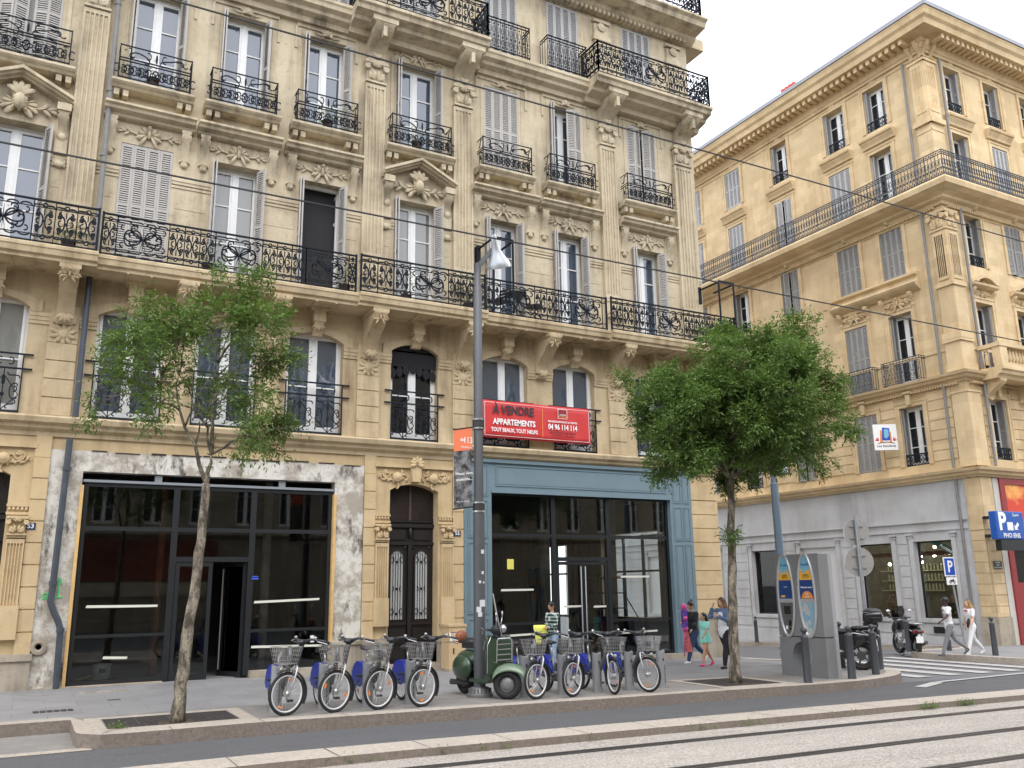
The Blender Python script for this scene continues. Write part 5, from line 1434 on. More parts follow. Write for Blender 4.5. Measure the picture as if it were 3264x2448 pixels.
def sprays(pts, dirs, rng, scale=1.0, npair=3):
    """compound leaves: pairs of narrow leaflets along a drooping rachis"""
    V = []; n = len(pts)
    P = np.array(pts); D = np.array(dirs); D /= np.linalg.norm(D, axis=1)[:, None]+1e-9
    up = np.array([0, 0, 1.]); Sd = np.cross(D, up)+rng.normal(0, .35, (n, 3)); Sd -= D*(Sd*D).sum(1)[:, None]; Sd /= np.linalg.norm(Sd, axis=1)[:, None]+1e-9
    L = scale*rng.uniform(.13, .22, n)[:, None]
    quads = []
    for k in range(npair*2+1):
        if k == npair*2: base = P+D*L; d = D; l = scale*.075
        else:
            t = (.3+.7*(k//2)/npair); base = P+D*L*t-np.array([0, 0, 1])*L*t*t*.25; sg = 1 if k % 2 else -1
            d = D*.55+Sd*sg*.85; l = scale*.065
        d = d+rng.normal(0, .22, (n, 3))+np.array([0, 0, -.25]); d /= np.linalg.norm(d, axis=1)[:, None]
        wv = np.cross(d, rng.normal(0, 1, (n, 3))*.45+up); wv /= np.linalg.norm(wv, axis=1)[:, None]+1e-9
        ll = l*rng.uniform(.8, 1.25, n)[:, None]; ww = ll*.17
        quads.append(np.stack([base, base+d*ll*.45+wv*ww, base+d*ll, base+d*ll*.45-wv*ww], 1))
    return np.concatenate(quads).reshape(-1, 3)
def leaf_mesh(name, verts, m):
    n = len(verts)//4; me = bpy.data.meshes.new(name); me.vertices.add(len(verts)); me.vertices.foreach_set('co', verts.astype(np.float32).ravel())
    me.loops.add(n*4); me.loops.foreach_set('vertex_index', np.arange(n*4, dtype=np.int32)); me.polygons.add(n)
    me.polygons.foreach_set('loop_start', np.arange(0, n*4, 4, dtype=np.int32)); me.polygons.foreach_set('loop_total', np.full(n, 4, dtype=np.int32))
    me.materials.append(m); me.update(calc_edges=True); return me
def wob(p, q, rng, n=6, amp=.05, sag=0):
    P = []; p, q = np.array(p, float), np.array(q, float)
    for i in range(n+1):
        t = i/n; v = p+(q-p)*t; a = amp*math.sin(pi*t)
        v = v+rng.normal(0, a, 3)*.6; v[2] += sag*math.sin(pi*t); P.append(v)
    return P
def tree(label, base, trunk, rt, limbs, seed, leaves, lm, lscale, dens, grp=None, keep=1.0, extra=None, twigr=.006):
    """trunk polyline, limbs = list of (start index on trunk, target point, start radius), clumps grow round every limb"""
    rng = np.random.default_rng(seed); root = thing('street_tree', label, 'tree', base, 0, grp)
    tb = MB(); rel = lambda p: (p[0]-base[0], p[1]-base[1], p[2]-base[2])
    tp = [rel(p) for p in trunk]
    pts = []
    for a, b in zip(tp, tp[1:]):
        for k in range(5):
            t = k/5; pts.append(tuple(np.array(a)*(1-t)+np.array(b)*t+rng.normal(0, .008, 3)))
    pts.append(tp[-1]); n = len(pts)
    tb.tube(pts, [rt*(1.25 if i == 0 else 1.08 if i == 1 else 1)*(1-.42*i/n)*(1+.06*math.sin(i*2.1)) for i in range(n)], 10)
    lp = []; ld = []
    def grow(p, q, r, depth, nsub, L):
        path = wob(p, q, rng, 6, .05*L, .06*L); m = len(path)
        tb.tube([tuple(x) for x in path], [r*(1-.72*i/(m-1)) for i in range(m)], 5 if r > .012 else 3)
        d = np.array(q, float)-np.array(p, float)
        if depth == 0 or L < .22:
            for i in range(1, m):
                for _ in range(dens):
                    dd = d/np.linalg.norm(d)+rng.normal(0, .8, 3); dd[2] -= .1
                    if rng.random() > keep: continue
                    lp.append(path[i]+rng.normal(0, .035, 3)); ld.append(dd)
            return
        for k in range(nsub):
            t = .3+.7*(k+.5)/nsub; i = min(m-1, max(1, int(round(t*(m-1))))); s = path[i]
            a = rng.normal(0, 1, 3); a -= d*(a@d)/(d@d); a /= np.linalg.norm(a)+1e-9
            l2 = L*rng.uniform(.38, .62); e = s+(d/np.linalg.norm(d)*.62+a*.78+np.array([0, 0, .12]))*l2
            grow(s, e, max(r*.45, twigr*.7), depth-1, nsub, l2)
        if depth >= 1: grow(path[-1], path[-1]+d/np.linalg.norm(d)*L*.22, r*.28, 0, 1, L*.3)
    for i, q, r, dp, ns in limbs:
        p = np.array(rel(trunk[i]) if isinstance(i, int) else rel(i)); q = np.array(rel(q)); grow(p, q, r, dp, ns, float(np.linalg.norm(q-p)))
    if extra: 
        for p, d in extra(rng, rel): lp.append(p); ld.append(d)
    o = obj('trunk', tb.mesh('trunk', BARK, True), root)
    V = sprays(lp, ld, rng, lscale)
    obj('crown', leaf_mesh('crown', V, lm), root)
    print('tree', len(lp), 'sprays', len(V)//4, 'leaflets'); return root
Y1 = -5.9
T1 = [(1.95, Y1, 0), (1.99, Y1, .8), (2.06, Y1, 1.65), (2.11, Y1, 2.6), (2.12, Y1, 3.2)]
def P1(x, z, dy=0): return (x, Y1+dy, z)
f1, f2 = (2.13, Y1, 3.25), (2.17, Y1, 3.62)
L1 = [(4, P1(1.42, 4.55, .1), .034, 2, 4), (4, f2, .045, 0, 0), (P1(1.42,4.55,.1), P1(1.25, 5.95, .2), .022, 3, 4), (P1(1.42,4.55,.1), P1(.62, 5.25, -.3), .018, 3, 4), (P1(1.62,4.3), P1(.42, 4.35, .2), .016, 2, 4),
      (f2, P1(2.2, 5.0, .1), .034, 1, 3), (P1(2.2,5.0,.1), P1(1.9, 6.35, .1), .016, 2, 4), (P1(2.2,5.0,.1), P1(3.05, 6.45, .3), .02, 3, 4), (f2, P1(1.72, 4.9, .5), .022, 2, 4),
      (P1(1.72,4.9,.5), P1(1.75, 6.1, .7), .014, 2, 4), (f2, P1(3.55, 4.05, .2), .022, 3, 4), (f2, P1(2.8, 3.78, -.4), .016, 2, 4), (P1(2.2,4.6), P1(3.1, 5.35, -.2), .016, 3, 4), (P1(2.2,4.3), P1(2.7, 5.0, .6), .014, 2, 3),
      (P1(1.55,4.4), P1(1.05, 3.98, -.2), .014, 2, 4), (P1(1.42,4.6), P1(.75, 5.0, .5), .014, 2, 4), (P1(1.42,4.7), P1(1.6, 5.6, -.4), .014, 2, 4), (P1(2.2,5.0), P1(2.4, 6.0, -.3), .014, 2, 4)]
tag_t1 = tree('thin young ash tree with an open crown, before the bare plaster shop', (1.95, Y1, 0), T1, .088, [(a, (2.0+(b[0]-2.0)*.83, b[1], 4.7+(b[2]-4.7)*(.66 if b[2] > 4.7 else .9)) if k else b, c, d, k) for a, b, c, d, k in L1], 11, 0, LEAF1, 1.05, 2, 'street trees on the pavement', .56)
Y2 = -5.65; z2 = gz(12)
T2 = [(11.98, Y2, z2), (12.0, Y2, .85), (12.08, Y2, 2.0), (12.16, Y2, 3.2), (12.2, Y2, 3.75)]
def P2(x, z, dy=0): return (x, Y2+dy, z)
rr = random.Random(4); L2 = []
for x, z, dy, d in ((10.35,4.9,-.1,3), (10.3,5.2,.8,3), (10.75,5.5,-.6,3), (11.2,5.75,.3,3), (11.9,5.9,-.8,3), (12.3,5.9,.9,3), (12.95,6.6,.1,3), (13.35,6.95,.1,3), (13.9,6.0,-.9,3), (14.35,6.05,.4,3), (14.55,5.3,.9,3), (14.75,4.95,-.3,3),
                    (13.9,4.7,-1.0,3), (13.6,4.3,.6,3), (14.3,4.55,.9,3), (12.3,5.1,-1.5,3), (11.2,4.9,-1.3,3), (10.95,4.5,1.2,3), (12.1,5.2,1.6,3), (13.2,5.4,1.6,3), (13.2,5.3,-1.4,3), (12.1,4.6,-.9,2), (11.4,4.3,-.3,2), (12.8,4.5,-.3,3), (10.7,4.25,-.4,3), (13.3,3.95,-.3,2)):
    st = T2[4] if rr.random() < .65 else (12.2+(x-12.2)*.2, Y2+dy*.2, 4.1+(z-4.1)*.25)
    zq = 5.2+(z-5.2)*.76; xq = 12.4+(x-12.4)*.78; zq = (min(zq, 5.4) if xq < 12.9 else zq)-.25
    L2.append((st, P2(xq, zq, dy*.78), .035, d, 4))
L2.append((T2[4], P2(13.3, 6.25, .1), .03, 3, 4)); L2.append(((12.2, Y2, 2.45), P2(11.95, 2.6, -.1), .006, 1, 2))
tree('full leafy ash tree with a dense round crown, before the corner of the blue shop', (11.98, Y2, z2), T2, .105, L2, 23, 0, LEAF2, 1.15, 4, 'street trees on the pavement', .72)
# small shoots on the trunks are part of the limbs; tree grates are things of their own
GRATE = mat('cast_iron_grate', (.055,.05,.047), .7, .3, var=.2, vscale=12)
def grate(x0, x1, y0, y1, label):
    cx, cy = (x0+x1)/2, (y0+y1)/2; mb = MB(); z = gz(cx)+.008
    hx, hy = .22, .17; tx = 1.95 if cx < 5 else 11.98; ty = Y1 if cx < 5 else Y2
    n = 14
    for i in range(n):
        a, b = y0+(y1-y0)*i/n, y0+(y1-y0)*(i+1)/n; m_ = (a+b)/2
        segs = [(x0, tx-hx), (tx+hx, x1)] if abs(m_-ty) < hy else [(x0, x1)]
        for p, q in segs:
            k = 4
            for j in range(k):
                u, v = p+(q-p)*j/k, p+(q-p)*(j+1)/k
                g = MB.__new__(MB); 
                nn = len(mb.v)
                for (X, Yy, dz) in ((u,a+.012,0), (v-.012,a+.012,0), (v-.012,b,0), (u,b,0)): mb.v.append((X-cx, Yy-cy, gz(X)-gz(cx)+.006))
                for (X, Yy, dz) in ((u,a+.012,0), (v-.012,a+.012,0), (v-.012,b,0), (u,b,0)): mb.v.append((X-cx, Yy-cy, gz(X)-gz(cx)-.0005))
                mb.face(nn, nn+1, nn+2, nn+3)
                for e in range(4): f = (e+1) % 4; mb.face(nn+e, nn+4+e, nn+4+f, nn+f)
    o = obj('tree_grate', mb.mesh('tree_grate', GRATE), None, (cx, cy, gz(cx)+.006)); return tag(o, label, 'tree grate', 'tree grates')
grate(1.1, 2.74, -6.03, -5.05, 'rectangular iron grate round the thin left tree'); grate(11.37, 12.78, -6.03, -4.82, 'rectangular iron grate round the full right tree')
mb = MB()
for x, y in ((1.95, Y1), (11.98, Y2)): mb.box(x-.22, x+.22, y-.16, y+.16, gz(x)+.0, gz(x)+.013)
for i in range(0): pass
struct('tree_pit_soil', mb, mat('soil', (.07,.05,.035), .95, var=.4, vscale=30))

# ---------------------------------------------------------------- street lamp with banner
POLE = mat('lamp_post_paint', lin((84,86,88)), .5, .2, var=.08, vscale=4)
lx, ly = 6.75, -5.3; lz = gz(lx)
lamp = thing('street_lamp', 'tall dark grey lamp post with a bell-shaped clear shade, beside the green scooter', 'street lamp', (lx, ly, lz))
mb = MB(); mb.lathe([(.098, .12), (.098, 3.15), (.082, 3.16), (.078, 7.1), (.062, 7.12), (.06, 7.55)], (0,0,0), 16); smooth_edges(obj('post', mb.mesh('post', POLE), lamp))
mb = MB(); mb.lathe([(.22, -.0), (.22, .05), (.19, .07), (.175, .13), (.14, .16), (.1, .17)], (0,0,0), 20)
for k in range(20): a = 2*pi*k/20; mb.box(.18*cos(a)-.01, .18*cos(a)+.01, .18*sin(a)-.01, .18*sin(a)+.01, .04, .14)
smooth_edges(obj('base', mb.mesh('base', mat('lamp_base_metal', (.2,.2,.2), .5, .5)), lamp))
mb = MB(); mb.tube([(0,0,7.5), (.3,-.1,7.9)], .055, 4); mb.box(-.05, .05, -.05, .05, 7.4, 7.57)
obj('arm', mb.mesh('arm', POLE), lamp)
mb = MB(); 
for z in (3.02, 3.17, 4.47, 4.63): mb.lathe([(.107, z), (.107, z+.025)], (0,0,0), 16)
obj('band', mb.mesh('band', CHROME), lamp)
mb = MB()
for z in (3.05, 4.5): mb.lathe([(.104, z), (.104, z+.12)], (0,0,0), 16)
obj('collar', mb.mesh('collar', mat('black_collar', (.03,.03,.03), .5)), lamp)
m, nt, b = newmat('ribbed_clear_shade'); b.inputs['Base Color'].default_value = (.62,.64,.66,1); b.inputs['Roughness'].default_value = .25; b.inputs['Transmission Weight'].default_value = .55; b.inputs['IOR'].default_value = 1.2; b.inputs['Metallic'].default_value = .2
SHADE = m
mb = MB(); prof = [(.035, .42), (.055, .38), (.06, .25), (.09, .12), (.15, 0), (.215, -.1), (.24, -.18), (.235, -.2), (.2, -.1), (.13, 0), (.07, .1)]
q = Matrix.Rotation(R(-20), 3, 'Y') @ Matrix.Rotation(R(16), 3, 'X'); mb.lathe(prof, (0,0,0), 28); mb.v = [tuple(q @ Vector(v)+Vector((.36,-.10,7.72))) for v in mb.v]
smooth_edges(obj('lamp_shade', mb.mesh('lamp_shade', SHADE), lamp), 60)
mb = MB(); mb.ell((.40,-.12,7.58), (.06,.06,.09)); obj('bulb', mb.mesh('bulb', mat('bulb', (.6,.6,.55), .3)), lamp)
mb = MB(); random.seed(8)
for a, z, s in ((-1.4,2.0,.022), (-1.9,1.85,.02), (-1.2,1.84,.015), (-1.5,1.5,.05), (-1.9,1.32,.035), (-2.1,1.4,.04), (-1.4,2.35,.03)):
    mb.obox((.0995*cos(a), .0995*sin(a), z), (-sin(a), cos(a), 0), (cos(a), sin(a), 0), (0,0,1), s, .002, s*1.1)
obj('sticker', mb.mesh('sticker', mat('torn_sticker', (.6,.6,.6), .7)), lamp)
mb = MB(); mb.tube([(0,-.1,1.0), (.03,-.102,1.08), (-.02,-.102,1.1)], .005, 3); mb.tube([(.02,-.1,.75), (.05,-.102,.9), (.07,-.1,.8), (.08,-.1,.7)], .005, 3); obj('graffiti', mb.mesh('graffiti', mat('scratch', (.4,.4,.4), .7)), lamp)
def bannermat():
    m, nt, b = newmat('banner_print'); p = geopos(nt); b.inputs['Roughness'].default_value = .6
    n = noise(nt, p, 7, 6, .7); c = mixc(nt, ramp(nt, n, .4, .62), (.012,.012,.013,1), (.24,.24,.24,1)); nt.links.new(c, b.inputs['Base Color']); return m
bn = thing('banner', 'narrow orange and black banner hanging from the lamp post', 'banner', (6.47, ly, 3.0))
mb = MB(); mb.quad((-.19,0,0), (.15,.0,.06), (.15,0,1.05), (-.19,0,.99)); mb.box(-.19, .15, .001, .006, .06, .99); c = obj('picture', mb.mesh('picture', bannermat()), bn)
mb = MB(); mb.prism([(-.19,.99), (.15,1.05), (.15,1.44), (-.19,1.36)], 'y', -.004, .006); o = obj('orange_field', mb.mesh('orange_field', mat('orange_cloth', lin((232,124,84)), .6)), bn)
text('44', .09, WHITE, bn, (-.03,-.006,1.2), bold=.002); text('113', .16, WHITE, bn, (.075,-.006,1.2), bold=.001, sx=.75); text('République', .045, WHITE, bn, (.04,-.006,1.08))
text('Mieux vivre', .07, WHITE, bn, (-.0,-.006,.62), (90,-8,0), bold=.001); text('ensemble...', .07, WHITE, bn, (-.0,-.006,.52), (90,-8,0), bold=.001); text('lyon  tra  La Rep', .035, WHITE, bn, (-.02,-.006,.14), (90,-5,0))
mb = MB(); mb.tube([(-.21,0,0), (.2,0,.06)], .012, 6); mb.tube([(-.21,0,1.37), (.2,0,1.45)], .012, 6); obj('arm', mb.mesh('arm', DARKMETAL), bn)
# second, shorter lamp rising behind the ticket kiosk
PB = mat('blue_grey_post', lin((108,124,138)), .5, .2)
l2 = thing('street_lamp', 'blue-grey lamp post rising behind the bicycle hire terminal into the tree', 'street lamp', (16.05, -3, gz(16)))
mb = MB(); mb.lathe([(.16, 0), (.16, .3), (.1, .35), (.095, 4.3), (.07, 4.32), (.065, 4.75)], (0,0,0), 14); smooth_edges(obj('post', mb.mesh('post', PB), l2))
mb = MB(); mb.tube([(0,0,4.7), (.28,.05,4.9)], .04, 6); obj('arm', mb.mesh('arm', PB), l2)
mb = MB(); mb.lathe([(x*.9, z*.9) for x, z in prof], (.33, .05, 4.75), 20); smooth_edges(obj('lamp_shade', mb.mesh('lamp_shade', SHADE), l2), 60)

# ---------------------------------------------------------------- for-sale banner across two windows
REDB = mat('red_tarpaulin', lin((196,52,50)), .5, var=.05, vscale=2)
fsb = thing('banner', 'red for-sale banner reading À VENDRE APPARTEMENTS tied across two balconies', 'banner', (9.37, -.24, 5.25))
mb = MB(); nx_, nz_ = 24, 6
for i in range(nx_+1):
    for j in range(nz_+1): x = 3.13*i/nx_; z = .93*j/nz_; mb.v.append((x, .012*sin(x*4)+.01*sin(x*9+z*5), z+.0*x))
for i in range(nx_):
    for j in range(nz_): a = i*(nz_+1)+j; mb.face(a, a+nz_+1, a+nz_+2, a+1)
n = len(mb.v); o_ = obj('sheet', mb.mesh('sheet', REDB, True), fsb); so = o_.modifiers.new('t', 'SOLIDIFY'); so.thickness = .006; so.offset = 0
YB = -.03
text('À VENDRE', .3, BLACKT, fsb, (.86,YB,.70), bold=.009, sx=.82); text('APPARTEMENTS', .2, WHITE, fsb, (.875,YB,.40), bold=.006, sx=.83); text('TOUT BEAUX, TOUT NEUFS', .135, WHITE, fsb, (.88,YB,.2), bold=.003, sx=.77)
text('RENSEIGNEMENTS & VENTE', .07, WHITE, fsb, (2.28,YB,.52), bold=.001, sx=1.0); text('04 96 114 114', .19, WHITE, fsb, (2.28,YB,.38), bold=.005, sx=.78); text('74, Boulevard des Dames', .085, BLACKT, fsb, (2.28,YB,.25), sx=.9); text('Angle République - Bd des Dames', .05, BLACKT, fsb, (2.28,YB,.17))
mb = MB()
for q in ((.05, 3.08, .05, .058), (.05, 3.08, .872, .88), (.05, .058, .058, .872), (3.072, 3.08, .058, .872)): mb.box(q[0], q[1], YB, YB+.004, q[2], q[3])
for q in ((2.14, 2.42, .61, .62), (2.14, 2.42, .85, .86), (2.14, 2.15, .62, .85), (2.41, 2.42, .62, .85)): mb.box(q[0], q[1], YB, YB+.004, q[2], q[3])
obj('border', mb.mesh('border', WHITE), fsb)
mb = MB(); mb.box(1.68, 1.69, YB, YB+.004, .1, .82); mb.box(2.14, 2.45, YB-.003, YB, .655, .665); obj('rule', mb.mesh('rule', mat('yellow_rule', (.8,.4,.08), .5)), fsb)
mb = MB(); mb.box(2.16, 2.40, YB, YB+.003, .69, .84); obj('logo_square', mb.mesh('logo_square', mat('dark_red_square', (.25,.015,.02), .5)), fsb); text('ATEMI', .07, WHITE, fsb, (2.28,YB-.004,.70), sx=1)

# ---------------------------------------------------------------- overhead tram wires
WIRE = mat('wire', (.03,.03,.033), .5)
for y, z, lab in ((-10.15, 5.8, 'black overhead tram wire, the lower of the two crossing the facade'), (-13.0, 5.8, 'black overhead tram wire, the upper of the two crossing the facade')):
    mb = MB(); mb.tube([(x, 0, 0) for x in lsp(-60, 120, 30)], .0105 if y > -11 else .0075, 5); tag(obj('tram_wire', mb.mesh('tram_wire', WIRE), None, (0, y, z)), lab, 'overhead wire')

# ---------------------------------------------------------------- bicycles and docking posts
TYRE = mat('tyre_rubber', (.018,.018,.018), .75); RIMW = mat('white_rim', (.72,.72,.72), .4); SILV = mat('silver_paint', (.58,.59,.6), .3, .6)
DGREY = mat('dark_grey_plastic', (.035,.038,.042), .45); BLUEG = mat('deep_blue_guard', (.012,.03,.30), .35); ORG = mat('orange_reflector', (.9,.25,.02), .3); SPOKE = mat('spoke_steel', (.45,.45,.45), .35, .8)
ALU = mat('bike_frame_grey', (.16,.17,.18), .4, .4)
def ring(mb, r, t, n=40, m=6, c=(0,0,0), ty=None):
    """torus in the x-z plane"""
    base = len(mb.v); ty = ty or t
    for i in range(n):
        a = 2*pi*i/n
        for j in range(m):
            b = 2*pi*j/m; rr_ = r+t*cos(b); mb.v.append((c[0]+rr_*cos(a), c[1]+ty*sin(b), c[2]+rr_*sin(a)))
    for i in range(n):
        for j in range(m): mb.face(base+i*m+j, base+i*m+(j+1) % m, base+((i+1) % n)*m+(j+1) % m, base+((i+1) % n)*m+j)
WR = .295
def _wheel():
    t = MB(); ring(t, WR-.022, .022, 44, 8); r = MB(); ring(r, WR-.052, .012, 44, 6, ty=.014)
    s = MB()
    for k in range(28):
        a = 2*pi*k/28; b = a+(.5 if k % 2 else -.5); sy = .03 if k % 4 < 2 else -.03
        s.tube([(.03*cos(b), sy, .03*sin(b)), ((WR-.06)*cos(a), 0, (WR-.06)*sin(a))], .0015, 3)
    s.lathe([(.02,-.05), (.035,-.035), (.045,-.03), (.045,.03), (.035,.035), (.02,.05)], (0,0,0), 14, 'y')
    q = MB()
    for a in (.9, 3.9): q.obox(((WR-.1)*cos(a), .0, (WR-.1)*sin(a)), (cos(a), 0, sin(a)), (0,1,0), (-sin(a), 0, cos(a)), .011, .01, .03)
    return t.mesh('tyre', TYRE, True), r.mesh('rim', RIMW, True), s.mesh('spokes', SPOKE), q.mesh('reflector', ORG)
WH = _wheel()
def wheel(parent, loc, rz=0, spin=0):
    o = obj('wheel', WH[0], parent, loc, rz); o.rotation_euler = (0, spin, rz)
    obj('rim', WH[1], o); obj('spokes', WH[2], o); obj('reflector', WH[3], o); return o
def basket_mesh():
    mb = MB(); r = .0032; W0, W1, D0, D1, H = .30, .38, .2, .28, .23
    def pt(u, v, t):      # u,v in [-1,1], t height
        w = (W0+(W1-W0)*t)/2; d = (D0+(D1-D0)*t)/2; return (u*d, v*w, t*H)
    corners = [(-1,-1), (1,-1), (1,1), (-1,1)]
    for t in (0, .25, .5, .75, 1): mb.tube([pt(u, v, t) for u, v in corners], r*(1.6 if t == 1 else 1), 4, closed=True)
    for k in range(9):
        s = -1+2*k/8
        for f in (-1, 1): mb.tube([pt(f, s, 0), pt(f, s, 1)], r, 3); mb.tube([pt(s, f, 0), pt(s, f, 1)], r, 3)
        mb.tube([pt(-1, s, 0), pt(1, s, 0)], r, 3); mb.tube([pt(s, -1, 0), pt(s, 1, 0)], r, 3)
    return mb.mesh('basket', SPOKE)
BSK = basket_mesh()
def bicycle(x, y, steer, label, num, lean=R(0), hd=R(-90), paper=False):
    """local +x forward; hd = heading of the frame; steer = world heading of the front wheel"""
    z = gz(x, y); root = thing('hire_bicycle', label, 'bicycle', (x, y, z), 0, 'blue hire bicycles locked to grey posts')
    c_, s_ = cos(hd), sin(hd)
    def fw(a, b=0): return (a*c_-b*s_, a*s_+b*c_)      # frame-local forward/left offset
    FX = .0; RX = -1.03                                 # hub positions along the frame
    rxy = fw(RX); wheel(root, (rxy[0], rxy[1], WR), hd, random.random()*3)
    st = steer; piv = fw(-.06)
    hub = (piv[0]+.06*cos(st), piv[1]+.06*sin(st)); wheel(root, (hub[0], hub[1], WR), st, random.random()*3)
    g = MB()     # grey frame: low step-through spine, seat tube, stays
    g.tube([(-.2,0,.78), (-.25,0,.6), (-.42,0,.38), (-.62,0,.30), (-.7,0,.30)], [.03,.036,.04,.04,.035], 8); g.tube([(-.7,0,.28), (-.76,0,.62)], .024, 8)
    for s in (-1, 1):
        g.tube([(-.7,s*.03,.3), (RX,s*.07,WR)], .012, 6); g.tube([(-.76,s*.02,.56), (RX,s*.07,WR)], .011, 6)
    g.tube([(-.12,0,.70), (-.19,0,.92)], .028, 8)
    g.box(-.78, -.6, -.03, .03, .2, .36)
    fr = obj('frame', g.mesh('frame', ALU, True), root, (0,0,0), hd)
    g = MB(); g.tube([(-.76,0,.6), (-.8,0,.80)], .014, 8); sp = obj('seat_post', g.mesh('seat_post', SILV, True), root, (0,0,0), hd)
    g = MB(); g.ell((-.84,0,.83), (.14,.09,.035), None, 12, 8); g.ell((-.72,0,.835), (.12,.03,.025), None, 10, 6); obj('saddle', g.mesh('saddle', DGREY, True), root, (0,0,0), hd)
    g = MB()     # blue skirt guards over the rear wheel
    for s in (-1, 1):
        arc = [(RX+(WR+.02)*cos(t), WR+(WR+.03)*sin(t)) for t in [R(20)+R(145)*k/14 for k in range(15)]]
        g.prism(arc+[(RX-.25, WR-.02), (RX+.1, WR-.05), (RX+.28, WR+.02)], 'y', s*.055-.006, s*.055+.006)
    arc = [(RX+(WR+.025)*cos(t), 0, WR+(WR+.035)*sin(t)) for t in [R(10)+R(165)*k/14 for k in range(15)]]
    for p, q in zip(arc, arc[1:]): g.quad((p[0],-.06,p[2]), (q[0],-.06,q[2]), (q[0],.06,q[2]), (p[0],.06,p[2]))
    sg = obj('skirt_guard', g.mesh('skirt_guard', BLUEG), root, (0,0,0), hd)
    if num:
        t = text(num, .07, WHITE, sg, (RX+.12, .064, WR+.06), (90,0,180), bold=.001)
    g = MB(); g.tube([(-.68,-.06,.28), (-.68,.09,.28)], .02, 8); g.lathe([(.09,.05), (.09,.06)], (-.68,0,.28), 16, 'y'); g.tube([(-.68,.09,.28), (-.60,.1,.14)], .01, 5); g.tube([(-.68,-.07,.28), (-.76,-.09,.42)], .01, 5)
    g.box(-.64, -.56, .1, .18, .12, .15); g.box(-.8, -.72, -.17, -.09, .41, .44); obj('crank_and_pedals', g.mesh('crank_and_pedals', DGREY), root, (0,0,0), hd)
    # steering assembly, local x forward along the steer heading, origin on the steering axis
    H = obj('fork', None, root, (piv[0], piv[1], 0), st) if False else None
    L = (piv[0], piv[1], 0)
    g = MB(); g.tube([(-.09,.0,.68), (-.06,.055,.62), (-.01,.058,.45), (.06,.055,WR)], [.02,.016,.014,.012], 7); g.tube([(-.09,.0,.68), (-.06,-.055,.62), (-.01,-.058,.45), (.06,-.055,WR)], [.02,.016,.014,.012], 7)
    fk = obj('fork', g.mesh('fork', SILV, True), root, L, st)
    g = MB(); g.tube([(-.09,0,.66), (-.12,0,.84), (-.17,0,.97)], [.03,.042,.036], 8); g.ell((-.16,0,.98), (.09,.07,.04), None, 10, 6)
    for s in (-1, 1): g.tube([(-.16,s*.03,.98), (-.19,s*.2,1.02), (-.27,s*.29,1.0)], [.03,.018,.014], 7); g.tube([(-.27,s*.29,1.0), (-.38,s*.31,.975)], .018, 7)
    hb = obj('handlebar', g.mesh('handlebar', DGREY, True), root, L, st)
    g = MB()
    for s in (-1, 1): g.tube([(-.22,s*.24,1.02), (-.2,s*.33,.99), (-.34,s*.36,.95)], .006, 5); g.ell((-.22,s*.24,1.04), (.025,.025,.02))
    obj('brake_lever', g.mesh('brake_lever', CHROME), hb)
    b_ = obj('basket', BSK, root, (L[0]+.1*cos(st), L[1]+.1*sin(st), .70), st)
    g = MB(); 
    for s in (-1, 1): g.tube([(.2,s*.08,.7), (.0,s*.065,.62), (.06,s*.065,WR)], .005, 4)
    g.lathe([(.035,.245), (.035,.25)], (0, .1, .84), 12, 'x'); g.ell((.16,0,.63), (.03,.035,.035)); obj('basket_stay', g.mesh('basket_stay', SPOKE), root, L, st)
    g = MB(); arc = [(.06+(WR+.02)*cos(t), WR+(WR+.02)*sin(t)) for t in [R(60)+R(150)*k/12 for k in range(13)]]
    for p, q in zip(arc, arc[1:]): g.quad((p[0],-.032,p[1]), (q[0],-.032,q[1]), (q[0],.032,q[1]), (p[0],.032,p[1]))
    md = obj('mudguard', g.mesh('mudguard', DGREY, weld=True), root, L, st); mo = md.modifiers.new('t', 'SOLIDIFY'); mo.thickness = .006
    if paper:
        g = MB(); g.obox((.08,.05,.8), (.8,.2,.5), (0,1,0), (-.5,0,.85), .12, .1, .004); g.ell((.1,-.05,.78), (.1,.07,.07)); tag(obj('flyer', g.mesh('flyer', mat('grey_paper', (.4,.4,.4), .7)), None, (x+L[0], y+L[1], z), st), 'crumpled grey flyers lying in the basket of the third bicycle from the left', 'paper')
    return root
BX = [3.42, 4.12, 4.79, 5.47, 7.46, 8.15, 8.9, 9.6]; BH = [199, 199, 199, 199, 199, 203, 258, 280]
random.seed(12)
labs = ['leftmost blue hire bicycle, right in front of the bare plaster shop', 'second hire bicycle from the left, before the plaster pier', 'hire bicycle with flyers in its basket, before the brown door', 'fourth hire bicycle, nearest the left of the green scooter',
        'hire bicycle immediately right of the green scooter', 'second hire bicycle to the right of the green scooter', 'hire bicycle with its front wheel pointing straight at the street', 'rightmost hire bicycle, its front wheel turned to the right']
for i, (x, h) in enumerate(zip(BX, BH)): bicycle(x, -6.08, R(h), labs[i], ['', '', '', '', '', '9269', '9217', '9031'][i], paper=(i == 2))
POSTG = mat('dock_grey_paint', (.30,.31,.32), .45, .3, var=.05)
def dock():
    mb = MB(); n = 14
    prof = [(.085*cos(t), .075*sin(t)) for t in [2*pi*k/n for k in range(n)]]
    base = len(mb.v)
    for z, s in ((0,1.15), (.03,1.15), (.031,1), (.56,1), (.62,.98)):
        for k, (p, q) in enumerate(prof): mb.v.append((p*s, q*s, z+(.05*(p/.085)**2 if z > .5 else 0)))
    for r in range(4):
        for k in range(n): mb.face(r*n+k, r*n+(k+1) % n, (r+1)*n+(k+1) % n, (r+1)*n+k)
    mb.face(*range(4*n, 5*n)); return mb.mesh('post', POSTG)
dm = dock(); g = MB(); g.box(-.012, .012, -.085, -.07, .48, .52); g.box(-.03, .03, .06, .16, .38, .5)
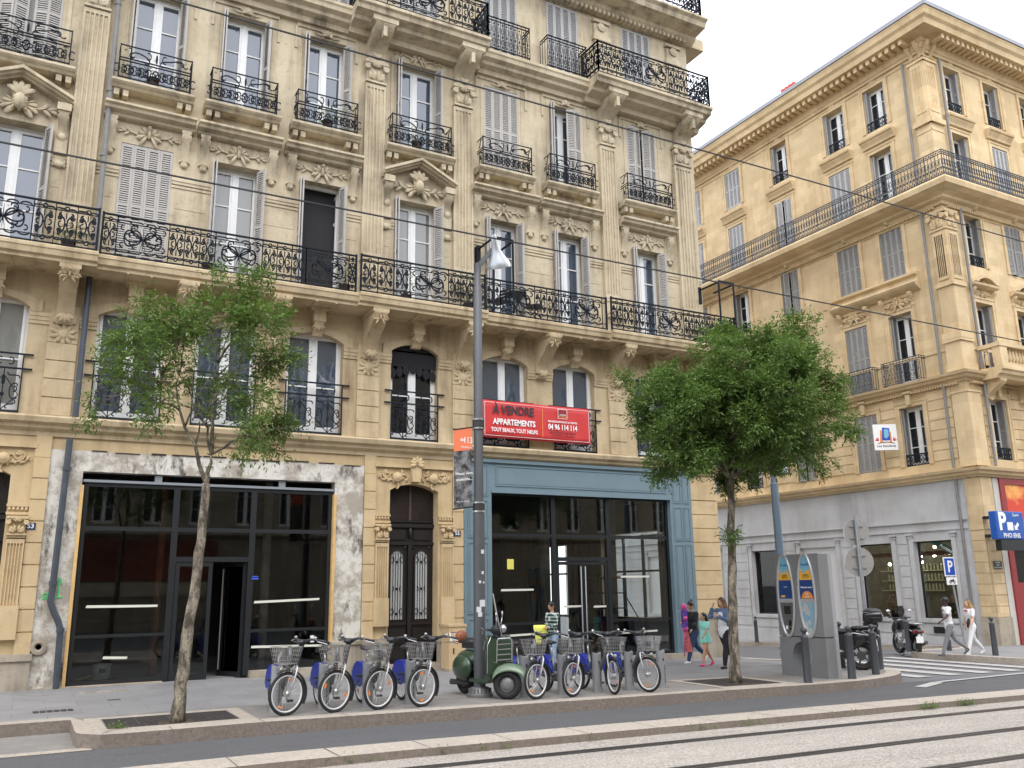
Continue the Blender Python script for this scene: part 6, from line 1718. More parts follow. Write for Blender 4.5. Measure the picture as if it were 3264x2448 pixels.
for k in range(9): g.box(.02, .03, -.0785, -.07, .1+.035*k, .125+.035*k)
lk = g.mesh('lock', DGREY)
DX = [3.32, 4.02, 4.70, 5.39, 7.42, 8.15, 8.86, 9.54, 10.25]
dl = ['grey bicycle dock post holding the leftmost bicycle', 'grey dock post behind the second bicycle from the left', 'grey dock post of the bicycle with flyers', 'grey dock post of the bicycle left of the scooter', 'grey dock post touching the first bicycle right of the scooter', 'grey dock post between the two bicycles with white rims right of the scooter', 'grey dock post left of the bicycle pointing at the street', 'grey dock post left of the rightmost bicycle', 'empty grey dock post at the right end of the row']
for x, l in zip(DX, dl):
    r_ = thing('dock_post', l, 'dock post', (x, -5.62, gz(x)), 0, 'grey bicycle dock posts'); smooth_edges(obj('post', dm, r_)); obj('lock', lk, r_)

# ---------------------------------------------------------------- classic green scooter
GREEN = mat('olive_green_paint', lin((50,70,50)), .3, .1, coat=.5); GREEN2 = mat('pale_green_paint', lin((112,132,108)), .35, coat=.4)
def ellr(mb, c, r, ry=0, nu=14, nv=10): mb.ell(c, r, Matrix.Rotation(R(ry), 3, 'Y'), nu, nv)
sx, sy = 6.98, -5.84; szz = gz(sx); hdv = math.atan2(-1.12, .2); stv = R(-38)
vs_ = thing('scooter', 'green classic scooter with front rack and screen, parked behind the lamp post', 'scooter', (sx, sy, szz))
def fatwheel(parent, loc, rz, r=.235, t=.06):
    mb = MB(); ring(mb, r-t, t, 30, 10); o = smooth_edges(obj('wheel', mb.mesh('wheel', TYRE), parent, loc, rz))
    mb = MB(); mb.lathe([(.05,-.05), (.1,-.03), (r-t*2.1,-.02), (r-t*1.95,-.04), (r-t*1.95,.04), (r-t*2.1,.02), (.1,.03), (.05,.05)], (0,0,0), 22, 'y'); smooth_edges(obj('rim', mb.mesh('rim', mat('dull_rim', (.2,.2,.2), .5, .4)), o)); return o
fatwheel(vs_, (0, 0, .235), stv)
back = (-1.16*cos(hdv), -1.16*sin(hdv)); fatwheel(vs_, (back[0], back[1], .235), hdv)
mb = MB()   # body: leg shield, floor, bulging rear panels; x forward, origin at front hub
mb.prism([(-.16,.30), (-.12,.95), (-.16,1.0), (-.2,.95), (-.26,.42), (-.42,.30), (-.78,.30), (-.78,.24), (-.3,.24)], 'y', -.2, .2)
mb.prism([(-.125,.38), (-.085,.9), (-.13,1.0), (-.16,1.0), (-.17,.4)], 'y', -.31, .31)
ellr(mb, (-1.0, .19, .46), (.28, .11, .2)); ellr(mb, (-1.0, -.19, .46), (.28, .11, .2)); ellr(mb, (-.98, 0, .58), (.36, .17, .16))
o = obj('body', mb.mesh('body', GREEN), vs_, (-.07,0,0), hdv); o.scale = (.94,.8,1); bv = o.modifiers.new('b', 'BEVEL'); bv.width = .02; bv.segments = 3; smooth_edges(o, 50)
mb = MB(); arc = [(.04+.29*cos(t), .33+.20*sin(t)) for t in [R(12)+R(150)*k/12 for k in range(13)]]
for k in range(len(arc)-1):
    for s in (-1, 1):
        p, q = arc[k], arc[k+1]; mb.quad((p[0],0,p[1]+.03), (q[0],0,q[1]+.03), (q[0],s*.1,q[1]-.05), (p[0],s*.1,p[1]-.05)); mb.quad((p[0],s*.1,p[1]-.05), (q[0],s*.1,q[1]-.05), (q[0]*.97,s*.105,q[1]-.085), (p[0]*.97,s*.105,p[1]-.085))
o = obj('front_mudguard', mb.mesh('front_mudguard', GREEN2, True, weld=True), vs_, (0,0,0), stv); mo = o.modifiers.new('t', 'SOLIDIFY'); mo.thickness = .01
mb = MB(); mb.tube([(-.1,0,.5), (-.04,.06,.35), (0,.07,.235)], [.04,.025,.03], 8); mb.tube([(0,.05,.235), (.02,.1,.25)], .05, 10); mb.tube([(-.02,.09,.22), (-.08,.08,.42)], .03, 8)
smooth_edges(obj('suspension', mb.mesh('suspension', SILV), vs_, (0,0,0), stv))
mb = MB(); mb.tube([(-.14,0,.95), (-.2,0,1.06)], .05, 8); mb.ell((-.16,0,1.08), (.12,.09,.08)); mb.tube([(-.2,-.12,1.08), (-.28,-.33,1.1)], .022, 8); mb.tube([(-.2,.12,1.08), (-.28,.33,1.1)], .022, 8); mb.tube([(-.2,-.14,1.08), (-.2,.14,1.08)], .035, 8)
smooth_edges(obj('handlebar', mb.mesh('handlebar', DGREY), vs_, (0,0,0), stv))
mb = MB(); mb.ell((-.06,0,1.1), (.06,.07,.07)); obj('headlight', mb.mesh('headlight', CHROME, True), vs_, (0,0,0), stv)
mb = MB(); mb.tube([(-.14,.2,1.1), (-.12,.26,1.3)], .007, 5); mb.ell((-.12,.27,1.33), (.015,.045,.05)); mb.tube([(-.14,-.2,1.1), (-.12,-.28,1.3)], .007, 5); mb.ell((-.12,-.29,1.33), (.015,.04,.045)); obj('mirror', mb.mesh('mirror', CHROME, True), vs_, (0,0,0), stv)
mb = MB(); ws = [(-.09,-.2,1.05), (-.09,.2,1.05), (-.17,.24,1.45), (-.22,.14,1.75), (-.22,-.14,1.75), (-.17,-.24,1.45)]
n = len(mb.v); mb.v += ws+[(x-.006, y, z) for x, y, z in ws]; mb.face(0,1,2,3,4,5); mb.face(11,10,9,8,7,6)
for k in range(6): j = (k+1) % 6; mb.face(k, 6+k, 6+j, j)
obj('windscreen', mb.mesh('windscreen', mat('milky_acrylic', (.35,.37,.38), .25)), vs_, (0,0,0), stv+R(14)).scale = (1,.8,.95)
mb = MB(); 
for z in (.62,.7,.78,.86): mb.tube([(.02,-.17,z), (.02,.17,z)], .008, 6)
mb.tube([(-.1,-.17,.58), (.02,-.19,.58), (.04,-.19,.92), (.02,-.15,.95), (.02,.15,.95), (.04,.19,.92), (.02,.19,.58), (-.1,.17,.58)], .011, 6)
mb.tube([(-.1,-.32,.42), (-.08,-.33,.85), (-.11,-.2,.99), (-.11,.2,.99), (-.08,.33,.85), (-.1,.32,.42)], .008, 5)
smooth_edges(obj('front_rack', mb.mesh('front_rack', CHROME), vs_, (-.07,0,0), hdv)).scale = (.94,.8,1)
mb = MB(); mb.box(-1.1,-.58,-.12,.12,.76,.84); mb.ell((-.72,0,.84), (.2,.13,.06), None, 12, 8); mb.ell((-1.02,0,.86), (.2,.13,.07), None, 12, 8); o = smooth_edges(obj('seat', mb.mesh('seat', mat('black_vinyl', (.02,.02,.02), .4)), vs_, (0,0,0), hdv))
mb = MB(); mb.ell((-1.28,0,.93), (.07,.12,.11), None, 10, 8); obj('backrest_pad', mb.mesh('backrest_pad', mat('tan_leather', lin((140,80,52)), .5), True), vs_, (0,0,0), hdv)
mb = MB(); mb.tube([(-1.2,-.13,.82), (-1.4,-.13,.85), (-1.46,-.12,1.0), (-1.46,.12,1.0), (-1.4,.13,.85), (-1.2,.13,.82)], .01, 6); mb.tube([(-1.35,.1,.85), (-1.65,.1,.83), (-1.65,-.1,.83), (-1.35,-.1,.85)], .01, 6); smooth_edges(obj('rear_rack', mb.mesh('rear_rack', CHROME), vs_, (0,0,0), hdv))
mb = MB(); mb.tube([(-.9,-.12,.2), (-1.35,-.16,.2)], [.03,.05], 8); mb.box(-1.2,-.8,.05,.15,.15,.3); smooth_edges(obj('exhaust', mb.mesh('exhaust', DGREY), vs_, (0,0,0), hdv))

# ---------------------------------------------------------------- hire terminal (kiosk)
KG = mat('terminal_grey', (.27,.275,.28), .4, .4, var=.04, vscale=2); KL = mat('terminal_light_grey', (.42,.43,.44), .4, .3)
kz = gz(14.2); ks = thing('hire_terminal', 'tall grey bicycle hire terminal with two oval panels and a round hole', 'terminal', (14.15, -5.3, kz))
# face plane is local x=0 looking to -x; local y runs from +.62 (left in view) to -.62
def oval(cy, cz, ry, rz_, n=24, pw=1.25):
    o = []
    for k in range(n):
        t = 2*pi*k/n; c, s = cos(t), sin(t); zz = cz+rz_*s; yy = cy+ry*(abs(c)**1.0)*(1 if c > 0 else -1); o.append((yy, zz))
    return o
mb = MB(); n = 24; hole = [(.02+.26*cos(t), .42+.27*sin(t)) for t in [2*pi*k/n for k in range(n)]]
W, Hh, T = .62, 2.46, .28
def ringfill(mb, hole, rect, x, flip):
    # fan between hole and rectangle boundary
    (y0, y1, z0, z1) = rect; n = len(hole); base = len(mb.v); cy = sum(p[0] for p in hole)/n; cz = sum(p[1] for p in hole)/n
    outp = []
    for y, z in hole:
        dy, dz = y-cy, z-cz; k = min((y1-cy)/dy if dy > 1e-6 else 1e9, (y0-cy)/dy if dy < -1e-6 else 1e9, (z1-cz)/dz if dz > 1e-6 else 1e9, (z0-cz)/dz if dz < -1e-6 else 1e9); outp.append((cy+dy*k, cz+dz*k))
    for p in hole: mb.v.append((x, *p))
    for p in outp: mb.v.append((x, *p))
    for i in range(n): j = (i+1) % n; mb.face(*((base+i, base+j, base+n+j, base+n+i) if flip else (base+i, base+n+i, base+n+j, base+j)))
    for (yc, zc) in ((y0,z0), (y1,z0), (y1,z1), (y0,z1)):      # corner triangles
        c = len(mb.v); mb.v.append((x, yc, zc)); best = None
        for i in range(n):
            j = (i+1) % n; a, b = outp[i], outp[j]
            if abs(a[0]-b[0]) > 1e-6 and abs(a[1]-b[1]) > 1e-6 and min(abs(a[0]-yc), abs(b[0]-yc)) < 1e-4 and min(abs(a[1]-zc), abs(b[1]-zc)) < 1e-4: mb.face(base+n+i, c, base+n+j)
for x, fl in ((0, False), (T, True)): ringfill(mb, hole, (-W, W, 0, .78), x, fl)
for i in range(n): j = (i+1) % n; a, b = hole[i], hole[j]; mb.quad((0,*a), (T,*a), (T,*b), (0,*b))
mb.quad((0,-W,0), (T,-W,0), (T,-W,.78), (0,-W,.78)); mb.quad((0,W,0), (0,W,.78), (T,W,.78), (T,W,0)); mb.quad((0,-W,.78), (T,-W,.78), (T,W,.78), (0,W,.78))
obj('base', mb.mesh('base', KG), ks)
mb = MB(); mb.box(0, T, -W, W, .795, Hh); o = obj('cabinet', mb.mesh('cabinet', KG), ks); bv = o.modifiers.new('b', 'BEVEL'); bv.width = .012; bv.segments = 2
mb = MB(); mb.box(T, T+.14, -W+.04, W-.04, .0, Hh-.01); obj('rear_casing', mb.mesh('rear_casing', KL), ks)
hole_c = [(.02+.26*cos(t), .42+.27*sin(t)) for t in [2*pi*k/n for k in range(n)]]
ks.children[0] if ks.children else None
SKYB = mat('poster_sky_blue', lin((120,180,205)), .5); PNAVY = mat('poster_navy', lin((28,62,120)), .5); PORG = mat('poster_orange', lin((224,140,60)), .5); PYEL = mat('poster_yellow', lin((236,176,60)), .5)
def mapmat():
    m, nt, b = newmat('street_map'); p = geopos(nt); n = noise(nt, p, 5, 5, .6); n2 = noise(nt, p, 30, 3, .7); b.inputs['Roughness'].default_value = .3
    c = mixc(nt, ramp(nt, n, .48, .52), lin((120,170,195)), lin((185,188,184))); c = mixc(nt, ramp(nt, n2, .5, .6), c, lin((150,156,156))); nt.links.new(c, b.inputs['Base Color']); return m
MAPM = mapmat()
for cy, kind in ((.32, 0), (-.26, 1)):
    cz, ry, rz_ = 1.62, .215, .83
    rim = [(y, z) for y, z in oval(cy, cz, ry, rz_, 40)]; mb = MB(); mb.tube([(-.02, y, z) for y, z in rim], .028, 8, closed=True); smooth_edges(obj('oval_rim', mb.mesh('oval_rim', SILV), ks))
    def band(z0, z1, m, nm, x=-.012):
        pts = []
        for k in range(13): z = z0+(z1-z0)*k/12; h = ry*math.sqrt(max(0, 1-((z-cz)/rz_)**2)); pts.append((h, z))
        poly = [(cy+h, z) for h, z in pts]+[(cy-h, z) for h, z in pts[::-1]]
        mb = MB(); mb.prism(poly, 'x', x, 0); return obj(nm, mb.mesh(nm, m), ks)
    band(2.05, 2.43, SKYB, 'poster_sky'); band(1.93, 2.05, PYEL, 'poster_skyline'); band(1.55, 1.93, PNAVY, 'poster_text_field'); band(1.47, 1.55, KL, 'crossbar')
    band(.8, 1.47, MAPM if kind else mat('screen_panel', (.1,.1,.105), .4), 'map' if kind else 'screen_panel')
    mb = MB()
    for k in range(7): y = cy-.17+.055*k; mb.box(-.016, -.012, y, y+.04, 2.05, 2.07+.05*((k*3) % 4)/2)
    obj('poster_skyline', mb.mesh('poster_skyline', PYEL), ks)
    t = text('le vélo' if not kind else 'Marseille', .07, PNAVY, ks, (-.016, cy, 2.24), (90,0,-90)); t2 = text('Abonnez-vous !' if kind else '* * *', .05, WHITE, ks, (-.016, cy, 1.78), (90,0,-90), bold=.001)
    if kind:
        mb = MB(); mb.prism([(cy+.15*cos(t), 1.555+.15*sin(t)) for t in [pi*k/10 for k in range(11)]], 'x', -.016, -.0125); obj('orange_disc', mb.mesh('orange_disc', PORG), ks); text('5€', .06, WHITE, ks, (-.019, cy, 1.64), (90,0,-90)); text('par an', .045, WHITE, ks, (-.019, cy, 1.59), (90,0,-90))
    else:
        mb = MB(); mb.box(-.02, -.012, cy-.09, cy+.08, 1.24, 1.4); mb.box(-.02, -.012, cy-.08, cy-.02, 1.0, 1.12); mb.box(-.02, -.012, cy-.09, cy-.02, .92, .96); obj('screen', mb.mesh('screen', mat('screen', (.015,.012,.01), .15)), ks)
        mb = MB(); mb.box(-.02, -.012, cy+.02, cy+.07, .93, 1.0); mb.box(-.02, -.012, cy-.07, cy-.03, 1.02, 1.08); obj('notice', mb.mesh('notice', WHITE), ks)
        mb = MB(); mb.box(-.016, -.0125, cy+.03, cy+.14, 1.58, 1.62); obj('yellow_field', mb.mesh('yellow_field', PYEL), ks)
    mb = MB()
    for k in (-1, 1):
        ring(mb, .035, .004, 14, 4, (0,0,0)); 
    mb.v = [(-.018, cy+(x if i < 56 else x+.09)-.045, 2.0+z) for i, (x, y, z) in enumerate(mb.v)]; mb.tube([(-.018,cy-.045,2.0), (-.018,cy-.01,2.05), (-.018,cy+.045,2.0)], .004, 4); obj('bicycle_emblem', mb.mesh('bicycle_emblem', DGREY), ks)

# ---------------------------------------------------------------- bollards
BOLM = mat('bollard_grey', lin((70,72,76)), .5, .2, var=.1, vscale=6)
def bollard_mesh(h=1.02):
    mb = MB(); mb.lathe([(.085,0), (.08,.02), (.072,h-.2), (.075,h-.19), (.075,h-.16), (.05,h-.155), (.03,h-.12), (.03,h-.1), (.055,h-.085), (.062,h-.05), (.055,h-.02), (.02,h), (.005,h+.005)], (0,0,0), 16); return mb.mesh('bollard', BOLM, True)
bmh = bollard_mesh()
for x, y, l in ((13.2,-6.28,'bollard standing right in front of the hire terminal'), (14.57,-6.13,'bollard just right of the terminal, before the parked motorbike seat'), (15.86,-5.63,'bollard before the rear wheel of the nearer motorbike'), (16.95,-4.85,'bollard behind the rear wheel of the nearer motorbike'), (16.6,-4.1,'bollard partly hidden behind the nearer motorbike seat'), (17.2,-2.6,'bollard whose head shows above the motorbike, at the sign pole'), (26.3,8.8,'bollard left of the terminal by the cafe window'), (22.9,-1.0,'bollard left of the far motorbike at the crossing'), (23.56,-3.23,'bollard at the right, beside the woman in white')):
    tag(obj('bollard', bmh, None, (x, y, gz(x, y))), l, 'bollard', 'round-headed bollards round the corner')
tag(smooth_edges(obj('bollard_stump', (lambda m_: (m_.lathe([(.07,0), (.07,.3), (.05,.32)], (0,0,0), 12), m_)[1])(MB()).mesh('bollard_stump', BOLM), None, (24.3,-1.3,gz(24.3)))), 'short dark stump behind the legs of the walking man', 'bollard')

# ---------------------------------------------------------------- traffic signs
GALV = mat('galvanised_steel', (.42,.44,.46), .4, .7, var=.1, vscale=4); SBACK = mat('sign_back_grey', (.36,.35,.33), .5, .3)
sp_ = thing('traffic_sign', 'galvanised pole with an octagonal and a round sign seen from behind', 'traffic sign', (17.0, -4.55, gz(17)))
mb = MB(); mb.tube([(0,0,0), (0,0,3.45)], .045, 10); smooth_edges(obj('pole', mb.mesh('pole', GALV), sp_))
def plate(n, r, z, m, sz=.006, rot=0):
    mb = MB(); mb.prism([(r*cos(2*pi*(k+.5)/n+rot), z+r*sin(2*pi*(k+.5)/n+rot)) for k in range(n)], 'y', -sz, sz); return mb
an = R(28)
for n_, r_, z_ in ((8, .31, 3.05), (28, .33, 2.37)):
    o = obj('sign_plate', plate(n_, r_, z_, SBACK).mesh('sign_plate', SBACK), sp_, (.05*sin(an)+.02, .06, 0), -an)
    mb = MB(); 
    for k in range(n_ if n_ > 8 else 8):
        a, b = 2*pi*(k+.5)/n_, 2*pi*(k+1.5)/n_; mb.tube([(r_*cos(a),0,z_+r_*sin(a)), (r_*cos(b),0,z_+r_*sin(b))], .012, 4)
    obj('rim', mb.mesh('rim', SILV), o); mb = MB()
    for dz in (-.14, .14): mb.box(-.16, .16, -.03, -.007, z_+dz-.015, z_+dz+.015)
    obj('bracket', mb.mesh('bracket', GALV), o)
mb = MB(); mb.lathe([(.046,1.15), (.046,1.3)], (0,0,0), 10); obj('sticker', mb.mesh('sticker', mat('light_blue_sticker', (.4,.6,.75), .6)), sp_)
pk = thing('parking_sign', 'blue and white P sign with a motorbike plate, on a leaning pole', 'traffic sign', (27.0, .1, gz(27)))
mb = MB(); mb.tube([(.05,0,0), (-.28,0,2.75)], .035, 8); smooth_edges(obj('pole', mb.mesh('pole', GALV), pk))
SBLUE = mat('sign_blue', (.01,.07,.42), .4)
mb = MB(); mb.box(-.62,-.06,-.07,-.05,2.2,2.82); o = obj('sign_plate', mb.mesh('sign_plate', WHITE), pk); mb = MB(); mb.box(-.58,-.10,-.075,-.07,2.24,2.78); obj('blue_field', mb.mesh('blue_field', SBLUE), o); text('P', .52, WHITE, o, (-.33,-.078,2.5), bold=.012)
mb = MB(); mb.box(-.56,-.04,-.07,-.05,1.93,2.17); o = obj('sign_plate', mb.mesh('sign_plate', WHITE), pk)
mb = MB(); ring(mb, .04, .012, 14, 4, (-.4,-.075,2.02)); ring(mb, .04, .012, 14, 4, (-.2,-.075,2.02)); mb.box(-.38,-.22,-.08,-.07,2.03,2.09); mb.tube([(-.22,-.075,2.06), (-.25,-.075,2.13)], .01, 4); obj('motorbike_symbol', mb.mesh('motorbike_symbol', BLACKT), o)
# car park sign on the corner column
cp = thing('car_park_sign', 'large blue illuminated P sign on the corner column of the ochre building', 'sign', (27.95, -1.3, 3.42)); PBL = mat('car_park_blue', (.012,.085,.36), .35)
mb = MB(); mb.box(-.74, .74, -.12, .12, -.45, .45); o = obj('box', mb.mesh('box', PBL), cp); bv = o.modifiers.new('b', 'BEVEL'); bv.width = .03; bv.segments = 2
text('P', .78, WHITE, cp, (-.42,-.126,.1), bold=.03); text('PHO ENS', .2, WHITE, cp, (-.0,-.126,-.33), bold=.004, sx=1.1); text('Q-park', .12, WHITE, cp, (.32,-.126,.34), bold=.001)
mb = MB(); mb.box(-.18,.12,-.13,-.12,-.16,.1); mb.prism([(.2,-.14), (.2,.02), (.25,-.03), (.38,.1), (.45,.03), (.32,-.09), (.38,-.14)], 'y', -.13, -.12); obj('pictogram', mb.mesh('pictogram', WHITE), cp)
mb = MB(); mb.box(-.58,.7,-.1,.1,-.8,-.46); mb.box(-.1,.1,.12,.75,.25,.35); mb.box(-.1,.1,.12,.75,-.35,-.25); obj('hanging_panel', mb.mesh('hanging_panel', DARKMETAL), cp)
# flag sign of the student residence, projecting from the side wall
es = thing('hanging_sign', 'white square sign reading Les Estudines on the ochre building', 'sign', (27.45, 2.55, 6.9))
mb = MB(); mb.box(-.42,.42,-.03,.03,-.48,.48); obj('panel', mb.mesh('panel', WHITE), es, (0,0,0), R(-32))
for nm, pr, m_ in (('blue_tower', [(-.14,-.12), (-.1,.36), (.16,.33), (.16,-.12)], SBLUE), ('orange_tower', [(-.22,-.22), (-.18,.26), (-.13,.26), (-.12,-.2), (.14,-.22), (.14,.2), (.2,.2), (.22,-.22)], PORG), ('sky_tower', [(-.06,.0), (-.04,.3), (.12,.28), (.12,.04), (.02,-.06)], SKYB)):
    mb = MB(); mb.prism(pr, 'y', -.036-(.004 if nm != 'orange_tower' else 0)-(.004 if nm == 'sky_tower' else 0), -.03); obj(nm, mb.mesh(nm, m_), es, (0,0,0), R(-32))
mb = MB(); tube2(mb, [(-.3,-.24), (-.15,-.19), (0,-.18), (.15,-.19), (.3,-.24)], -.035, .012); obj('ground_line', mb.mesh('ground_line', BLACKT), es, (0,0,0), R(-32))
mb = MB()
for s in (-1, 1):
    for k in range(3): leaf(mb, s*.26, -.14, R(90-s*(15+30*k)), .15, .04, -.035, .004)
obj('red_leaves', mb.mesh('red_leaves', mat('sign_red', (.6,.03,.03), .5)), es, (0,0,0), R(-32)); t = text('Les Estudines', .125, BLACKT, es, (-.018,-.03,-.33), (90,0,-32), bold=.001)
mb = MB(); mb.tube([(.1,0,.3), (.6,0,.3)], .02, 6); mb.tube([(.1,0,-.3), (.6,0,-.3)], .02, 6); obj('bracket', mb.mesh('bracket', WHITEP), es)
# utility cabinet
cb_ = thing('utility_cabinet', 'beige street cabinet with a scratched door beside the blue shop', 'cabinet', (8.47, -.62, gz(8.5)))
CABM = mat('beige_plastic', lin((196,170,130)), .6, var=.06, vscale=5)
mb = MB(); mb.box(-.2,.2,-.12,.3,.06,.95); mb.box(-.22,.22,-.14,.32,.95,1.0); o = obj('body', mb.mesh('body', CABM), cb_); mb = MB(); mb.box(-.2,.2,-.12,.3,-.02,.06); obj('foot', mb.mesh('foot', PLINTH), cb_)
mb = MB(); mb.box(-.15,.17,-.13,-.12,.12,.9); o = obj('door', mb.mesh('door', CABM), cb_); mb = MB(); mb.box(-.11,-.08,-.14,-.13,.38,.5); obj('handle', mb.mesh('handle', DARKMETAL), o)
mb = MB()
for a in (((-.08,.82), (-.06,.7)), ((-.1,.8), (-.03,.82)), ((0,.7), (.02,.8), (.04,.7)), ((.07,.7), (.08,.82), (.12,.72), (.12,.84))): mb.tube([(p, -.132, q) for p, q in a], .004, 3)
obj('graffiti', mb.mesh('graffiti', WHITE), o)
# things inside the left shop
bk = thing('bucket', 'white plastic bucket on the floor behind the left shop glass', 'bucket', (1.47, .6, 0)); mb = MB(); mb.lathe([(.13,0), (.16,.33), (.17,.33), (.17,.36), (.155,.36), (.12,.02)], (0,0,0), 18); smooth_edges(obj('pail', mb.mesh('pail', mat('white_plastic', (.6,.6,.58), .4)), bk)); mb = MB(); mb.box(-.06,.06,-.165,-.15,.2,.28); obj('sticker', mb.mesh('sticker', NAVY), bk)
mb = MB(); mb.obox((0,0,.1), (.9,0,.3), (0,1,0), (-.3,0,.95), .2, .05, .015); mb.obox((-.3,.1,.12), (.3,0,.95), (0,1,0), (.95,0,-.3), .18, .04, .012); tag(obj('timber_offcuts', mb.mesh('timber_offcuts', TIMBER), None, (1.1,.55,0)), 'scraps of raw timber leaning left of the white bucket', 'timber')
mb = MB(); mb.lathe([(.08,0), (.1,.06), (.09,.07)], (0,0,0), 12); tag(smooth_edges(obj('sponge_dish', mb.mesh('sponge_dish', PYEL), None, (1.2,.4,0))), 'small yellow dish on the shop floor left of the bucket', 'dish')
# scaffold tower inside the blue shop
sc_ = thing('scaffold', 'black scaffold tower standing inside the blue shop', 'scaffold', (14.0, 1.3, -.1)); mb = MB()
for x in (-.35,.45):
    for y in (0,.7): mb.tube([(x,y,0), (x,y,2.1)], .022, 6)
for z in (.4,.8,1.2,1.6,2.0):
    for y in (0,.7): mb.tube([(-.35,y,z), (.45,y,z)], .016, 5)
mb.tube([(.45,0,1.6), (1.4,0,.2)], .016, 5); obj('tubes', mb.mesh('tubes', DARKMETAL), sc_)
mb = MB(); mb.box(-.35,.45,0,.7,2.02,2.05); obj('deck', mb.mesh('deck', TIMBER), sc_)
# small covers in the pavement
for x, y, w_, h_, l in ((.55,-3.6,.55,.22,'dark rectangular drain cover left of the thin tree'), (1.45,-2.6,.2,.08,'tiny dark service cover on the pavement near the shop'), (1.4,-1.2,.8,.2,'pale slatted vent grate in the pavement at the left shop')):
    mb = MB(); 
    for k in range(6): mb.box(-w_/2+w_*k/6, -w_/2+w_*(k+.8)/6, -h_/2, h_/2, -.01, .007)
    tag(obj('drain_cover', mb.mesh('drain_cover', GRATE if y < -1.5 else PLINTH), None, (x, y, gz(x))), l, 'drain cover')
# balcony furniture and plants
def chair(x, y, z, rz, l):
    r = thing('folding_chair', l, 'chair', (x, y, z), rz); mb = MB()
    mb.box(-.2,.2,-.2,.2,.42,.45); obj('seat', mb.mesh('seat', DARKMETAL), r); mb = MB()
    for s in (-1, 1): mb.tube([(s*.18,-.22,0), (s*.18,.18,.45), (s*.18,.26,.85)], .012, 5); mb.tube([(s*.19,.22,0), (s*.19,-.18,.44)], .012, 5)
    obj('legs', mb.mesh('legs', DARKMETAL), r); mb = MB()
    for k in range(3): mb.box(-.18,.18,.2+.03*k,.22+.03*k,.58+.1*k,.64+.1*k)
    obj('backrest', mb.mesh('backrest', DARKMETAL), r)
chair(10.75, -.5, 8.23, R(60), 'black folding chair at the right on the long balcony'); chair(9.75, -.45, 8.23, R(-70), 'black folding chair left of the balcony table')
tb_ = thing('balcony_table', 'small black table between folding chairs on the long balcony', 'table', (10.2, -.5, 8.23)); mb = MB(); mb.lathe([(.28,.68), (.28,.7)], (0,0,0), 16); obj('tabletop', mb.mesh('tabletop', DARKMETAL), tb_)
mb = MB()
for s in (-1, 1): mb.tube([(s*.18,-.15,0), (-s*.18,.15,.68)], .012, 5); mb.tube([(s*.18,.15,0), (-s*.18,-.15,.68)], .012, 5)
obj('legs', mb.mesh('legs', DARKMETAL), tb_)
def plant(x, y, z, h, w_, l, seed, m=LEAF2, pot=True, n=90):
    rng = np.random.default_rng(seed); r = thing('potted_plant', l, 'plant', (x, y, z), 0, 'plants on the balconies')
    if pot: mb = MB(); mb.lathe([(.1,0), (.13,.2), (.14,.22), (.12,.22)], (0,0,0), 12); smooth_edges(obj('pot', mb.mesh('pot', mat('dark_pot', lin((70,58,52)), .8)), r))
    P = rng.normal(0, 1, (n, 3)); P /= np.linalg.norm(P, axis=1)[:, None]; P *= rng.uniform(.3, 1, (n, 1))*np.array([w_, w_*.7, h/2]); D = P+rng.normal(0, .05, (n, 3)); P = P+np.array([0, 0, .2+h/2])
    obj('foliage', leaf_mesh('foliage', sprays(P, D, rng, .55), m), r)
    mb = MB(); mb.tube([(0,0,.05), (.02,0,.2+h*.6)], .01, 5); obj('stem', mb.mesh('stem', BARK), r)
LEAFG = leafmat('grey_leaves', (.09,.1,.07,1), (.14,.15,.11,1), (.2,.2,.15,1))
plant(2.75, -.55, 8.22, .5, .25, 'green bushy pot plant on the long balcony above the thin tree', 1, LEAF1)
plant(.1, -.6, 8.22, .25, .22, 'low green pot plant at the left step of the long balcony', 2)
plant(5.75, -.5, 8.22, .75, .13, 'thin dry pot plant beside the dark open window', 3, LEAFG); plant(7.25, -.5, 8.22, .8, .14, 'tall grey-green pot plant below the pedimented window', 4, LEAFG); plant(8.85, -.55, 8.22, .9, .35, 'large dark pot plant just left of the lamp head', 5, LEAF2, n=160)
plant(16.0, -.6, 8.22, .35, .3, 'dark green pot plant near the right end of the long balcony', 6)
plant(1.4, -.2, 12.4, .22, .3, 'dark pot plant behind the upper window guard nearest the drainpipe', 7, LEAFG); plant(5.3, -.2, 12.4, .3, .4, 'leafy plant trailing in the third upper window guard', 8); plant(7.6, -.2, 12.4, .4, .3, 'flowering pot plant in the upper guard over the pediment', 9)
# weeds along the tram kerb
rng = np.random.default_rng(9); P = []; D = []
for x0, n in ((14.1, 40), (13.2, 40), (9.3, 10), (8.4, 8), (5.2, 10), (6.6, 6), (4.6, 5), (11.2, 5), (3.4, 8)):
    for _ in range(n): x = x0+rng.normal(0, .12); P.append((x, -8.87+rng.normal(0, .03), gz(x)-.18)); D.append((rng.normal(0, .5), rng.normal(0, .5)-.2, 1))
for _ in range(20): P.append((1.2+rng.normal(0, .06), -6.1+rng.normal(0, .03), .01)); D.append((rng.normal(0, .6), rng.normal(0, .6), .8))
tag(obj('weeds', leaf_mesh('weeds', sprays(P, D, rng, .5), LEAF1)), 'small tufts of weeds growing along the tram kerb', 'weeds', kind='stuff')
rng = np.random.default_rng(19); n = 900; P = np.stack([rng.uniform(2, 22, n), -8.86+rng.normal(0, .03, n)-.03, np.zeros(n)], 1); P[:, 2] = [gz(x)-.185 for x in P[:, 0]]

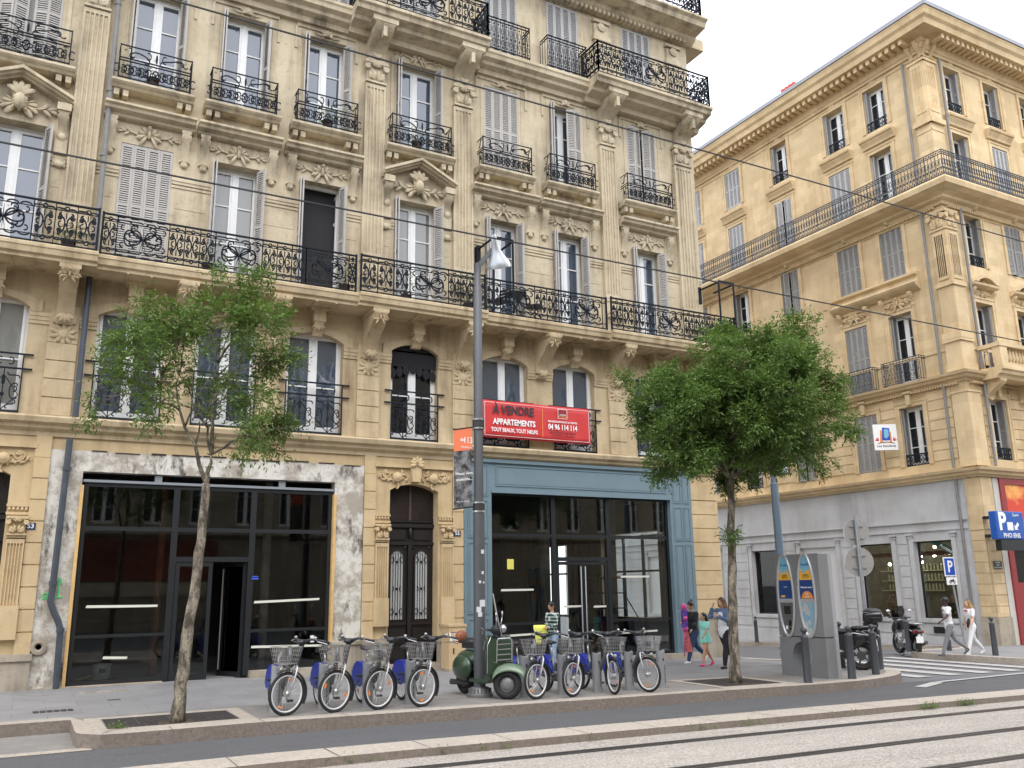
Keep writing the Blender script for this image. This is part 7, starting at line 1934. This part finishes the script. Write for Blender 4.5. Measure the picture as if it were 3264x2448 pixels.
# ---------------------------------------------------------------- maxi scooters
MBLK = mat('glossy_black_paint', (.012,.012,.014), .2, coat=.6); MGREY = mat('graphite_paint', (.06,.065,.07), .3, coat=.4); REDL = mat('tail_light_red', (.4,.01,.01), .25)
def motorbike(x, y, hd, label, topcase, plate_txt=False):
    r = thing('motorbike', label, 'motorbike', (x, y, gz(x, y)-(.15 if x > 18 else 0)), hd)     # origin: rear contact, +x forward
    def wh(px, name='wheel', a=0):
        mb = MB(); ring(mb, .26, .055, 30, 10, ty=.065); o = smooth_edges(obj(name, mb.mesh(name, TYRE), r, (px, 0, .31), a))
        mb = MB(); ring(mb, .19, .018, 30, 6); 
        for k in range(5): t = 2*pi*k/5; mb.tube([(0,0,0), (.19*cos(t), 0, .19*sin(t))], .022, 5)
        mb.lathe([(.1,.05), (.1,.055)], (0,0,0), 18, 'y'); mb.lathe([(.04,-.06), (.04,.06)], (0,0,0), 10, 'y'); smooth_edges(obj('rim', mb.mesh('rim', MGREY), o))
    wh(0); wh(1.42, a=R(12))
    mb = MB()
    mb.prism([(-.3,.72), (-.05,.85), (.35,.78), (.62,.74), (.8,.42), (1.02,.38), (1.12,.62), (1.22,.98), (1.3,1.02), (1.36,.8), (1.3,.5), (1.05,.22), (.4,.2), (.22,.42), (-.1,.58)], 'y', -.15, .15)
    ellr(mb, (-.05, 0, .72), (.38,.17,.12)); ellr(mb, (1.27, 0, .78), (.14,.24,.3), -20); ellr(mb, (.6, 0, .36), (.5,.2,.15)); ellr(mb, (1.2,0,.42), (.16,.2,.2))
    o = obj('body', mb.mesh('body', MBLK), r); rm = o.modifiers.new('r', 'REMESH'); rm.mode = 'VOXEL'; rm.voxel_size = .018; rm.use_smooth_shade = True; s_ = o.modifiers.new('s', 'SMOOTH'); s_.iterations = 3
    mb = MB(); mb.ell((.35,0,.83), (.3,.15,.06), None, 14, 8); mb.ell((-.02,0,.9), (.22,.14,.055), None, 14, 8); obj('seat', mb.mesh('seat', mat('seat_vinyl', (.02,.02,.022), .5), True), r)
    mb = MB(); mb.tube([(1.42,.09,.31), (1.3,.09,.6)], .025, 8); mb.tube([(1.42,-.09,.31), (1.3,-.09,.6)], .025, 8); mb.tube([(1.15,-.34,1.08), (1.22,-.12,1.06), (1.22,.12,1.06), (1.15,.34,1.08)], .018, 8); mb.tube([(1.27,0,.8), (1.2,0,1.06)], .03, 8)
    smooth_edges(obj('handlebar', mb.mesh('handlebar', DGREY), r))
    mb = MB(); arc = [(1.42+.34*cos(t), .31+.34*sin(t)) for t in [R(20)+R(110)*k/8 for k in range(9)]]; arc2 = [(-.0+.35*cos(t), .31+.35*sin(t)) for t in [R(95)+R(75)*k/8 for k in range(9)]]
    for A_ in (arc, arc2):
        for p, q in zip(A_, A_[1:]): mb.quad((p[0],-.075,p[1]), (q[0],-.075,q[1]), (q[0],.075,q[1]), (p[0],.075,p[1]))
    o = obj('mudguard', mb.mesh('mudguard', MBLK, weld=True), r); mo = o.modifiers.new('t', 'SOLIDIFY'); mo.thickness = .012
    mb = MB()
    for s in (-1, 1): mb.tube([(1.2,s*.2,1.06), (1.16,s*.3,1.22)], .007, 5); mb.ell((1.15,s*.32,1.27), (.02,.07,.045))
    obj('mirror', mb.mesh('mirror', SILV, True), r)
    n_ = [(1.36,-.14,.98), (1.36,.14,.98), (1.22,.2,1.25), (1.12,.12,1.42), (1.12,-.12,1.42), (1.22,-.2,1.25)]; mb = MB(); mb.v = n_+[(a-.008, b, c) for a, b, c in n_]; mb.face(0,1,2,3,4,5); mb.face(11,10,9,8,7,6)
    obj('windscreen', mb.mesh('windscreen', glass_mat('dark_acrylic', 1.6, (.3,.3,.3))), r)
    mb = MB(); mb.tube([(.1,-.16,.3), (-.3,-.2,.42)], [.035,.055], 10); smooth_edges(obj('exhaust', mb.mesh('exhaust', MGREY), r))
    mb = MB(); mb.box(-.34,-.3,-.14,.14,.68,.76); obj('tail_light', mb.mesh('tail_light', REDL), r)
    mb = MB(); mb.obox((-.36,0,.5), (0,1,0), (0,0,1), (1,0,0), .1, .09, .004); mb.box(-.36,-.2,-.03,.03,.52,.66); obj('number_plate', mb.mesh('number_plate', WHITE), r)
    mb = MB(); mb.tube([(-.05,.14,.93), (-.3,.14,.95), (-.36,.1,.95), (-.36,-.1,.95), (-.3,-.14,.95), (-.05,-.14,.93)], .014, 6); obj('grab_rail', mb.mesh('grab_rail', SILV, True), r)
    mb = MB(); 
    for s in (-1, 1): mb.tube([(-.25,s*.17,.74), (.1,s*.19,.8), (.3,s*.17,.78)], .012, 5)
    obj('silver_trim', mb.mesh('silver_trim', SILV, True), r)
    mb = MB(); mb.tube([(.55,.08,.25), (.5,.24,.02)], .012, 5); mb.tube([(.5,.18,.03), (.5,.3,.0)], .012, 5); obj('side_stand', mb.mesh('side_stand', DGREY), r)
    if topcase:
        mb = MB(); mb.box(-.52,-.1,-.2,.2,1.02,1.26); o = obj('top_case', mb.mesh('top_case', MBLK), r); bv = o.modifiers.new('b', 'BEVEL'); bv.width = .07; bv.segments = 4; smooth_edges(o, 60)
        mb = MB(); mb.ell((-.31,0,1.26), (.2,.19,.08), None, 14, 8); mb.box(-.53,-.1,-.205,.205,1.12,1.135); obj('lid', mb.mesh('lid', DGREY, True), o); mb = MB(); mb.box(-.535,-.52,-.1,.1,1.14,1.18); obj('reflector', mb.mesh('reflector', SILV), o)
        mb = MB(); mb.box(-.4,-.1,-.08,.08,.9,1.02); obj('rack', mb.mesh('rack', DGREY), r)
motorbike(16.5, -4.75, R(130), 'black maxi scooter with a top case, parked between the bollards behind the terminal', True)
motorbike(23.1, -1.1, math.atan2(1.1, .72), 'black scooter with a silver grab rail parked by the crossing, in front of the cafe', False)

# ---------------------------------------------------------------- people
SK1 = mat('skin_light', lin((205,158,130)), .5); SK2 = mat('skin_dark', lin((74,48,38)), .45); SK3 = mat('skin_olive', lin((190,142,112)), .5)
def cloth(n, c, **k): return mat(n, lin(c) if max(c) > 1 else c, .85, bmp=.1, **k)
def plaid():
    m, nt, b = newmat('green_plaid'); b.inputs['Roughness'].default_value = .85; p = coords(nt, 'Object'); sp = nt.nodes.new('ShaderNodeSeparateXYZ'); nt.links.new(p, sp.inputs[0])
    def stripe(o, f):
        m1 = nt.nodes.new('ShaderNodeMath'); m1.operation = 'MULTIPLY'; m1.inputs[1].default_value = f; nt.links.new(o, m1.inputs[0]); m2 = nt.nodes.new('ShaderNodeMath'); m2.operation = 'FRACT'; nt.links.new(m1.outputs[0], m2.inputs[0])
        m3 = nt.nodes.new('ShaderNodeMath'); m3.operation = 'GREATER_THAN'; m3.inputs[1].default_value = .66; nt.links.new(m2.outputs[0], m3.inputs[0]); return m3.outputs[0]
    a = stripe(sp.outputs[2], 13); c = stripe(sp.outputs[0], 15); mx = nt.nodes.new('ShaderNodeMath'); mx.operation = 'ADD'; nt.links.new(a, mx.inputs[0]); nt.links.new(c, mx.inputs[1]); dv = nt.nodes.new('ShaderNodeMath'); dv.operation = 'MULTIPLY'; dv.inputs[1].default_value = .5; nt.links.new(mx.outputs[0], dv.inputs[0])
    nt.links.new(mixc(nt, dv.outputs[0], (.006,.05,.035,1), (.65,.68,.66,1)), b.inputs['Base Color']); return m
def blob(name, mb, m, parent, vox=.012, sm=4):
    tmp = obj(name, mb.mesh(name, m), None); r = tmp.modifiers.new('r', 'REMESH'); r.mode = 'VOXEL'; r.voxel_size = vox; r.use_smooth_shade = True
    s = tmp.modifiers.new('s', 'SMOOTH'); s.iterations = sm; s.factor = .6
    dg = bpy.context.evaluated_depsgraph_get(); dg.update(); me = bpy.data.meshes.new_from_object(tmp.evaluated_get(dg)); me.name = name
    bpy.data.objects.remove(tmp); me.polygons.foreach_set('use_smooth', [True]*len(me.polygons))
    if not me.materials: me.materials.append(m)
    return obj(name, me, parent)
def limb(mb, pts, rs, n=10):
    for p, r in zip(pts, rs): mb.ell(p, (r, r, r), None, 10, 8)
    mb.tube(pts, list(rs), n)
def V3(*a): return Vector(a)
def person(label, loc, hd, H, skin, legs, arms, top, bottom, hair, shoes, sleeves='short', top_len=.0, dress=False, legs_bare=False, head_turn=0, head_down=0, hair_style='short', jacket=None, build=1.0, z0=None, seated=False):
    """+x forward, +y left. legs: {side: (thigh swing, knee bend)}; arms: {side: (swing, out, elbow, inward)} in degrees"""
    x, y = loc; r = thing('person', label, 'person', (x, y, (gz(x, y) if z0 is None else z0)), hd)
    s = H/1.7; bw = build
    hipz = .90*s; J = {}
    def leg(side):
        sw, kn = legs[side]; sg = 1 if side == 'L' else -1; h = V3(0, sg*.085*s, 0)
        d1 = V3(sin(R(sw)), 0, -cos(R(sw))); k = h+d1*.43*s; a2 = R(sw-kn); d2 = V3(sin(a2), 0, -cos(a2)); a = k+d2*.40*s; return h, k, a, a2
    LG = {q: leg(q) for q in 'LR'}; drop = -min(LG[q][2].z for q in 'LR')+.07*s
    if seated: drop = seated
    off = V3(0, 0, drop)
    for q in 'LR': LG[q] = tuple(v+off for v in LG[q][:3])+(LG[q][3],)
    pel = off+V3(0,0,.02*s); chest = pel+V3(.02*s,0,.36*s); neck = pel+V3(.01*s,0,.54*s); head = neck+V3(.03*s+.03*s*sin(R(head_down)),0,.15*s)
    b = MB()
    # bare body: head, neck, arms, hands, legs as one surface
    hr = Matrix.Rotation(R(head_turn), 3, 'Z') @ Matrix.Rotation(R(head_down), 3, 'Y')
    b.ell(head, (.092*s,.072*s,.115*s), hr, 14, 10); b.ell(head+hr @ V3(.03*s,0,-.05*s), (.06*s,.055*s,.06*s), hr, 12, 8)
    b.ell(head+hr @ V3(.097*s,0,-.015*s), (.02*s,.014*s,.024*s), hr, 8, 6); b.ell(head+hr @ V3(.085*s,0,-.055*s), (.015*s,.025*s,.011*s), hr, 8, 6)
    for sg in (-1, 1): b.ell(head+hr @ V3(-.005*s,sg*.074*s,-.01*s), (.02*s,.012*s,.03*s), hr, 8, 6)
    limb(b, [neck+V3(0,0,-.04*s), neck+V3(.015*s,0,.06*s)], [.052*s, .047*s])
    b.ell(pel, (.1*s*bw,.15*s*bw,.12*s)); b.ell(chest, (.1*s,.15*s,.17*s)); b.ell((pel+chest)/2, (.09*s,.12*s,.16*s)); b.ell(neck+V3(-.01*s,0,-.06*s), (.07*s,.15*s,.05*s))
    T = MB(); T.ell(chest, (.118*s*bw,.172*s*bw,.18*s), None, 14, 10); T.ell((pel+chest)/2, (.11*s*bw,.145*s*bw,.2*s), None, 14, 10); T.ell(pel+V3(0,0,.02*s-top_len*.3), (.122*s*bw,.165*s*bw,(.12+top_len)*s), None, 14, 10); T.ell(neck+V3(-.01*s,0,-.055*s), (.085*s,.168*s,.055*s), None, 12, 8)
    JK = MB() if jacket else None
    if JK: JK.ell(chest+V3(-.02*s,0,0), (.135*s*bw,.19*s*bw,.2*s), None, 14, 10); JK.ell((pel+chest)/2+V3(-.03*s,0,0), (.12*s*bw,.17*s*bw,.18*s), None, 14, 10); JK.ell(neck+V3(-.02*s,0,-.05*s), (.09*s,.18*s,.06*s), None, 12, 8)
    hands = {}
    for q in 'LR':
        sg = 1 if q == 'L' else -1; sw, ou, el, inw = arms[q]
        S = neck+V3(0, sg*.165*s*bw, -.065*s); d = V3(sin(R(sw))*cos(R(ou)), sg*sin(R(ou)), -cos(R(sw))*cos(R(ou))); E = S+d*.28*s
        a = R(sw+el); d2 = V3(sin(a)*cos(R(inw)), sg*(sin(R(ou))*.5-sin(R(inw))), -cos(a)).normalized(); Wp = E+d2*.235*s
        limb(b, [S, S+(E-S)*.5, E, E+(Wp-E)*.35, Wp], [.052*s,.046*s,.038*s,.037*s,.025*s])
        up = d2; side = up.cross(V3(0, 1, 0)); side = side.normalized() if side.length > .1 else V3(1, 0, 0); nrm = up.cross(side)
        b.ell(Wp+up*.05*s, (.03*s,.03*s,.045*s), up.to_track_quat('Z', 'X').to_matrix(), 8, 6)
        for k in range(4):
            o0 = Wp+up*.08*s+side*(k-1.5)*.016*s; ln = (.06,.07,.066,.052)[k]*s; b.tube([o0, o0+up*ln*.55+nrm*.006*s*sg, o0+up*ln+nrm*.02*s*sg], [.0085*s,.008*s,.006*s], 6)
        o0 = Wp+up*.035*s+side*.028*s; b.tube([o0, o0+up*.03*s+side*.016*s, o0+up*.055*s+side*.018*s], [.011*s,.009*s,.007*s], 6)
        hands[q] = Wp+up*.09*s
        if sleeves: e2 = E if sleeves == 'short' else Wp; (limb(T, [S, S+(E-S)*.62], [.068*s,.06*s]) if sleeves == 'short' else limb(T, [S, E, S*0+E+(Wp-E)*.92], [.066*s,.052*s,.04*s]))
        if JK: limb(JK, [S, E, E+(Wp-E)*.85], [.08*s,.066*s,.052*s])
    P = MB(); P.ell(pel, (.115*s*bw,.158*s*bw,.13*s), None, 14, 10)
    SH = MB()
    for q in 'LR':
        h, k, a, ang = LG[q]; limb(b, [h, h+(k-h)*.5, k, k+(a-k)*.3, a], [v*s for v in (.085*bw,.075*bw,.052,.055*bw,.034)])
        fd = V3(cos(ang)*1, 0, sin(ang)) if abs(ang) > R(25) else V3(1, 0, 0); toe = a+fd*.13*s+V3(0,0,-.045*s)
        limb(b, [a, a+V3(-.02*s,0,-.03*s), toe], [.034*s,.036*s,.026*s])
        rs = [.1*bw,.088*bw,.064,.066*bw,.05]
        limb(P, [h, h+(k-h)*.5, k, k+(a-k)*.35, k+(a-k)*.93], [v*s for v in rs])
        SH.ell(a+fd*.02*s+V3(0,0,-.035*s), (.055*s,.042*s,.04*s), None, 10, 8); limb(SH, [a+V3(-.03*s,0,-.04*s), toe+V3(0,0,.005*s)], [.042*s,.034*s])
    body = blob('body', b, skin, r, .011, 3)
    tp = blob('dress' if dress else 'shirt', T, top, r, .014, 4) if not dress else None
    if dress:
        D = T; D.lathe([(.1*s,.5*s), (.13*s,.25*s), (.18*s,.05*s), (.2*s,-.12*s), (.19*s,-.14*s)], tuple(off), 16); blob('dress', D, top, r, .014, 4)
    if JK: blob('jacket', JK, jacket, r, .014, 4)
    if bottom: blob('trousers', P, bottom, r, .014, 4)
    if shoes: blob('shoes', SH, shoes, r, .012, 2)
    Hh = MB(); Hh.ell(head+hr @ V3(-.018*s,0,.022*s), (.1*s,.084*s,.108*s), hr, 14, 10)
    if hair_style == 'long':
        for sg in (-1, 0, 1): limb(Hh, [head+hr @ V3(-.05*s,sg*.05*s,.03*s), head+V3(-.085*s,sg*.075*s,-.12*s), head+V3(-.11*s,sg*.08*s,-.3*s)], [.05*s,.05*s,.028*s])
        for sg in (-1, 1): limb(Hh, [head+hr @ V3(.01*s,sg*.07*s,.04*s), head+hr @ V3(.015*s,sg*.085*s,-.1*s)], [.03*s,.028*s])
    if hair_style == 'verylong':
        for sg in (-1, 0, 1): limb(Hh, [head+V3(-.05*s,sg*.05*s,.03*s), head+V3(-.1*s,sg*.07*s,-.15*s), head+V3(-.12*s,sg*.07*s,-.55*s)], [.055*s,.055*s,.03*s])
    if hair_style == 'tail': limb(Hh, [head+V3(-.09*s,0,.02*s), head+V3(-.13*s,0,-.06*s), head+V3(-.12*s,0,-.18*s)], [.045*s,.04*s,.02*s])
    if hair_style == 'bun': Hh.ell(head+V3(-.05*s,0,.14*s), (.035*s,.035*s,.045*s))
    blob('hair', Hh, hair, r, .010, 2)
    # cut hair away from the face: the head shows in front because the hair sits further back
    Ey = MB()
    for sg in (-1, 1): Ey.ell(head+hr @ V3(.084*s,sg*.03*s,.012*s), (.009*s,.012*s,.007*s), hr, 8, 6)
    obj('eyes', Ey.mesh('eyes', mat('eyes_dark', (.03,.02,.015), .3)), r)
    r['hand_l'] = list(hands['L']); r['hand_r'] = list(hands['R']); return r, hands
def del_props(r):
    for k in ('hand_l', 'hand_r'):
        if k in r: del r[k]
def world(r, p): c, s = cos(r.rotation_euler.z), sin(r.rotation_euler.z); return (r.location.x+p.x*c-p.y*s, r.location.y+p.x*s+p.y*c, r.location.z+p.z)
BLKH = mat('black_hair', (.012,.010,.010), .4); BRH = mat('brown_hair', lin((70,48,34)), .45)
def ombre():
    m, nt, b = newmat('blonde_ended_hair'); p = coords(nt, 'Object'); sp = nt.nodes.new('ShaderNodeSeparateXYZ'); nt.links.new(p, sp.inputs[0])
    nt.links.new(mixc(nt, ramp(nt, sp.outputs[2], 1.2, 1.5), lin((196,160,100)), lin((78,52,36))), b.inputs['Base Color']); b.inputs['Roughness'].default_value = .45; return m
OMB = ombre()
DENIM = cloth('blue_denim', (92,112,140), var=.15, vscale=9); DENIM2 = cloth('dark_denim', (48,66,98), var=.2, vscale=9); WHC = cloth('white_cotton', (.72,.72,.72)); BLC = cloth('black_cotton', (.014,.014,.017)); LDEN = cloth('pale_denim', (140,158,182), var=.15, vscale=9)
# woman in the plaid shirt with a yellow flyer
p, h = person('woman in a green plaid shirt looking down at a yellow flyer, before the blue shop', (10.68, -1.15), R(195), 1.46, SK3, {'L': (8, 4), 'R': (-6, 6)}, {'L': (15, 6, 62, 20), 'R': (6, 6, 32, 10)}, plaid(), LDEN, BLKH, BLC, sleeves='long', head_turn=0, head_down=28, hair_style='tail')
hw = world(p, (h['L']*.55+h['R']*.45)); fl = thing('flyer', 'yellow printed flyer held by the woman in the plaid shirt', 'flyer', (hw[0]-.1, hw[1]-.03, hw[2]-.27)); del_props(p)
YF = mat('pale_yellow_paper', lin((232,232,110)), .7); mb = MB()
for i in range(7):
    for j in range(7): mb.v.append((-.17+.34*i/6+.03*sin(j*.9), .02*sin(i*1.3)+.015*sin(j), .42*j/6))
for i in range(6):
    for j in range(6): a = i*7+j; mb.face(a, a+7, a+8, a+1)
o = obj('sheet', mb.mesh('sheet', YF, True), fl); mo = o.modifiers.new('t', 'SOLIDIFY'); mo.thickness = .003
mb = MB(); mb.box(-.08,.0,-.03,-.028,.1,.108); mb.box(-.08,.02,-.03,-.028,.12,.128); mb.box(-.06,.04,-.03,-.028,.28,.286); obj('print', mb.mesh('print', mat('green_print', (.1,.2,.05), .7)), fl)
# woman in black with pink toy box, girl in mint dress, woman in denim jacket: walking left
p, h = person('woman in a black top with a top knot, carrying a pink toy pack', (14.6, -1.35), R(182), 1.5, SK3, {'L': (26, 8), 'R': (-22, 30)}, {'L': (18, 10, 30, 0), 'R': (24, 6, 66, 30)}, BLC, DENIM2, BLKH, WHC, sleeves='long', top_len=.05, head_down=30, hair_style='bun', build=1.08)
hw = world(p, h['L']); del_props(p); ty = thing('toy_pack', 'bright pink toy pack with a long pink handle, held by the woman in black', 'toy', (hw[0]-.2, hw[1]-.05, hw[2]-.25)); PINK = mat('hot_pink_plastic', (.6,.05,.24), .35)
mb = MB(); mb.box(-.07,.07,-.03,.03,.36,.78); o = obj('box', mb.mesh('box', mat('purple_print', (.12,.05,.3), .4, var=.8, vscale=14)), ty); mb = MB(); mb.ell((0,0,.84), (.09,.04,.09)); mb.ell((.01,0,.33), (.09,.04,.08)); mb.tube([(-.02,0,.3), (-.06,0,-.3)], .012, 6); mb.box(-.06,.06,-.034,-.03,.52,.62); obj('pink_plastic', mb.mesh('pink_plastic', PINK, True), ty)
mb = MB(); mb.prism([(.0,.26), (.09,.24), (.2,-.22), (-.02,-.2)], 'y', -.01, .01); obj('striped_bag', mb.mesh('striped_bag', mat('red_white_print', (.6,.12,.12), .6, var=.8, vscale=22)), ty)
hb_ = world(p, V3(.05, .1, .95)); mb = MB(); mb.ell((0,0,0), (.09,.05,.07), None, 10, 8); tag(obj('pouch', mb.mesh('pouch', BLC, True), None, (hb_[0]-.1, hb_[1]-.12, hb_[2]-.05)), 'small black pouch at the hip of the woman in black', 'bag')
p, h = person('girl in a mint green dress and pink trainers, long black hair', (14.28, -2.15), R(184), 1.22, SK3, {'L': (20, 6), 'R': (-20, 14)}, {'L': (28, 10, 18, 0), 'R': (-24, 12, 24, 0)}, cloth('mint_cotton', (142,214,196)), None, BLKH, cloth('pink_trainers', (226,50,110)), sleeves='short', dress=True, hair_style='verylong'); del_props(p)
p, h = person('woman in a blue denim jacket and black leggings, hand raised to her face', (14.22, -2.9), R(190), 1.56, SK1, {'L': (14, 4), 'R': (-20, 26)}, {'L': (40, 10, 74, 30), 'R': (62, 8, 118, 30)}, WHC, BLC, OMB, BLC, sleeves='long', top_len=.08, head_down=12, hair_style='long', jacket=DENIM, build=1.1); hw = world(p, h['L']); del_props(p)
mb = MB(); mb.box(-.04,.04,-.01,.01,-.06,.06); tag(obj('phone', mb.mesh('phone', SILV), None, hw), 'small silver object in the hand of the woman in the denim jacket', 'phone')
hb_ = world(p, V3(-.05, -.05, 1.0)); mb = MB(); mb.ell((0,0,0), (.12,.05,.14), None, 12, 8); tag(obj('handbag', mb.mesh('handbag', mat('brown_leather', lin((80,64,56)), .5), True), None, (hb_[0]+.25, hb_[1]+.2, hb_[2]-.45)), 'round brown handbag hanging behind the woman in the denim jacket', 'bag')
# man and woman crossing
p, h = person('man in a white printed t-shirt and grey jeans walking across the zebra crossing', (22.4, -2.75), R(150), 1.58, SK2, {'L': (22, 2), 'R': (-24, 28)}, {'L': (34, 22, 22, 0), 'R': (-8, 8, 14, 0)}, cloth('white_tee', (.70,.70,.71)), cloth('grey_denim', (124,124,128), var=.1, vscale=9), BLKH, cloth('grey_shoes', (90,94,98)), top_len=.1, hair_style='short', head_turn=-20); del_props(p)
mb = MB(); mb.ell((.125,-.0,1.2), (.012,.08,.035)); mb.ell((.135,.01,1.07), (.012,.045,.07)); obj('shirt_print', mb.mesh('shirt_print', mat('grey_print', (.15,.15,.16), .8)), p)
p, h = person('woman in white t-shirt and white trousers with long blonde-tipped hair, at the crossing', (23.35, -2.75), R(165), 1.5, SK1, {'L': (22, 4), 'R': (-20, 22)}, {'L': (16, 12, 26, 0), 'R': (-16, 22, 16, 0)}, WHC, cloth('white_jeans', (.76,.76,.77)), OMB, WHC, hair_style='long', head_turn=15); hw = world(p, h['L']); del_props(p)
mb = MB(); mb.box(.118,.13,-.06,.08,1.16,1.2); obj('shirt_print', mb.mesh('shirt_print', mat('red_print', (.5,.03,.06), .7)), p)
mb = MB(); mb.ell((0,0,0), (.07,.03,.14), Matrix.Rotation(R(25), 3, 'Y'), 12, 8); tag(obj('clutch_bag', mb.mesh('clutch_bag', BLC, True), None, (hw[0], hw[1], hw[2]+.12)), 'black clutch bag carried by the woman in white', 'bag')
# guests behind the cafe windows
for (x, y, hd, c, l, st) in ((28.75, 4.05, 180, (128,116,78), 'cafe guest in a khaki shirt sitting in the middle window', True), (28.95, 3.6, 160, (110,140,180), 'cafe guest in a light blue shirt sitting in the middle window', True), (29.3, 3.3, 200, (60,90,96), 'cafe guest in a teal shirt at the right edge of the middle window', True), (29.6, 3.75, 180, (70,58,40), 'standing cafe guest in brown inside the middle window', False),
        (28.8, 9.5, 170, (120,120,80), 'cafe guest in an olive top in the left cafe window', True), (29.0, 1.7, 200, (26,28,34), 'cafe guest in dark clothes at the left of the right window', True), (29.5, 1.2, 160, (60,60,62), 'cafe guest in grey at the right of the right window', True)):
    gz0 = -.2
    p, h = person(l, (x, y), R(hd), 1.7, SK1, {'L': (80, 80), 'R': (76, 76)} if st else {'L': (3, 3), 'R': (-3, 3)}, {'L': (30, 10, 50, 20), 'R': (26, 10, 54, 20)}, cloth('shirt', c), BLC, BRH, None, sleeves='long', z0=gz0, seated=.6 if st else False); del_props(p)
mb = MB(); 
for y in (3.7, 9.4, 1.5):
    mb = MB(); mb.lathe([(.3,.72), (.3,.75)], (0,0,0), 16); mb.lathe([(.03,0), (.03,.72)], (0,0,0), 8); mb.lathe([(.2,0), (.2,.02)], (0,0,0), 12)
    tag(obj('cafe_table', mb.mesh('cafe_table', DGREY), None, (28.6, y, -.2)), {3.7: 'round table in the middle cafe window', 9.4: 'round table in the left cafe window', 1.5: 'round table in the right cafe window'}[y], 'table')
